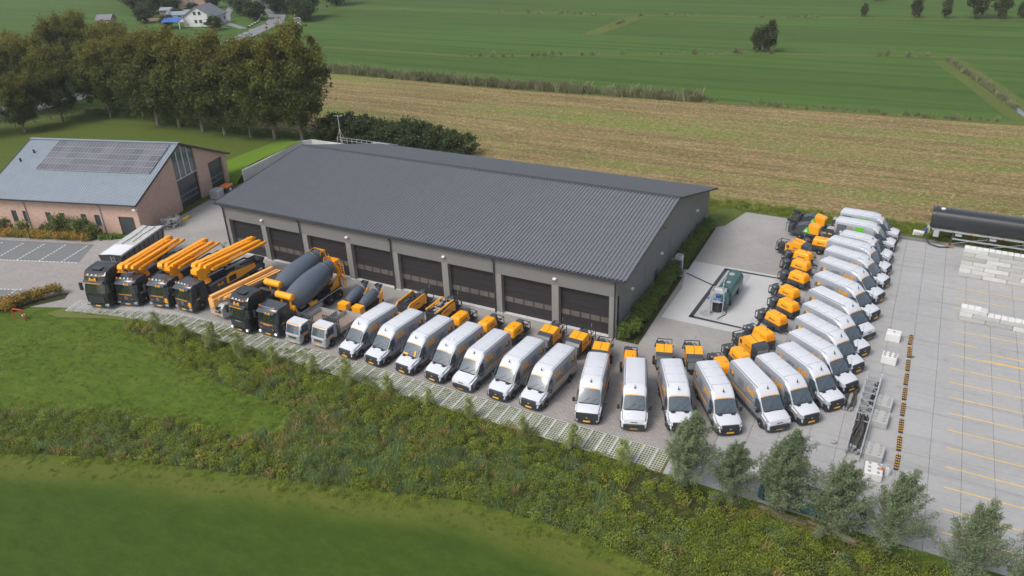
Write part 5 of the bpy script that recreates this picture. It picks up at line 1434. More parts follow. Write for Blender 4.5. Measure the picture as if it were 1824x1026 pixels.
sheet('ditch_verge', [(-130, 85), (-102.5, 84.8), (-57, 83.9), (-17, 86.4), (34.8, 88.4), (300, 97), (300, 101), (34.8, 91.3), (-17, 89.0), (-57, 87.5), (-102.5, 88.5), (-130, 89)], -0.03, 'verge')
def strip(name, pts, w, z, mat):
    L_, R_ = [], []
    for i, p in enumerate(pts):
        a = Vector(pts[max(0, i-1)]); b = Vector(pts[min(len(pts)-1, i+1)])
        d = (b-a).normalized(); n = Vector((-d.y, d.x))
        L_.append((p[0]+n.x*w/2, p[1]+n.y*w/2)); R_.append((p[0]-n.x*w/2, p[1]-n.y*w/2))
    mb = MB()
    mb.grid([[(x, y, z) for x, y in L_], [(x, y, z) for x, y in R_]])
    o = mb.part(name, mat); o['kind'] = 'structure'
    return o
DIT = [
 ([(-130, 113.3), (-84, 113.2)], 1.4), ([(-84, 113.2), (-52, 125), (-35, 131), (-20, 136.6), (8, 142.8), (37, 147), (120, 158)], 1.6),
 ([(-196, 184), (-112, 187), (-66, 191), (8, 201), (40, 206.6), (160, 222)], 2.0),
 ([(22.9, 140.6), (29.2, 118.2), (35.1, 95.7), (38, 90)], 3.6), ([(-66.6, 151.5), (-65.4, 189.8)], 3.0),
 ([(-70, 150), (-30, 152), (40, 168)], 0.8), ([(-110, 100), (-30, 104), (34, 112)], 0.5),
 ([(0, 262), (200, 300)], 3), ([(-160, 245), (0, 262)], 2), ([(-100, 330), (200, 370)], 3), ([(-300, 420), (400, 500)], 4)]
for pts, w_ in DIT[:5]+DIT[7:]:
    strip('ditch_bank', pts, w_*1.8, -0.035, 'verge')
strip('ditch_water', [(25.8, 131), (35.6, 94)], 1.0, -0.02, 'water')
strip('road', [(-150, -20), (-141.5, 20), (-141.5, 36), (-141.5, 44), (-150, 75), (-162, 108), (-172, 130), (-179, 146), (-192, 161), (-214, 180), (-250, 210), (-330, 262)], 6.0, -0.02, 'road')
rd = []
for i in range(60):
    pass
strip('cycle_path', [(-180, 133), (-196, 141), (-213, 157), (-240, 186)], 2.5, -0.02, 'road')
strip('driveway', [(-141, 30), (-170, 38), (-230, 52)], 5.0, -0.022, 'road')

# yard
yard = sheet('yard_paving', [(-59.6, -20.3), (-52.45, -17.3), (-46.5, -15.2), (-41.0, -13.6), (-35.0, -12.95), (9.2, -12.9), (11.68, -12.9), (11.68, 34.6), (3.5, 34.8), (2.2, 29.5), (0, 27.5), (0, 0.6), (-47.2, 0.6), (-47.4, 20), (-60.4, 35.5), (-62.5, 19), (-63.5, 12), (-60.6, -2.0), (-64.5, -3.6), (-86, -10.6), (-88, -28), (-70, -24)], 0.0, 'paving')
base = sheet('concrete_yard', [(9.3, -15.25), (40, -15.25), (40, 33.8), (28.5, 34.2), (11.68, 34.9), (11.68, -12.9), (9.3, -12.9)], -0.05, 'joint')
S = 1.942
pm = MB().box(0.008, S-0.008, 0.008, S-0.008, -0.045, 0.0, 0.004, 0.004).mesh('slab', 'slab')
random.seed(11)
for i in range(12):
    for j in range(26):
        x, y = 11.70+i*S, -15.22+j*S
        if y+S > 34.6 or len([1 for c in base.children]) >= 300: continue
        o = link('slab', pm, base, (x, y, random.uniform(-0.003, 0.002)))
rest = MB()
for j in range(26):
    for i in range(12, 15):
        rest.box(11.7+i*S+0.012, 11.7+i*S+S-0.012, -15.22+j*S+0.012, -15.22+j*S+S-0.012, -0.045, 0.0)
rest.part('slabs_beyond', 'slab', base, kind='stuff')
pp = MB()
for i in range(1):
    pp.box(9.35, 11.66, -15.2, -12.95, -0.045, 0.0)
pp.part('slab', 'slab', base)
# yellow parking lines
ln = 0
for k in range(-11, 7):
    y = 11.5+2.24*k
    x0_ = 26.25
    if y < -15: continue
    if 14.8 < y < 16.6 or 24.5 < y < 26.5: continue
    x1_ = 40 if k not in (0,) else 28.2
    o = struct(sheet('parking_line', [(x0_, y-0.045), (x1_, y-0.045-0.14), (x1_, y+0.045-0.14), (x0_, y+0.045)], 0.006, 'line_yellow'))
for y, x0_, x1_ in ((9.35, 28.6, 40), (10.6, 29.0, 40)):
    sheet('parking_line', [(x0_, y-0.06), (x1_, y-0.2), (x1_, y-0.08), (x0_, y+0.06)], 0.006, 'line_yellow')
# wash place
sheet('wash_pad', [(2.4, 5.5), (11.66, 5.4), (11.66, 18.6), (1.6, 18.6), (1.6, 15.9), (2.4, 12.0)], 0.004, 'wash')
sheet('wash_pad_inner', [(5.05, 6.95), (7.6, 6.9), (7.95, 17.6), (5.45, 17.6)], 0.008, 'wash2')
for P in ([(4.65, 6.7), (5.05, 6.7), (5.5, 18.0), (5.1, 18.0)], [(4.65, 6.55), (10.6, 6.35), (10.6, 6.6), (4.65, 6.95)], [(5.1, 17.75), (11.6, 17.9), (11.6, 18.15), (5.1, 18.2)], [(1.8, 15.35), (5.2, 13.6), (5.2, 13.85), (1.8, 15.6)], [(10.6, 6.35), (10.85, 6.35), (11.4, 17.9), (11.15, 17.9)]):
    sheet('drain_channel', P, 0.012, 'dark_trim')
# left parking area
sheet('parking_bays', [(-90, -12.8), (-79, -9.9), (-64.4, -5.3), (-61.3, -9.6), (-71, -12.9), (-92, -19.6)], 0.004, 'asphalt_bay')
sheet('parking_bays', [(-90, -26.0), (-64.0, -17.9), (-58.7, -15.9), (-56.6, -19.6), (-62, -21.5), (-92, -30)], 0.004, 'asphalt_bay')
def dashes(p, q, n, parent_name='bay_marking', w_=0.09):
    p, q = Vector(p), Vector(q)
    d = (q-p)/n
    mb = MB()
    u = d.normalized(); nn = Vector((-u.y, u.x))*w_
    for i in range(n):
        a = p+d*i; b = p+d*(i+0.62)
        mb.add([(a.x-nn.x, a.y-nn.y, 0.010), (b.x-nn.x, b.y-nn.y, 0.010), (b.x+nn.x, b.y+nn.y, 0.010), (a.x+nn.x, a.y+nn.y, 0.010)], [(0, 1, 2, 3)])
    o = mb.part(parent_name, 'line_white'); o['kind'] = 'structure'
dashes((-91, -19.3), (-71, -12.95), 40); dashes((-71, -12.95), (-61.3, -9.6), 22)
for k in range(9):
    x = -63.4-k*2.75; y = -10.3-k*0.90
    dashes((x, y), (x-1.5, y+4.5), 10)
dashes((-90, -26.0), (-64.0, -17.9), 46); dashes((-64.0, -17.9), (-60.5, -16.6), 8)
for k in range(6):
    x = -61.3-k*2.75; y = -16.9-k*0.9
    dashes((x, y), (x+1.6, y-3.4), 8)
# grass pavers with concrete bars along the planting strip
soil = sheet('paver_bed', [(-53.0, -18.9), (-51.2, -18.95), (-46, -16.9), (-41, -15.6), (-35, -15.25), (9.3, -15.25), (9.3, -12.9), (-35, -12.95), (-41, -13.6), (-46.5, -15.2), (-52.45, -17.3)], 0.006, 'paver_soil')
pv = MB()
cw_, dp = 0.86, 2.28
for k in range(5): 
    x = 0.02+k*(cw_-0.06)/4.0
    pv.box(x-0.017, x+0.017, 0, dp, -0.06, 0.03)
for k in range(11):
    y = k*dp/10
    pv.box(0.0, cw_, y-0.017, y+0.017, -0.06, 0.028)
pvm = pv.mesh('grass_paver', 'concrete_light')
bar = MB().box(0, 0.10, 0, dp, -0.06, 0.045).mesh('paver_bar', 'concrete_light')
def yline(x):       # front edge of the bed
    if x > -35: return -15.22
    return -15.22-0.0105*(x+35)**2*0.9
x = 9.2
for k in range(61):
    x -= 1.0
    yy = yline(x+0.5)
    sl_ = (yline(x+0.9)-yline(x+0.1))/0.8
    for me, nm, dx in ((pvm, 'grass_paver', 0.10), (bar, 'paver_bar', 0.0)):
        o = link(nm, me, soil, (x+dx, yy, random.uniform(-0.004, 0.006)))
        o.rotation_euler = (0, 0, math.atan(sl_))
SAPW = [(-39.35, -16.72), (-35.78, -16.66), (-32.01, -16.66), (-28.74, -16.6), (-25.05, -16.3), (-20.83, -16.07), (-17.32, -15.92), (-13.3, -15.75), (-9.51, -15.6), (-5.76, -15.6), (-1.16, -15.6), (2.82, -15.6), (6.65, -15.6)]
# ------------------------------------------------------------------ foliage
RNG = np.random.default_rng(5)
def quads(name, cen, size, aspect, up, mat, seed=0, bend=0.0):
    """leaf-sized quads: cen (n,3), size (n,), up = how much normals point upward"""
    rg = np.random.default_rng(seed+100)
    n = len(cen)
    nrm = rg.normal(size=(n, 3)); nrm[:, 2] = np.abs(nrm[:, 2])+up
    nrm /= np.linalg.norm(nrm, axis=1)[:, None]
    a = np.cross(nrm, rg.normal(size=(n, 3))); a /= np.linalg.norm(a, axis=1)[:, None]
    b = np.cross(nrm, a)
    s = size[:, None]
    v = np.stack([cen-a*s-b*s*aspect*0.4, cen+a*s*0.2-b*s*aspect, cen+a*s+b*s*aspect*0.3, cen-a*s*0.1+b*s*aspect], 1).reshape(-1, 3)
    return raw_mesh(name, v, np.arange(4*n).reshape(-1, 4), mat)
def raw_mesh(name, v, f, mat):
    me = bpy.data.meshes.new(name)
    k = f.shape[1]
    me.vertices.add(len(v)); me.vertices.foreach_set('co', np.asarray(v, np.float32).ravel())
    me.loops.add(f.size); me.loops.foreach_set('vertex_index', f.ravel().astype(np.int32))
    me.polygons.add(len(f)); me.polygons.foreach_set('loop_start', (np.arange(len(f))*k).astype(np.int32))
    try: me.polygons.foreach_set('loop_total', np.full(len(f), k, np.int32))
    except Exception: pass
    me.update(calc_edges=True)
    me.materials.append(MT[mat])
    return me
def clumped(n, nc, rx, rz, zc, seed, shape='round', spread=0.16, hollow=0.35):
    """points in clumps through a crown volume"""
    rg = np.random.default_rng(seed)
    c = []
    while len(c) < nc:
        p = rg.uniform(-1, 1, 3)
        r = np.linalg.norm(p)
        if r > 1 or r < hollow*rg.random(): continue
        if shape == 'cone':
            k = 1-0.75*max(0, (p[2]+0.25))/1.25
            if math.hypot(p[0], p[1]) > k: continue
        if shape == 'flame':
            k = ((1-(p[2]+0.35)/1.35)**0.8 if p[2] > -0.35 else (1+p[2])/0.65+0.25)
            if math.hypot(p[0], p[1]) > k: continue
        c.append(p)
    c = np.array(c)
    w_ = 0.5+rg.random(nc)
    idx = rg.choice(nc, n, p=w_/w_.sum())
    sp = spread*(0.5+rg.random(nc))
    p = c[idx]+rg.normal(size=(n, 3))*sp[idx][:, None]
    p *= np.array([rx, rx, rz])
    # lumpy outline
    p[:, 0] *= 1+0.12*np.sin(p[:, 2]*1.7+seed)
    p[:, 1] *= 1+0.12*np.cos(p[:, 2]*1.3+seed*2)
    p[:, 2] += zc
    return p, c*np.array([rx, rx, rz])+np.array([0, 0, zc])
def trunk_mesh(h, r, clumps, seed, mat, zfork=0.35, nl=9, lean=0.0):
    mb = MB(); rnd = random.Random(seed)
    pts = []
    n = 7
    for i in range(n+1):
        q = i/n
        pts.append(Vector((lean*q*q*h+math.sin(q*3+seed)*0.05*h*q*0.5, math.cos(q*2.5+seed)*0.03*h*q, h*q)))
    rad = [r*(1.35 if i == 0 else 1)*(1-0.85*i/n) for i in range(n+1)]
    for i in range(n): mb.cyl(pts[i], pts[i+1], rad[i], rad[i+1], 8, caps=False)
    idx = list(range(len(clumps))); rnd.shuffle(idx)
    for k in idx[:nl]:
        tgt = Vector(clumps[k])
        q = min(0.9, max(zfork*0.7, tgt.z/h*0.6))
        i = min(n-1, int(q*n)); st = pts[i].lerp(pts[i+1], q*n-i)
        mid = st.lerp(tgt, 0.5)+Vector((0, 0, -0.05*h*rnd.random()))
        mb.cyl(st, mid, r*0.42*(1-q*0.6), r*0.24*(1-q*0.6), 6, caps=False).cyl(mid, tgt, r*0.24*(1-q*0.6), r*0.05, 6, caps=False)
    return mb.mesh('trunk', mat, 60)
def make_tree(name, cat, leafmat, h, rx, rz, zc, n, nc, leaf, aspect, seed, bark='bark', shape='round', r=0.25, zfork=0.35, spread=0.16, up=0.4, nl=9, lean=0.0):
    t = thing(name, name, cat)
    p, c = clumped(n, nc, rx, rz, zc, seed, shape, spread)
    rg = np.random.default_rng(seed)
    if lean:
        zz = np.maximum(0, p[:, 2]); p[:, 0] += lean*zz*zz/h*1.2; zc_ = np.maximum(0, c[:, 2]); c[:, 0] += lean*zc_*zc_/h*1.2
    me = quads('crown', p, leaf*(0.6+0.8*rg.random(n)), aspect, up, leafmat, seed)
    link('crown', me, t)
    link('trunk', trunk_mesh(h*0.86, r, c, seed, bark, zfork, nl, lean), t)
    return t
PLANTS = bpy.data.collections.new('plant_templates')
def template(me):
    o = bpy.data.objects.new(me.name, me)
    return o
def scatter(name, P, sc, coll, label=None, cat=None, tilt=0.15, seed=1, kind='stuff', parent=None):
    """P (n,3) points; one object, clumps instanced on the points"""
    n = len(P)
    me = bpy.data.meshes.new(name)
    me.vertices.add(n); me.vertices.foreach_set('co', np.asarray(P, np.float32).ravel())
    me.update()
    rg = np.random.default_rng(seed)
    a = me.attributes.new('rot', 'FLOAT_VECTOR', 'POINT')
    rot = np.stack([rg.normal(size=n)*tilt, rg.normal(size=n)*tilt, rg.uniform(0, 2*PI, n)], 1).astype(np.float32)
    a.data.foreach_set('vector', rot.ravel())
    b = me.attributes.new('siz', 'FLOAT', 'POINT'); b.data.foreach_set('value', np.asarray(sc, np.float32))
    o = bpy.data.objects.new(name, me); COL.objects.link(o)
    o['kind'] = kind
    if parent is not None: o.parent = parent
    if label: o['label'] = label
    if cat: o['category'] = cat
    ng = bpy.data.node_groups.new('scatter_'+name, 'GeometryNodeTree')
    ng.interface.new_socket('Geometry', in_out='INPUT', socket_type='NodeSocketGeometry')
    ng.interface.new_socket('Geometry', in_out='OUTPUT', socket_type='NodeSocketGeometry')
    N = ng.nodes
    gi, go = N.new('NodeGroupInput'), N.new('NodeGroupOutput')
    ip = N.new('GeometryNodeInstanceOnPoints')
    ci = N.new('GeometryNodeCollectionInfo'); ci.inputs['Collection'].default_value = coll
    ci.inputs['Separate Children'].default_value = True; ci.inputs['Reset Children'].default_value = True
    ip.inputs['Pick Instance'].default_value = True
    ar = N.new('GeometryNodeInputNamedAttribute'); ar.data_type = 'FLOAT_VECTOR'; ar.inputs['Name'].default_value = 'rot'
    az = N.new('GeometryNodeInputNamedAttribute'); az.data_type = 'FLOAT'; az.inputs['Name'].default_value = 'siz'
    ri = N.new('FunctionNodeRandomValue'); ri.data_type = 'INT'
    ri.inputs[4].default_value = 0; ri.inputs[5].default_value = max(0, len(coll.objects)-1); ri.inputs['Seed'].default_value = seed
    L = ng.links
    L.new(gi.outputs[0], ip.inputs['Points']); L.new(ci.outputs[0], ip.inputs['Instance'])
    L.new(ri.outputs[2], ip.inputs['Instance Index'])
    L.new(ar.outputs['Attribute'], ip.inputs['Rotation']); L.new(az.outputs['Attribute'], ip.inputs['Scale'])
    L.new(ip.outputs[0], go.inputs[0])
    m = o.modifiers.new('scatter', 'NODES'); m.node_group = ng
    return o
def coll_of(name, meshes):
    c = bpy.data.collections.new(name)
    for m in meshes: c.objects.link(template(m))
    return c
def herb(name, mat, n, h, rx, leaf, aspect, seed, up=0.5):
    rg = np.random.default_rng(seed)
    r = rx*np.sqrt(rg.random(n)); t = rg.uniform(0, 2*PI, n)
    z = h*(0.1+0.9*rg.random(n))*(1-0.5*(r/rx)**2)
    return quads(name, np.stack([r*np.cos(t), r*np.sin(t), z], 1), leaf*(0.6+0.8*rg.random(n)), aspect, up, mat, seed)
def blades(name, mat, n, h, rx, wd, seed, lean=0.35, top=None):
    rg = np.random.default_rng(seed)
    v = []; 
    r = rx*np.sqrt(rg.random(n)); t = rg.uniform(0, 2*PI, n)
    hh = h*(0.5+0.5*rg.random(n))
    dx = rg.normal(size=n)*lean*hh; dy = rg.normal(size=n)*lean*hh
    ang = rg.uniform(0, PI, n)
    ax, ay = np.cos(ang)*wd, np.sin(ang)*wd
    x, y = r*np.cos(t), r*np.sin(t)
    V = np.stack([np.stack([x-ax, y-ay, 0*x], 1), np.stack([x+ax, y+ay, 0*x], 1), np.stack([x+dx*0.6+ax*0.6, y+dy*0.6+ay*0.6, hh*0.7], 1), np.stack([x+dx, y+dy, hh], 1)], 1).reshape(-1, 3)
    return raw_mesh(name, V, np.arange(4*n).reshape(-1, 4), mat)
C_GREEN = coll_of('c_green', [herb('herb', 'herb_a', 130, 0.55, 0.45, 0.05, 0.6, 1), herb('herb', 'herb_a', 120, 0.7, 0.4, 0.048, 0.5, 2), herb('herb', 'herb_b', 120, 0.5, 0.45, 0.055, 0.6, 3)])
C_DARK = coll_of('c_dark', [herb('herb', 'herb_b', 140, 0.65, 0.5, 0.05, 0.5, 4), herb('herb', 'herb_b', 130, 0.85, 0.4, 0.05, 0.5, 5), herb('herb', 'herb_reed', 100, 0.8, 0.4, 0.05, 0.4, 6)])
C_REED = coll_of('c_reed', [blades('reed', 'herb_reed', 90, 0.70, 0.45, 0.016, 7, 0.16), blades('reed', 'herb_reed', 80, 0.6, 0.45, 0.016, 8, 0.2), herb('reed', 'herb_reed', 120, 0.8, 0.42, 0.045, 0.35, 9)])
C_DRY = coll_of('c_dry', [herb('herb', 'herb_dry', 50, 0.8, 0.3, 0.06, 0.4, 10), blades('herb', 'herb_dry', 30, 1.0, 0.3, 0.022, 11), herb('herb', 'herb_yellow', 40, 0.7, 0.3, 0.06, 0.5, 12)])
C_TUFT = coll_of('c_tuft', [blades('tuft', 'tuft', 22, 0.14, 0.18, 0.014, 13, 0.4), blades('tuft', 'tuft', 14, 0.11, 0.18, 0.012, 14, 0.6), blades('tuft', 'herb_a', 14, 0.16, 0.14, 0.012, 15, 0.5)])
C_FIELD = coll_of('c_stub', [blades('stalk', 'stalk', 9, 0.24, 0.35, 0.03, 16, 0.5), blades('stalk', 'stalk', 8, 0.18, 0.4, 0.03, 17, 0.9), herb('weed', 'herb_a', 10, 0.12, 0.35, 0.07, 0.6, 18), blades('stalk', 'herb_dry', 8, 0.2, 0.35, 0.03, 19, 0.8)])
C_REEDFAR = coll_of('c_reedfar', [blades('reed', 'reed_far', 60, 1.9, 0.7, 0.05, 20, 0.2), blades('reed', 'reed_far', 50, 1.5, 0.8, 0.05, 21, 0.25), herb('reed', 'reed_far', 50, 1.3, 0.7, 0.12, 0.5, 22)])
C_HEDGE = coll_of('c_hedge', [herb('bush', 'leaf_hedge', 90, 0.9, 0.5, 0.085, 0.6, 23), herb('bush', 'leaf_hedge', 90, 0.7, 0.5, 0.085, 0.6, 24)])
C_RUST = coll_of('c_rust', [herb('bush', 'leaf_rust', 70, 0.8, 0.42, 0.07, 0.6, 25), herb('bush', 'leaf_rust', 60, 0.65, 0.42, 0.07, 0.6, 26), herb('bush', 'leaf_ever', 50, 0.6, 0.4, 0.07, 0.6, 27)])
def fbm(x, y, s, seed=0):
    return noise.noise(Vector((x*s+seed*13.1, y*s-seed*7.7, seed*3.3)))
def pts_in(poly, dens, seed, mask=None, z=0.0):
    rnd = random.Random(seed)
    xs = [p[0] for p in poly]; ys = [p[1] for p in poly]
    x0, x1, y0, y1 = min(xs), max(xs), min(ys), max(ys)
    n = int((x1-x0)*(y1-y0)*dens)
    out = []
    for _ in range(n):
        x, y = rnd.uniform(x0, x1), rnd.uniform(y0, y1)
        if not poly_inside(x, y, poly): continue
        if mask:
            m = mask(x, y)
            if rnd.random() > m: continue
        out.append((x, y, z))
    return np.array(out) if out else np.zeros((0, 3))
def sizes(P, a, b, seed):
    rg = np.random.default_rng(seed)
    return a+(b-a)*rg.random(len(P))**1.3

# planting strip and ditch in front of the yard
BAND = [(-44.5, -16.6), (-41, -15.8), (-35, -15.3), (-10, -15.3), (9, -15.3), (11, -15.7), (20, -16.2), (32, -16.2), (50, -16.4), (50, -26), (30, -26), (12.7, -23.6), (7.5, -22.9), (-0.3, -23.1), (-8.6, -25.6), (-18.3, -28.4), (-27.1, -30.9), (-35.4, -34.2), (-46, -39), (-52, -36), (-41, -31.0), (-34, -28), (-27.2, -25.8), (-20.1, -25.1), (-17.6, -22.6), (-19.5, -20.6), (-27, -20.4), (-34, -19.4), (-39.7, -17.9), (-42.5, -17.6)]
struct(sheet('undergrowth', BAND, -0.045, 'undergrowth'))
def zt(x, y): return -0.06
mG = lambda x, y: max(0.45, min(1, 0.7+1.3*fbm(x, y, 0.22, 1)))
mD = lambda x, y: 1.0 if (fbm(x, y, 0.16, 2) > 0.12 or (y < -20.5 and x > -2) or (x < -22 and y < -27)) else 0.15
def mR(x, y):
    k = 0.0
    if -19 < x < 1 and -27 < y < -19.5: k = 0.8*(0.55+1.5*fbm(x, y, 0.2, 3))
    if x < -20 and y < -25: k = 0.08
    return max(0, min(1, k+0.3*max(0, fbm(x, y, 0.3, 4))))
def mY(x, y):
    k = max(0, fbm(x, y, 0.35, 5)-0.12)*2.2+0.05
    if -22 < x < -14 and -25.6 < y < -20.5: k += 0.55
    if y > -17.3 and x > -20: k += 0.12
    return min(1, k)
def edgefade(sizes_, P):
    # plants stay low towards the mown meadow, the paving and the sight line of the vans
    out = sizes_.copy()
    for i, (x, y, z) in enumerate(P):
        k = 1.0
        if y > -16.2: k = 0.85
        out[i] *= min(1, k)
    return out
P = pts_in(BAND, 7.0, 1, mG, -0.05)
scatter('green_undergrowth', P, edgefade(sizes(P, 0.55, 1.25, 1), P), C_GREEN, 'dense green wild herbs covering the bank between the meadow and the yard', 'undergrowth')
P = pts_in(BAND, 4.5, 2, mD, -0.05)
scatter('dark_undergrowth', P, edgefade(sizes(P, 0.45, 1.15, 2), P), C_DARK, 'darker taller weeds along the ditch below the yard', 'undergrowth', seed=2)
P = pts_in(BAND, 8.0, 3, mR, -0.05)
scatter('reeds', P, edgefade(sizes(P, 0.7, 1.2, 3), P), C_REED, 'blue green reeds standing in the middle of the ditch', 'reeds', seed=3)
P = pts_in(BAND, 4.5, 4, mY, -0.05)
scatter('dry_herbs', P, edgefade(sizes(P, 0.5, 1.0, 4), P), C_DRY, 'brown and orange dry herbs dotted through the bank', 'dry herbs', seed=4)
# soft, uneven outline where the weeds run into the mown grass, and tufts in the meadow
EDGE = [(-60, -21), (-44, -16), (-41, -31), (-52, -36), (-46, -40), (10, -24), (30, -26), (40, -30), (12, -32), (-20, -44), (-62, -50)]
MEAD = [(-66, -22.5), (-58, -20.6), (-47, -17.2), (-42, -16.5), (-39, -18.2), (-27, -20.6), (-17, -21), (-19, -25.4), (-27, -26.2), (-41, -31.4), (-54, -37), (-47, -40), (-18, -29), (0, -23.6), (13, -24), (30, -26), (40, -27), (40, -44), (-20, -50), (-66, -50)]
vis = lambda x, y: 0.0 if y < np.interp(x, [p[0] for p in LOW], [p[1] for p in LOW])-2.5 else (0.2+0.9*max(0, 0.3+fbm(x, y, 0.25, 6)))
P = pts_in(MEAD, 11, 6, vis, -0.06)
scatter('meadow_tufts', P, sizes(P, 0.5, 1.1, 6), C_TUFT, 'short grass tufts over the mown meadow', 'grass', seed=6, tilt=0.1)
def near_band(x, y):
    return 1.0 if not poly_inside(x, y, BAND) and any(poly_inside(x+dx, y+dy, BAND) for dx, dy in ((1.3, 0), (-1.3, 0), (0, 1.3), (0, -1.3), (0.5, 0.5), (-0.5, -0.5))) else 0
P = pts_in([(-53, -40), (50, -40), (50, -17), (-16, -19), (-46, -16.5)], 9, 7, lambda x, y: near_band(x, y)*(0.35+max(0, fbm(x, y, 0.6, 8))*1.5), -0.06)
scatter('edge_weeds', P, sizes(P, 0.25, 0.6, 7), C_GREEN, 'low weeds along the edge of the mown meadow', 'weeds', seed=7)
# grass in the openings of the pavers
P = pts_in([(-52, -18), (-46, -16.6), (-41, -15.5), (-35, -15.2), (9.1, -15.2), (9.1, -12.95), (-35, -12.98), (-41, -13.7), (-46, -15.2)], 30, 8, lambda x, y: max(0.1, min(1, 0.45+0.02*(-x)+1.2*fbm(x, y, 0.5, 9))), 0.0)
scatter('paver_grass', P, sizes(P, 0.45, 0.9, 8), C_TUFT, 'grass and weeds growing in the openings of the concrete pavers', 'grass', seed=8, tilt=0.1)
P = pts_in([(-46, -16.8), (-41, -15.7), (-35, -15.3), (9, -15.3), (9, -14.9), (-12, -14.5), (-22, -13.9), (-35, -13.6), (-46, -15.6)], 6.0, 28, lambda x, y: max(0, 0.12+1.5*fbm(x, y, 0.35, 10)), -0.02)
scatter('paver_weeds', P, sizes(P, 0.25, 0.75, 28), C_GREEN, 'low weeds spilling over the front of the pavers', 'weeds', seed=28)
# stubble stalks in rows, thickest near the yard
rnd = random.Random(3)
pts = []
for j in range(64):
    y = 39.5+j*0.75
    for i in range(420):
        x = -66+i*0.42+rnd.uniform(-0.2, 0.2)
        if y > 84.5+0.02*max(0, x) or y < 38.6+0.01*max(0, x-15) or (x < -2 and y < 41.5): continue
        if rnd.random() < 0.40: pts.append((x, y+rnd.uniform(-0.1, 0.1)+0.026*x*0.4, -0.05))
P = np.array(pts)
scatter('stubble_stalks', P, sizes(P, 0.6, 1.3, 9), C_FIELD, 'cut maize stalks left in rows behind the shed', 'stubble', seed=9, tilt=0.3)
# rough verge behind the yard
P = pts_in([(0.5, 35.2), (11, 35.4), (22, 34.9), (38, 34.4), (38, 38.5), (14, 38.6), (-4, 37.4), (-2.5, 32)], 9, 10, lambda x, y: max(0.1, min(1, 0.6+fbm(x, y, 0.4, 11))), -0.06)
scatter('verge_weeds', P, sizes(P, 0.5, 1.15, 10), C_GREEN, 'tall green weeds between the yard and the stubble field', 'weeds', seed=10)
P = pts_in([(0.5, 35.4), (38, 35.0), (38, 38.5), (14, 38.6), (-4, 37.4), (-2.5, 32)], 3, 11, lambda x, y: max(0, 0.3+fbm(x, y, 0.4, 12)), -0.06)
scatter('verge_dry_weeds', P, sizes(P, 0.5, 1.1, 11), C_DRY, 'dry seeding weeds in the verge behind the yard', 'weeds', seed=11)
# reed belt along the far ditch, and thinner lines in the pasture
def along(pts, dens, wd, seed, gap=None):
    rnd = random.Random(seed); out = []
    for a, b in zip(pts[:-1], pts[1:]):
        L = math.hypot(b[0]-a[0], b[1]-a[1])
        for _ in range(int(L*dens)):
            q = rnd.random(); x = a[0]+(b[0]-a[0])*q; y = a[1]+(b[1]-a[1])*q
            if gap and rnd.random() > gap(x, y): continue
            out.append((x+rnd.uniform(-wd, wd)*0.3, y+rnd.uniform(-wd, wd), -0.06))
    return np.array(out)
P = along([(-128, 87), (-102.5, 86.8), (-57, 86.0), (-17, 88.0)], 7, 1.3, 12, lambda x, y: 0.35+0.65*min(1, max(0, 1.2+2*fbm(x, y, 0.12, 13))))
scatter('reed_belt', P, sizes(P, 0.7, 1.35, 12), C_REEDFAR, 'grey green reed belt between the stubble and the pasture', 'reeds', seed=12)
P = along([(-17, 88), (34.8, 90), (80, 92)], 3, 1.0, 13, lambda x, y: max(0.1, 0.5+1.5*fbm(x, y, 0.1, 14)))
scatter('ditch_grass', P, sizes(P, 0.25, 0.6, 13), C_REEDFAR, 'rough ditch grass at the far edge of the stubble', 'grass', seed=13)
P = np.concatenate([along([(-84, 113.2), (-52, 125), (-20, 136.6), (8, 142.8), (37, 147), (90, 153)], 0.9, 0.8, 14, lambda x, y: max(0.02, 0.25+2.2*fbm(x, y, 0.05, 15))), along([(-196, 184), (-112, 187), (-66, 191), (8, 201), (40, 206.6), (120, 216)], 0.9, 1.0, 15, lambda x, y: max(0.02, 0.2+2.4*fbm(x, y, 0.05, 16)))])
scatter('pasture_reeds', P, sizes(P, 0.4, 0.9, 14), C_REEDFAR, 'patchy reeds along the ditches crossing the green pasture', 'reeds', seed=14)
P = np.concatenate([along([(22.9, 140.6), (29.2, 118.2), (34.0, 100)], 7, 0.9, 16), along([(-66.6, 151.5), (-65.4, 189.8)], 2, 0.8, 17, lambda x, y: max(0.1, 0.4+2*fbm(x, y, 0.08, 17)))])
scatter('cross_ditch_reeds', P, sizes(P, 0.35, 0.8, 16), C_REEDFAR, 'yellow green reeds along the ditches running away from the camera', 'reeds', seed=16)

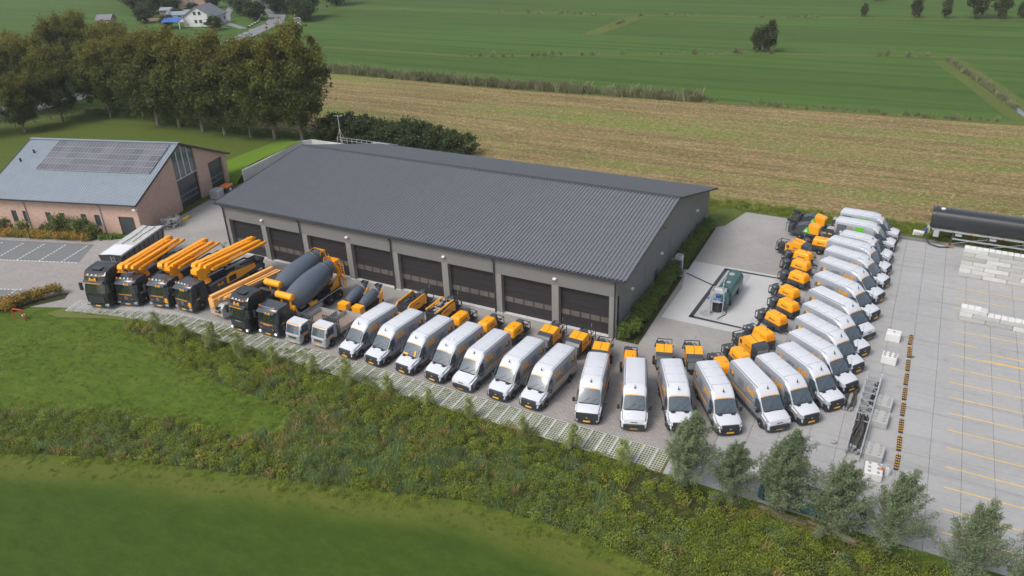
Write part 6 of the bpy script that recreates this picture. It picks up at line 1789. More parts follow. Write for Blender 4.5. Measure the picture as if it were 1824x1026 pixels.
# ---- trees: three shapes of big avenue tree, then copies
def TREE(nm, i): return nm
ROWT = [('broadleaf_tree', 13.6, 5.3, 5.6, 8.1, 34000, 130, 0.15, 31), ('broadleaf_tree', 13.0, 5.1, 5.5, 8.0, 32000, 120, 0.15, 32), ('broadleaf_tree', 14.0, 4.9, 6.0, 8.2, 32000, 130, 0.15, 33)]
spots = [(-104.5, 37.0, 1, 1.0, 'third trunk from the left, forked low above the lawn'), (-118.5, 37.5, 0, 0.92, 'its forked trunk at the back left corner of the lawn'), (-99.0, 37.2, 2, 1.0, 'slim pale trunk just right of the forked trunk'),
 (-92.5, 36.8, 1, 1.06, 'pale trunk above the middle of the lawn'), (-87.0, 36.7, 2, 1.03, 'dark trunk left of the leaning one'), (-81.0, 37.0, 0, 1.05, 'leaning trunk with a side fork'), (-76.5, 38.0, 1, 1.08, 'double pale trunk by the grass bank'),
 (-71.4, 39.2, 2, 1.08, 'tall straight pale trunk at the right end of the row'), (-125.0, 31.8, 0, 0.86, 'thick trunk by the wire fence'), (-124.5, 24.0, 1, 0.66, 'thin leaning trunk left of the thick one'),
 (-126, 43, 2, 0.78, 'behind the row close to the road'), (-111.5, 39.5, 1, 1.0, 'dense crown behind the left part of the row'), (-134, 52, 0, 0.88, 'tallest crown rising at the far left'), (-118, 48, 2, 0.88, 'yellowish crown at the back of the row'), (-131.5, 14.5, 1, 0.9, 'grey green crown cut by the left edge of the photo'), (-152, 42, 0, 0.9, 'crown beyond the road at the left edge'), (-147, 62, 1, 0.82, 'crown beyond the road behind the tallest one'), (-137, 34.5, 1, 0.98, 'crown just before the road, left of the wire fence corner'), (-147, 49, 2, 0.95, 'crown over the road at the far left'), (-157, 60, 0, 0.92, 'farthest crown beyond the road at the left'), (-143, 24, 0, 0.92, 'crown filling the left edge above the road'), (-112, 44, 1, 0.9, 'crown behind the row above the double trunk'), (-108, 46, 2, 0.95, 'crown behind the fork of the third trunk')]
protos = []
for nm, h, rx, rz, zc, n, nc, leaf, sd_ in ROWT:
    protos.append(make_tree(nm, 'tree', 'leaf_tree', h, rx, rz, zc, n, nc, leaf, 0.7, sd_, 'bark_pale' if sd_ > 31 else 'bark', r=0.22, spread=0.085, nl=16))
used = set()
rnd = random.Random(2)
for x, y, k, s, lab in spots:
    t = protos[k] if k not in used else dup(protos[k], (0, 0, 0), 0, '')
    used.add(k)
    t.location = (x, y, -0.05); t.rotation_euler = (0, 0, rnd.uniform(0, 6.28)); t.scale = (s, s, s*rnd.uniform(0.94, 1.04))
    t.scale = (t.scale[0]*1.08, t.scale[1]*1.08, t.scale[2]*1.17)
    t['label'] = 'tall tree, '+lab
    t['group'] = 'tall broadleaf trees behind the workshop lawn'
# dark shrubs behind the shed
bp = make_tree('shrub', 'shrub', 'leaf_dark', 3.6, 2.9, 2.1, 2.0, 5200, 60, 0.15, 0.7, 41, r=0.1, spread=0.14)
for i, (x, y, s, lab) in enumerate([(-66.5, 41.5, 1.0, 'leftmost of the clump, beside the pale tree trunk'), (-62.8, 41.5, 1.12, 'second of the clump, behind the lattice mast'), (-59.0, 41.8, 1.1, 'third of the clump, behind the rail'), (-55.6, 41.2, 0.95, 'low one in the dip of the clump'), (-52.2, 41.6, 1.12, 'tallest of the right half'), (-48.6, 41.4, 1.08, 'second from the right end'), (-45.0, 41.4, 1.0, 'next to the right end'), (-41.8, 41.2, 0.95, 'rightmost, beside the stubble')]):
    t = bp if i == 0 else dup(bp, (0, 0, 0), i*1.3, '')
    t.location = (x, y, -0.05); t.scale = (s, s, s); t.rotation_euler = (0, 0, i*1.3)
    tag(t, 'dark shrub behind the shed, '+lab, 'shrub', 'dark shrubs behind the shed')
# silver willows along the yard's near edge
def make_willow(h, rx, seed, shoots, lf):
    """young willow: many upright shoots with narrow leaves, tips blown to +x"""
    t = thing('willow', 'willow', 'willow')
    rg = np.random.default_rng(seed)
    C_, S_ = [], []
    tr = MB(); tr.cyl((0, 0, 0), (0.02, 0, h*0.35), 0.10, 0.075, 8, caps=False).cyl((0.02, 0, h*0.35), (0.25, 0.05, h*0.8), 0.075, 0.03, 6, caps=False)
    for k in range(shoots):
        q = k/shoots
        z0 = h*(0.10+0.62*q)+rg.normal()*0.1
        a = k*2.399+rg.normal()*0.4
        L = (2.4-1.1*q)*rx/1.7*(0.75+0.5*rg.random())
        el = 0.62+0.75*q+rg.normal()*0.13
        d0 = np.array([math.cos(a)*math.cos(el), math.sin(a)*math.cos(el), math.sin(el)])
        p0 = np.array([0.25*q, 0, z0])
        n = int(lf*(0.6+0.8*rg.random()))
        u = rg.random(n)**0.75
        bend = np.array([0.55, 0.12, 0.35])
        P_ = p0+d0*L*u[:, None]+bend*(u**2)[:, None]*L*0.35
        rad = (0.10+0.22*(1-u))*L*0.42
        P_ += rg.normal(size=(n, 3))*rad[:, None]*np.array([1, 1, 0.8])
        C_.append(P_)
        tr.cyl(tuple(p0), tuple(p0+d0*L*0.5+bend*0.25*L*0.35), 0.028, 0.016, 5, caps=False).cyl(tuple(p0+d0*L*0.5+bend*0.25*L*0.35), tuple(p0+d0*L+bend*L*0.35), 0.016, 0.006, 5, caps=False)
    P_ = np.concatenate(C_); P_[:, 2] = np.maximum(P_[:, 2], 0.25)
    link('crown', quads('crown', P_, 0.085*(0.6+0.8*rg.random(len(P_))), 0.22, 0.15, 'leaf_willow', seed), t)
    link('trunk', tr.mesh('trunk', 'bark', 60), t)
    return t
wp = [make_willow(6.0, 1.75, 51, 74, 330), make_willow(5.8, 1.9, 52, 66, 320), make_willow(6.6, 1.8, 53, 62, 300)]
WIL = [(10.9, -15.9, 0, 1.04, 'leftmost of the row, in front of the third frontal van'), (13.9, -15.9, 1, 0.86, 'second from the left, smaller and paler'), (16.9, -15.7, 0, 1.1, 'third from the left, in front of the white blocks'),
       (20.1, -16.2, 1, 1.02, 'fourth from the left, at the foot of the lattice truss'), (23.3, -16.2, 2, 1.0, 'fifth from the left, tall pointed tip beside the striped kerbs'), (27.2, -17.0, 2, 0.98, 'sixth from the left, open crown over the parking lines'), (30.6, -16.6, 1, 1.0, 'rightmost, cut by the edge of the photo')]
usedw = set()
for x, y, k, s, lab in WIL:
    t = wp[k] if k not in usedw else dup(wp[k], (0, 0, 0), 0, '')
    usedw.add(k)
    t.location = (x, y, -0.08); t.scale = (s, s, s); t.rotation_euler = (0, 0, -0.35+0.5*math.sin(x*3.1))
    tag(t, 'silver willow, '+lab, 'willow', 'silver willows along the near edge of the yard')
# pale saplings along the grass pavers
sp_ = make_tree('sapling', 'sapling', 'leaf_sapling', 2.4, 0.62, 1.15, 1.3, 4200, 26, 0.045, 0.35, 61, r=0.03, shape='flame', spread=0.16, up=0.3, nl=8, zfork=0.15)
SAPL = [(282, 592, 1.0, 'leftmost, in front of the second pump truck'), (330, 606, 0.9, 'in front of the third pump truck'), (382, 622, 1.25, 'tall bushy one before the grey ballast body'), (430, 636, 1.15, 'in front of the tall black mixer truck'), (490, 650, 0.95, 'in front of the low mixer truck'), (560, 668, 0.9, 'before the second small flatbed truck'), (623, 682, 1.15, 'in front of the first van'), (697, 700, 0.95, 'in front of the third van'), (772, 716, 0.75, 'in front of the fourth van'), (847, 735, 0.85, 'in front of the fifth van'), (940, 765, 0.8, 'left of the seventh van bumper'), (1028, 790, 1.0, 'in front of the frontal van with the broad grille'), (1120, 812, 1.0, 'in front of the frontal van with lit lamps')]
for i, (px, py, s, lab) in enumerate(SAPL):
    x, y = SAPW[i]
    t = sp_ if i == 0 else dup(sp_, (0, 0, 0), 0, '')
    t.location = (x, y, -0.05); t.scale = (s*1.1, s*1.1, s); t.rotation_euler = (0, 0, i*2.1)
    tag(t, 'slender pale sapling '+lab, 'sapling', 'pale saplings along the grass pavers')
# isolated field trees and the far line
ft = make_tree('field_tree', 'tree', 'leaf_field', 6.5, 1.7, 3.0, 3.7, 5200, 40, 0.17, 0.7, 71, r=0.16, spread=0.15)
FT = [(-17.9, 139.0, 0.85, 'dark leaning field tree with two crowns, alone in the pasture, nearer half'), (-15.6, 140.2, 1.05, 'dark leaning field tree with two crowns, alone in the pasture, taller half'),
      (28.0, 206.5, 2.0, 'largest tree of the far line at the top right'), (12.8, 203.6, 0.85, 'narrow brown tree left of the largest far tree'), (20.5, 205.0, 0.8, 'round shrub just left of the largest far tree'), (34.0, 207.0, 1.1, 'brownish tree right of the largest far tree'), (39.0, 208.0, 0.7, 'small shrub second from the right in the far line'), (43.5, 209.0, 0.85, 'rightmost shrub of the far line'), (-1.0, 203.0, 0.55, 'small lone bush on the far ditch'), (-1.2, 240, 0.9, 'dark bush at the very top of the pasture'), (-70, 262, 0.9, 'small dark bush at the top edge left of centre')]
for i, (x, y, s, lab) in enumerate(FT):
    t = ft if i == 0 else dup(ft, (0, 0, 0), 0, '')
    t.location = (x, y, -0.08); t.scale = (s, s, s); t.rotation_euler = (0, 0, i*1.9)
    tag(t, lab, 'tree' if s > 0.8 else 'bush')
# ------------------------------------------------------------------ the fleet
build_shed()
build_brick()
G1 = 'silver white panel vans parked side by side'
VANS = [  # x, y (number plate), heading, kind, low letters, ribbed roof, wrapped, lit, extra, label
 (-20.01, -12.99, -95.0, 'sloped', 0, 0, 0, 0, None, 'first van from the left in the front row, beside the small flatbed trucks'),
 (-17.16, -12.94, -95.5, 'sloped', 0, 0, 0, 0, None, 'second van from the left in the front row, orange card behind its windscreen'),
 (-14.01, -12.90, -95.0, 'sloped', 0, 0, 0, 0, 'vest', 'third van from the left in the front row, orange vests on its dashboard'),
 (-11.03, -12.85, -95.0, 'sloped', 0, 0, 0, 0, 'beacon', 'fourth van from the left in the front row, small vent on its roof'),
 (-8.22, -12.94, -94.0, 'round', 1, 1, 0, 0, None, 'fifth van from the left in the front row, ribbed roof and rounded bonnet'),
 (-5.02, -12.87, -94.0, 'sloped', 1, 0, 0, 0, None, 'sixth van from the left in the front row, orange lettering along its flank'),
 (-2.16, -12.84, -93.5, 'sloped', 1, 0, 0, 0, None, 'seventh van from the left, last before the gap at the shed corner'),
 (2.60, -12.63, -75.5, 'broad', 1, 0, 0, 0, None, 'van with broad dark grille, parked alone in front of the shed corner'),
 (6.05, -11.95, -70.5, 'round', 1, 1, 0, 1, None, 'van with lit headlights and ribbed roof, facing the camera right of the broad grilled one'),
 (9.23, -10.68, -64.5, 'sloped', 1, 0, 0, 1, None, 'van partly hidden by the leftmost willow'),
 (12.48, -9.46, -57.5, 'sloped', 1, 0, 0, 1, None, 'van behind the second willow, orange lettering low on its flank'),
 (15.55, -7.49, -48.5, 'round', 1, 1, 0, 1, None, 'van with rounded bonnet at the outer bend of the fan'),
 (17.45, -5.62, -44.5, 'sloped', 0, 0, 0, 0, None, 'van at the corner of the fan, right of the one with rounded bonnet'),
 (18.86, -3.02, -40.5, 'sloped', 0, 0, 0, 0, None, 'van beside the pile of hoses, bottom of the right hand row'),
 (19.54, -0.10, -36.0, 'sloped', 0, 0, 0, 0, None, 'second van up the right hand row, above the pile of hoses'),
 (19.69, 2.88, -34.5, 'sloped', 0, 0, 0, 0, None, 'third van up the right hand row, nose by the upper end of the truss'),
 (19.86, 5.67, -34.0, 'sloped', 0, 0, 0, 0, None, 'fourth van up the right hand row, level with the lower single concrete block'),
 (19.93, 8.70, -33.0, 'round', 0, 1, 0, 0, None, 'fifth van up the right hand row, flat ribbed roof'),
 (20.07, 12.61, -28.0, 'sloped', 0, 0, 0, 0, None, 'sixth van up the right hand row, beside the washed concrete pad'),
 (20.18, 16.43, -24.0, 'sloped', 0, 0, 0, 0, None, 'seventh van up the right hand row'),
 (20.40, 19.81, -19.5, 'sloped', 0, 0, 0, 0, None, 'eighth van up the right hand row'),
 (20.35, 22.90, -16.0, 'sloped', 0, 0, 0, 0, None, 'ninth van up the right hand row, nose hidden behind the eighth'),
 (20.30, 26.00, -11.0, 'short', 0, 0, 0, 0, None, 'low roofed shorter van just below the two green printed vans'),
 (20.45, 29.60, -6.0, 'sloped', 0, 0, 1, 0, None, 'van with green picture print, nearer of the two at the far end'),
 (20.60, 32.60, -5.0, 'sloped', 0, 0, 1, 0, None, 'van with green picture print, farthest of all by the stubble field'),
]
proto_van = {}
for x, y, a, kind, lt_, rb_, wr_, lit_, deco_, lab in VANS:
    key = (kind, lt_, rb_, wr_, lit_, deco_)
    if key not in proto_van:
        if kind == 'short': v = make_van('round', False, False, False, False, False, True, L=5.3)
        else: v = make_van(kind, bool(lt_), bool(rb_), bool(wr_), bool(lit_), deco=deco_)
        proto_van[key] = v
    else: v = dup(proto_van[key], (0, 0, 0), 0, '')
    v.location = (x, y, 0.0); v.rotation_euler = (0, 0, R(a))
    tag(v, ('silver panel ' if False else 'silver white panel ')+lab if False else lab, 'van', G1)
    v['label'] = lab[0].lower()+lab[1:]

tractor_and_trailer()
pump_truck('anthracite pump truck with orange boom, nearest to the tall black cab at the left', (-46.35, -14.45, 0), R(-75), -1.0, -8.9, 3.55, 0)
pump_truck('anthracite pump truck with a white pipe along its orange boom, middle of the three', (-43.05, -13.35, 0), R(-80), -2.0, -8.8, 3.45, 1, corner=True)
pump_truck('anthracite pump truck with orange side panel, rightmost of the three', (-40.1, -12.85, 0), R(-90), -2.7, -10.5, 3.45, 2, corner=True, sidebox=True)
trailer_pump()
mixer_truck('tall black cab mixer truck with grey drum, left of the two', (-31.9, -13.5, 0), R(-91), True, True, L=11.7, ds=2.1)
mixer_truck('low anthracite cab mixer truck with grey drum, right of the two', (-28.9, -12.95, 0), R(-90), False, True, L=10.0)
small_truck('small silver flatbed truck, left of the two beside the low mixer truck', (-25.85, -13.05, 0), R(-91))
small_truck('small silver flatbed truck, right of the two beside the first van', (-23.3, -12.55, 0), R(-92))
mini_mixer('small grey drum mixer with orange box, left of the pair behind the flatbed trucks', (-25.2, -6.9, 0), R(-92))
mini_mixer('small grey drum mixer with orange box, right of the pair behind the first van', (-23.5, -6.9, 0), R(-92))

pump_open('open topped orange compressor with solid sides, behind the first van', (-19.45, -3.5, 0), R(-93), 1, 0)
pump_open('open topped compressor with two orange rails, behind the second van', (-16.1, -3.6, 0), R(-93), 2, 1)
C = pump_compact; Lg = pump_long
pr = C('small rounded orange pump behind the third van', (-13.5, -4.3, 0), R(-94), 3)
pq = C('faded orange pump behind the fourth van', (-10.7, -4.2, 0), R(-94), 4, pale=False)
MS = [(-8.05, -4.1, -94, 'small orange pump with pale lid, behind the fifth van'),
 (2.95, -4.35, -72, 'small orange pump behind the ribbed roof van with lit lamps'),
 (9.95, -2.15, -56, 'small orange pump between the shed and the sixth frontal van'),
 (10.85, 0.0, -46, 'small orange pump leaning toward the corner of the fan'),
 (11.85, 4.2, -38, 'small orange pump beside the lower right corner of the wash pad'),
 (12.25, 7.5, -34, 'small orange pump level with the lower edge of the dark drain frame'),
 (12.75, 10.4, -33, 'small orange pump beside the middle of the wash pad, lower one'),
 (12.35, 13.1, -32, 'small orange pump beside the middle of the wash pad, upper one'),
 (12.6, 16.7, -25, 'small orange pump at the upper right corner of the wash pad'),
 (12.3, 19.6, -20, 'small orange pump just above the wash pad'),
 (12.1, 21.9, -16, 'small orange pump, third below the two green printed pumps'),
 (13.3, 26.2, -8, 'small orange pump with large tyre just left of the low roofed van')]
for i, (x, y, a, lab) in enumerate(MS):
    dup(pr if i % 2 else pq, (x, y, 0), R(a), lab, 'small orange screed pumps')
pl = Lg('large orange pump behind the sixth van of the front row', (-4.8, -3.6, 0), R(-93), 5)
MLL = [(-2.05, -3.55, -93, 'large orange pump behind the seventh van of the front row'), (0.35, -4.35, -80, 'large orange pump behind the broad grilled van'),
 (5.2, -2.5, -74, 'large orange pump behind the van hidden by the leftmost willow'), (7.5, -1.75, -70, 'large orange pump behind the van at the second willow'),
 (11.5, 2.1, -42, 'large orange pump lying between two small ones at the bend'), (11.3, 24.0, -14, 'large orange pump second below the green printed pumps')]
for x, y, a, lab in MLL: dup(pl, (x, y, 0), R(a), lab, 'large orange screed pumps with grey louvred ends')
pump_eco('dark pump with orange and green hood, nearer of the two at the top', (11.7, 29.6, 0), R(-8), 8)
pump_eco('dark pump with orange and green hood, farthest of all the pumps', (11.9, 32.5, 0), R(-7), 9)

# ------------------------------------------------------------------ hedges, planting and walls
def hedge(name, label, cat, boxes, coll, dens, seed, s0=0.7, s1=1.1, group=None, rot=0.0, z=0.0):
    rnd = random.Random(seed); pts = []
    t = thing(name, label, cat, (boxes[0][0], boxes[0][1], 0), 0, group)
    for (x, y, w_, h_) in boxes:
        n = int(w_*w_*dens*4)
        for _ in range(max(3, n)):
            pts.append((x-boxes[0][0]+rnd.uniform(-w_, w_), y-boxes[0][1]+rnd.uniform(-w_, w_), z+rnd.uniform(0, max(0.0, h_-0.7))))
    P = np.array(pts)
    sz = sizes(P, s0, s1, seed)
    rg = np.random.default_rng(seed)
    V = []
    by = {}
    for i in range(len(P)):
        m = coll.objects[int(rg.integers(len(coll.objects)))].data
        by.setdefault(m.name, []).append(i)
    for nm, idx in by.items():
        m = bpy.data.meshes[nm]
        co = np.zeros(len(m.vertices)*3, np.float32); m.vertices.foreach_get('co', co); co = co.reshape(-1, 3)
        V = []
        for i in idx:
            a = rg.uniform(0, 2*PI); c_, s_ = math.cos(a), math.sin(a)
            V.append(np.stack([co[:, 0]*c_-co[:, 1]*s_, co[:, 0]*s_+co[:, 1]*c_, co[:, 2]], 1)*sz[i]+P[i])
        V = np.concatenate(V)
        me = raw_mesh('foliage', V, np.arange(len(V)).reshape(-1, 4), 'leaf_hedge')
        me.materials[0] = m.materials[0]
        link('foliage', me, t)
    return t
def hedge_line(a, b, wd, h_):
    n = max(2, int(math.hypot(b[0]-a[0], b[1]-a[1])/0.7))
    return [(a[0]+(b[0]-a[0])*i/(n-1), a[1]+(b[1]-a[1])*i/(n-1), wd, h_) for i in range(n)]
struct(sheet('planting_soil', [(0.05, -0.1), (2.15, -0.1), (1.75, 14.4), (0.05, 14.4)], 0.015, 'undergrowth'))
struct(sheet('planting_soil', [(0.05, 16.3), (1.75, 16.3), (1.45, 28.5), (0.05, 28.5)], 0.015, 'undergrowth'))
hedge('hedge', 'leafy green hedge along the right wall of the shed, nearer half', 'hedge', hedge_line((0.85, 0.6), (0.75, 14.0), 0.55, 1.6), C_HEDGE, 14, 21)
hedge('hedge', 'leafy green hedge along the right wall of the shed, beyond the fuel pump', 'hedge', hedge_line((0.75, 16.8), (0.65, 28.0), 0.5, 1.6), C_HEDGE, 14, 22)
hedge('climbing_plant', 'small green plant at the left front corner of the shed', 'plant', [(-47.9, -0.25, 0.15, 1.6)], C_HEDGE, 60, 23, 0.35, 0.5)
# rust coloured clipped hedge and shrubs in front of the workshop
hedge('rust_hedge', 'long rust coloured hedge between the parking bays and the workshop', 'hedge', hedge_line((-92, -12.3), (-66.2, -4.7), 0.45, 1.15), C_RUST, 26, 24, 0.8, 1.2)
hedge('low_bush', 'low mixed green bush by the workshop door', 'bush', hedge_line((-66.0, -3.9), (-63.9, -3.1), 0.4, 0.7), C_HEDGE, 10, 25)
ev = make_tree('shrub', 'shrub', 'leaf_ever', 2.5, 1.15, 1.25, 1.3, 2200, 26, 0.10, 0.7, 81, r=0.05, spread=0.18)
for i, (u_, v_, s, lab) in enumerate([(-18.3, -1.6, 0.9, 'leftmost of the shrubs under the workshop windows'), (-15.6, -1.7, 0.85, 'second shrub, left of the first downpipe'), (-12.4, -1.6, 0.75, 'low shrub under the third workshop window'), (-10.7, -1.7, 1.25, 'tallest shrub between the workshop windows'), (-9.0, -1.5, 1.05, 'olive shrub right of the tallest one'), (-7.2, -1.6, 1.15, 'shrub covering the fifth workshop window'), (-5.4, -1.6, 0.9, 'rightmost shrub, left of the second downpipe')]):
    a = R(15.5)
    x = -61.2+u_*math.cos(a)-v_*math.sin(a); y = -0.9+u_*math.sin(a)+v_*math.cos(a)
    t = ev if i == 0 else dup(ev, (0, 0, 0), 0, '')
    t.location = (x, y, 0); t.scale = (s*0.75, s*0.75, s*0.85); t.rotation_euler = (0, 0, i*1.1)
    tag(t, lab, 'shrub', 'olive green shrubs before the workshop wall')
for i, (x, y) in enumerate([(-87.5, -11.6), (-80.7, -9.4), (-73.9, -7.3), (-67.2, -5.3)]):
    t = thing('bay_post', ['dark post at the left end of the rust hedge', 'second dark post along the rust hedge', 'third dark post along the rust hedge', 'dark post at the right end of the rust hedge'][i], 'post', (x, y, 0), 0, 'dark posts along the rust hedge')
    MB().cyl((0, 0, 0), (0, 0, 1.15), 0.07, n=8).cyl((0, 0, 1.15), (0, 0, 1.3), 0.13, 0.1, 8).part('post', 'black_plastic', t, 30)
hedge('rust_hedge', 'row of rust coloured bushes on the planted strip left of the pavers', 'hedge', [(-63.5+i*0.9, -21.9+i*0.26, 0.35, 1.2) for i in range(8)]+[(-57.8+i*0.25, -20.0+i*0.62, 0.33, 1.3) for i in range(8)], C_RUST, 34, 26, 0.9, 1.35)
struct(sheet('planting_soil', [(-58.9, -20.4), (-57.0, -20.3), (-54.3, -16.1), (-55.2, -14.9)], 0.015, 'undergrowth'))
t = thing('wheel_rack', 'small red tube frame standing in the grass at the left edge', 'rack', (-54.9, -20.9, -0.05), R(10))
MB().tube([(0, 0, 0), (-0.1, 0, 0.95), (0.0, 0, 1.15), (1.0, 0, 1.2), (1.15, 0, 1.1), (1.25, 0, 0)], 0.05, 6).tube([(0.35, 0.5, 0), (0.3, 0.5, 0.75), (0.7, 0.5, 0.75), (0.8, 0.5, 0)], 0.045, 6).tube([(0, 0, 1.1), (0.3, 0.5, 0.75)], 0.04, 6).part('tube_frame', 'red', t, 40)
MB().lathe([(0, 0.18), (0.2, 0.2), (0.25, 0.1)], (0.9, 0.25, 0.3), (0, 0, 1), 12).part('drum_lid', 'steel', t, 30)

# retaining wall and grass bank at the back left corner of the shed
def wall_run(pts, h0, h1, name, label):
    t = thing(name, label, 'retaining wall', (0, 0, 0))
    n = 0
    for a, b in zip(pts[:-1], pts[1:]):
        L = math.hypot(b[0]-a[0], b[1]-a[1]); k = max(1, round(L/2.4))
        for i in range(k):
            p = Vector((a[0]+(b[0]-a[0])*i/k, a[1]+(b[1]-a[1])*i/k, 0)); q = Vector((a[0]+(b[0]-a[0])*(i+1)/k, a[1]+(b[1]-a[1])*(i+1)/k, 0))
            d = (q-p).normalized(); p2 = p+d*0.01; q2 = q-d*0.01
            MB().beam((p2.x, p2.y, (h1+h0)/2), (q2.x, q2.y, (h1+h0)/2), 0.22, h1-h0).part('wall_panel', 'concrete_light', t)
    return t
wall_run([(-64.3, 18.9), (-65.0, 24), (-66.0, 30), (-66.6, 33.6), (-65.4, 35.0), (-62, 35.0), (-57, 35.0), (-50, 35.2)], -0.05, 1.8, 'retaining_wall', 'pale grey concrete retaining wall curving round behind the left end of the shed')
bank = MB()
rows = []
for j in range(13):
    q = j/12
    ya = 17.5+q*19
    row = []
    for i in range(9):
        p = i/8
        x = -64.5-q*2.2-p*(10.5-2*q)
        hgt = 1.95*(1-p)**1.4*min(1, (q)*6+0.05)*(1 if q < 0.9 else 1-(q-0.9)*6)
        row.append((x, ya+p*2.0, -0.04+max(0, hgt)+0.06*noise.noise(Vector((x, ya, 0)))))
    rows.append(row)
bank.grid(rows)
struct(bank.part('grass_bank', 'bank', None, 60))
# ditch vegetation under the tree row
P = along([(-126, 38), (-112, 40.2), (-99, 39.0), (-85, 39.0), (-72, 40.5), (-62, 41.5)], 7, 0.9, 31)
scatter('row_undergrowth', P, sizes(P, 0.7, 1.5, 31), C_HEDGE, 'dark undergrowth along the foot of the tree row', 'undergrowth', seed=31)
# wire fence at the left of the lawn
t = thing('wire_fence', 'low wire fence with thin wooden posts at the left of the lawn', 'fence', (-133, 12, -0.05))
fp = [(-139, 6), (-134, 14), (-130.5, 22), (-129, 29), (-127, 34), (-121, 39.2)]
cumul = []
for a, b in zip(fp[:-1], fp[1:]):
    L = math.hypot(b[0]-a[0], b[1]-a[1]); k = int(L/2.6)
    for i in range(k): cumul.append((a[0]+(b[0]-a[0])*i/k+133, a[1]+(b[1]-a[1])*i/k-12))
post = MB().cyl((0, 0, 0), (0, 0, 1.25), 0.07, n=6).mesh('post', 'bark')
for x, y in cumul: link('post', post, t, (x, y, 0))
wr = MB()
for z in (0.5, 0.85, 1.15):
    for a, b in zip(cumul[:-1], cumul[1:]): wr.cyl((a[0], a[1], z), (b[0], b[1], z), 0.012, n=4)
wr.part('wire', 'steel', t)
# behind the shed: rail, mast, box
t = thing('guard_rail', 'galvanised guard rail standing behind the shed roof', 'guard rail', (-57, 33.8, 0))
for i in range(13): MB().cyl((-2+i*0.95, 0, 0), (-2+i*0.95, 0, 3.2), 0.05, n=6).part('rail_post', 'steel', t)
for z in (2.8, 3.2): MB().beam((-2, 0, z), (9.4, 0, z), 0.05, 0.05).part('rail', 'steel', t)
t = thing('weather_mast', 'thin grey mast with tripod foot and crossbar behind the shed roof', 'mast', (-58.9, 34.5, 0))
MB().cyl((0, 0, 0), (0, 0, 6.4), 0.09, 0.05, 8).part('mast', 'steel', t, 30)
MB().tube([(-0.8, 0, 2.4), (0, 0, 4.4)], 0.05, 6).tube([(0.8, 0, 2.4), (0, 0, 4.4)], 0.05, 6).tube([(0, 0.8, 2.4), (0, 0, 4.4)], 0.05, 6).part('tripod', 'brown_board', t)
MB().beam((-0.8, 0, 6.3), (0.7, 0, 6.35), 0.06, 0.06).beam((0.5, 0, 6.35), (0.95, 0, 6.55), 0.16, 0.10).part('crossbar', 'steel', t)
t = thing('container', 'pale box roof just showing behind the shed between the dark shrubs', 'container', (-52.2, 35.0, 0))
MB().rbox(-1.4, 1.4, -1, 1, 0, 2.3, 0.06).part('body', 'steel', t); MB().box(-1.45, 1.45, -1.05, 1.05, 2.3, 2.4).part('lid', 'steel', t)

# things by the workshop gates
for x, y, m, lid, lab in ((-62.7, 12.4, 'steel', 'steel', 'grey wheeled waste container against the workshop gable'), (-62.8, 14.2, 'black_plastic', 'orange', 'dark wheeled waste container with orange red lid against the workshop gable')):
    t = thing('waste_container', lab, 'waste container', (x, y, 0), R(15))
    MB().rbox(-0.6, 0.6, -0.75, 0.75, 0.12, 1.15, 0.06, sx=-0.06, sy=-0.06).part('bin_body', m, t)
    MB().rbox(-0.68, 0.68, -0.82, 0.82, 1.15, 1.33, 0.06, sx=0.1).part('lid', lid if lid != 'orange' else 'red_orange', t)
    for sx in (-0.45, 0.45):
        for sy in (-0.6, 0.6): MB().cyl((sx, sy-0.04, 0.1), (sx, sy+0.04, 0.1), 0.1, n=10).part('wheel', 'tyre', t)
    if lid == 'orange': MB().box(0.66, 0.675, -0.2, 0.2, 0.6, 0.95).part('sticker', 'white_print', t)
t = thing('rock_bag', 'round wire basket of grey rubble at the workshop gable', 'basket', (-60.2, 2.6, 0))
rnd = random.Random(6); st = MB()
for k in range(46):
    a_ = rnd.uniform(0, 2*PI); r_ = rnd.uniform(0.1, 0.95); z_ = rnd.uniform(0.1, 1.05)
    sz = rnd.uniform(0.14, 0.26)
    st.at(Matrix.Translation((r_*math.cos(a_), r_*math.sin(a_), z_)) @ Matrix.Rotation(rnd.random()*3, 4, Vector((rnd.random(), rnd.random(), 1)).normalized()))
    st.rbox(-sz, sz, -sz*0.8, sz*0.8, -sz*0.6, sz*0.6, sz*0.3, 1)
st.part('rubble', 'concrete', t, kind='stuff')
wb = MB()
for k in range(14):
    a_ = k*2*PI/14; wb.cyl((1.05*math.cos(a_), 1.05*math.sin(a_), 0), (1.1*math.cos(a_), 1.1*math.sin(a_), 1.3), 0.025, n=4)
for z_ in (0.1, 0.5, 0.9, 1.3):
    for k in range(14): wb.cyl((1.08*math.cos(k*2*PI/14), 1.08*math.sin(k*2*PI/14), z_), (1.08*math.cos((k+1)*2*PI/14), 1.08*math.sin((k+1)*2*PI/14), z_), 0.02, n=4)
wb.part('wire_basket', 'steel', t)
t = thing('yellow_bag', 'small crumpled yellow bag beside the rubble basket', 'bag', (-60.6, 5.0, 0))
MB().rbox(-0.3, 0.35, -0.6, 0.5, 0, 0.28, 0.12, 2, sx=0.12, sy=0.2).rbox(-0.1, 0.3, -0.2, 0.8, 0.1, 0.4, 0.14, 2, sx=0.1, sy=0.25).part('bag', 'bag_yellow', t, 50)

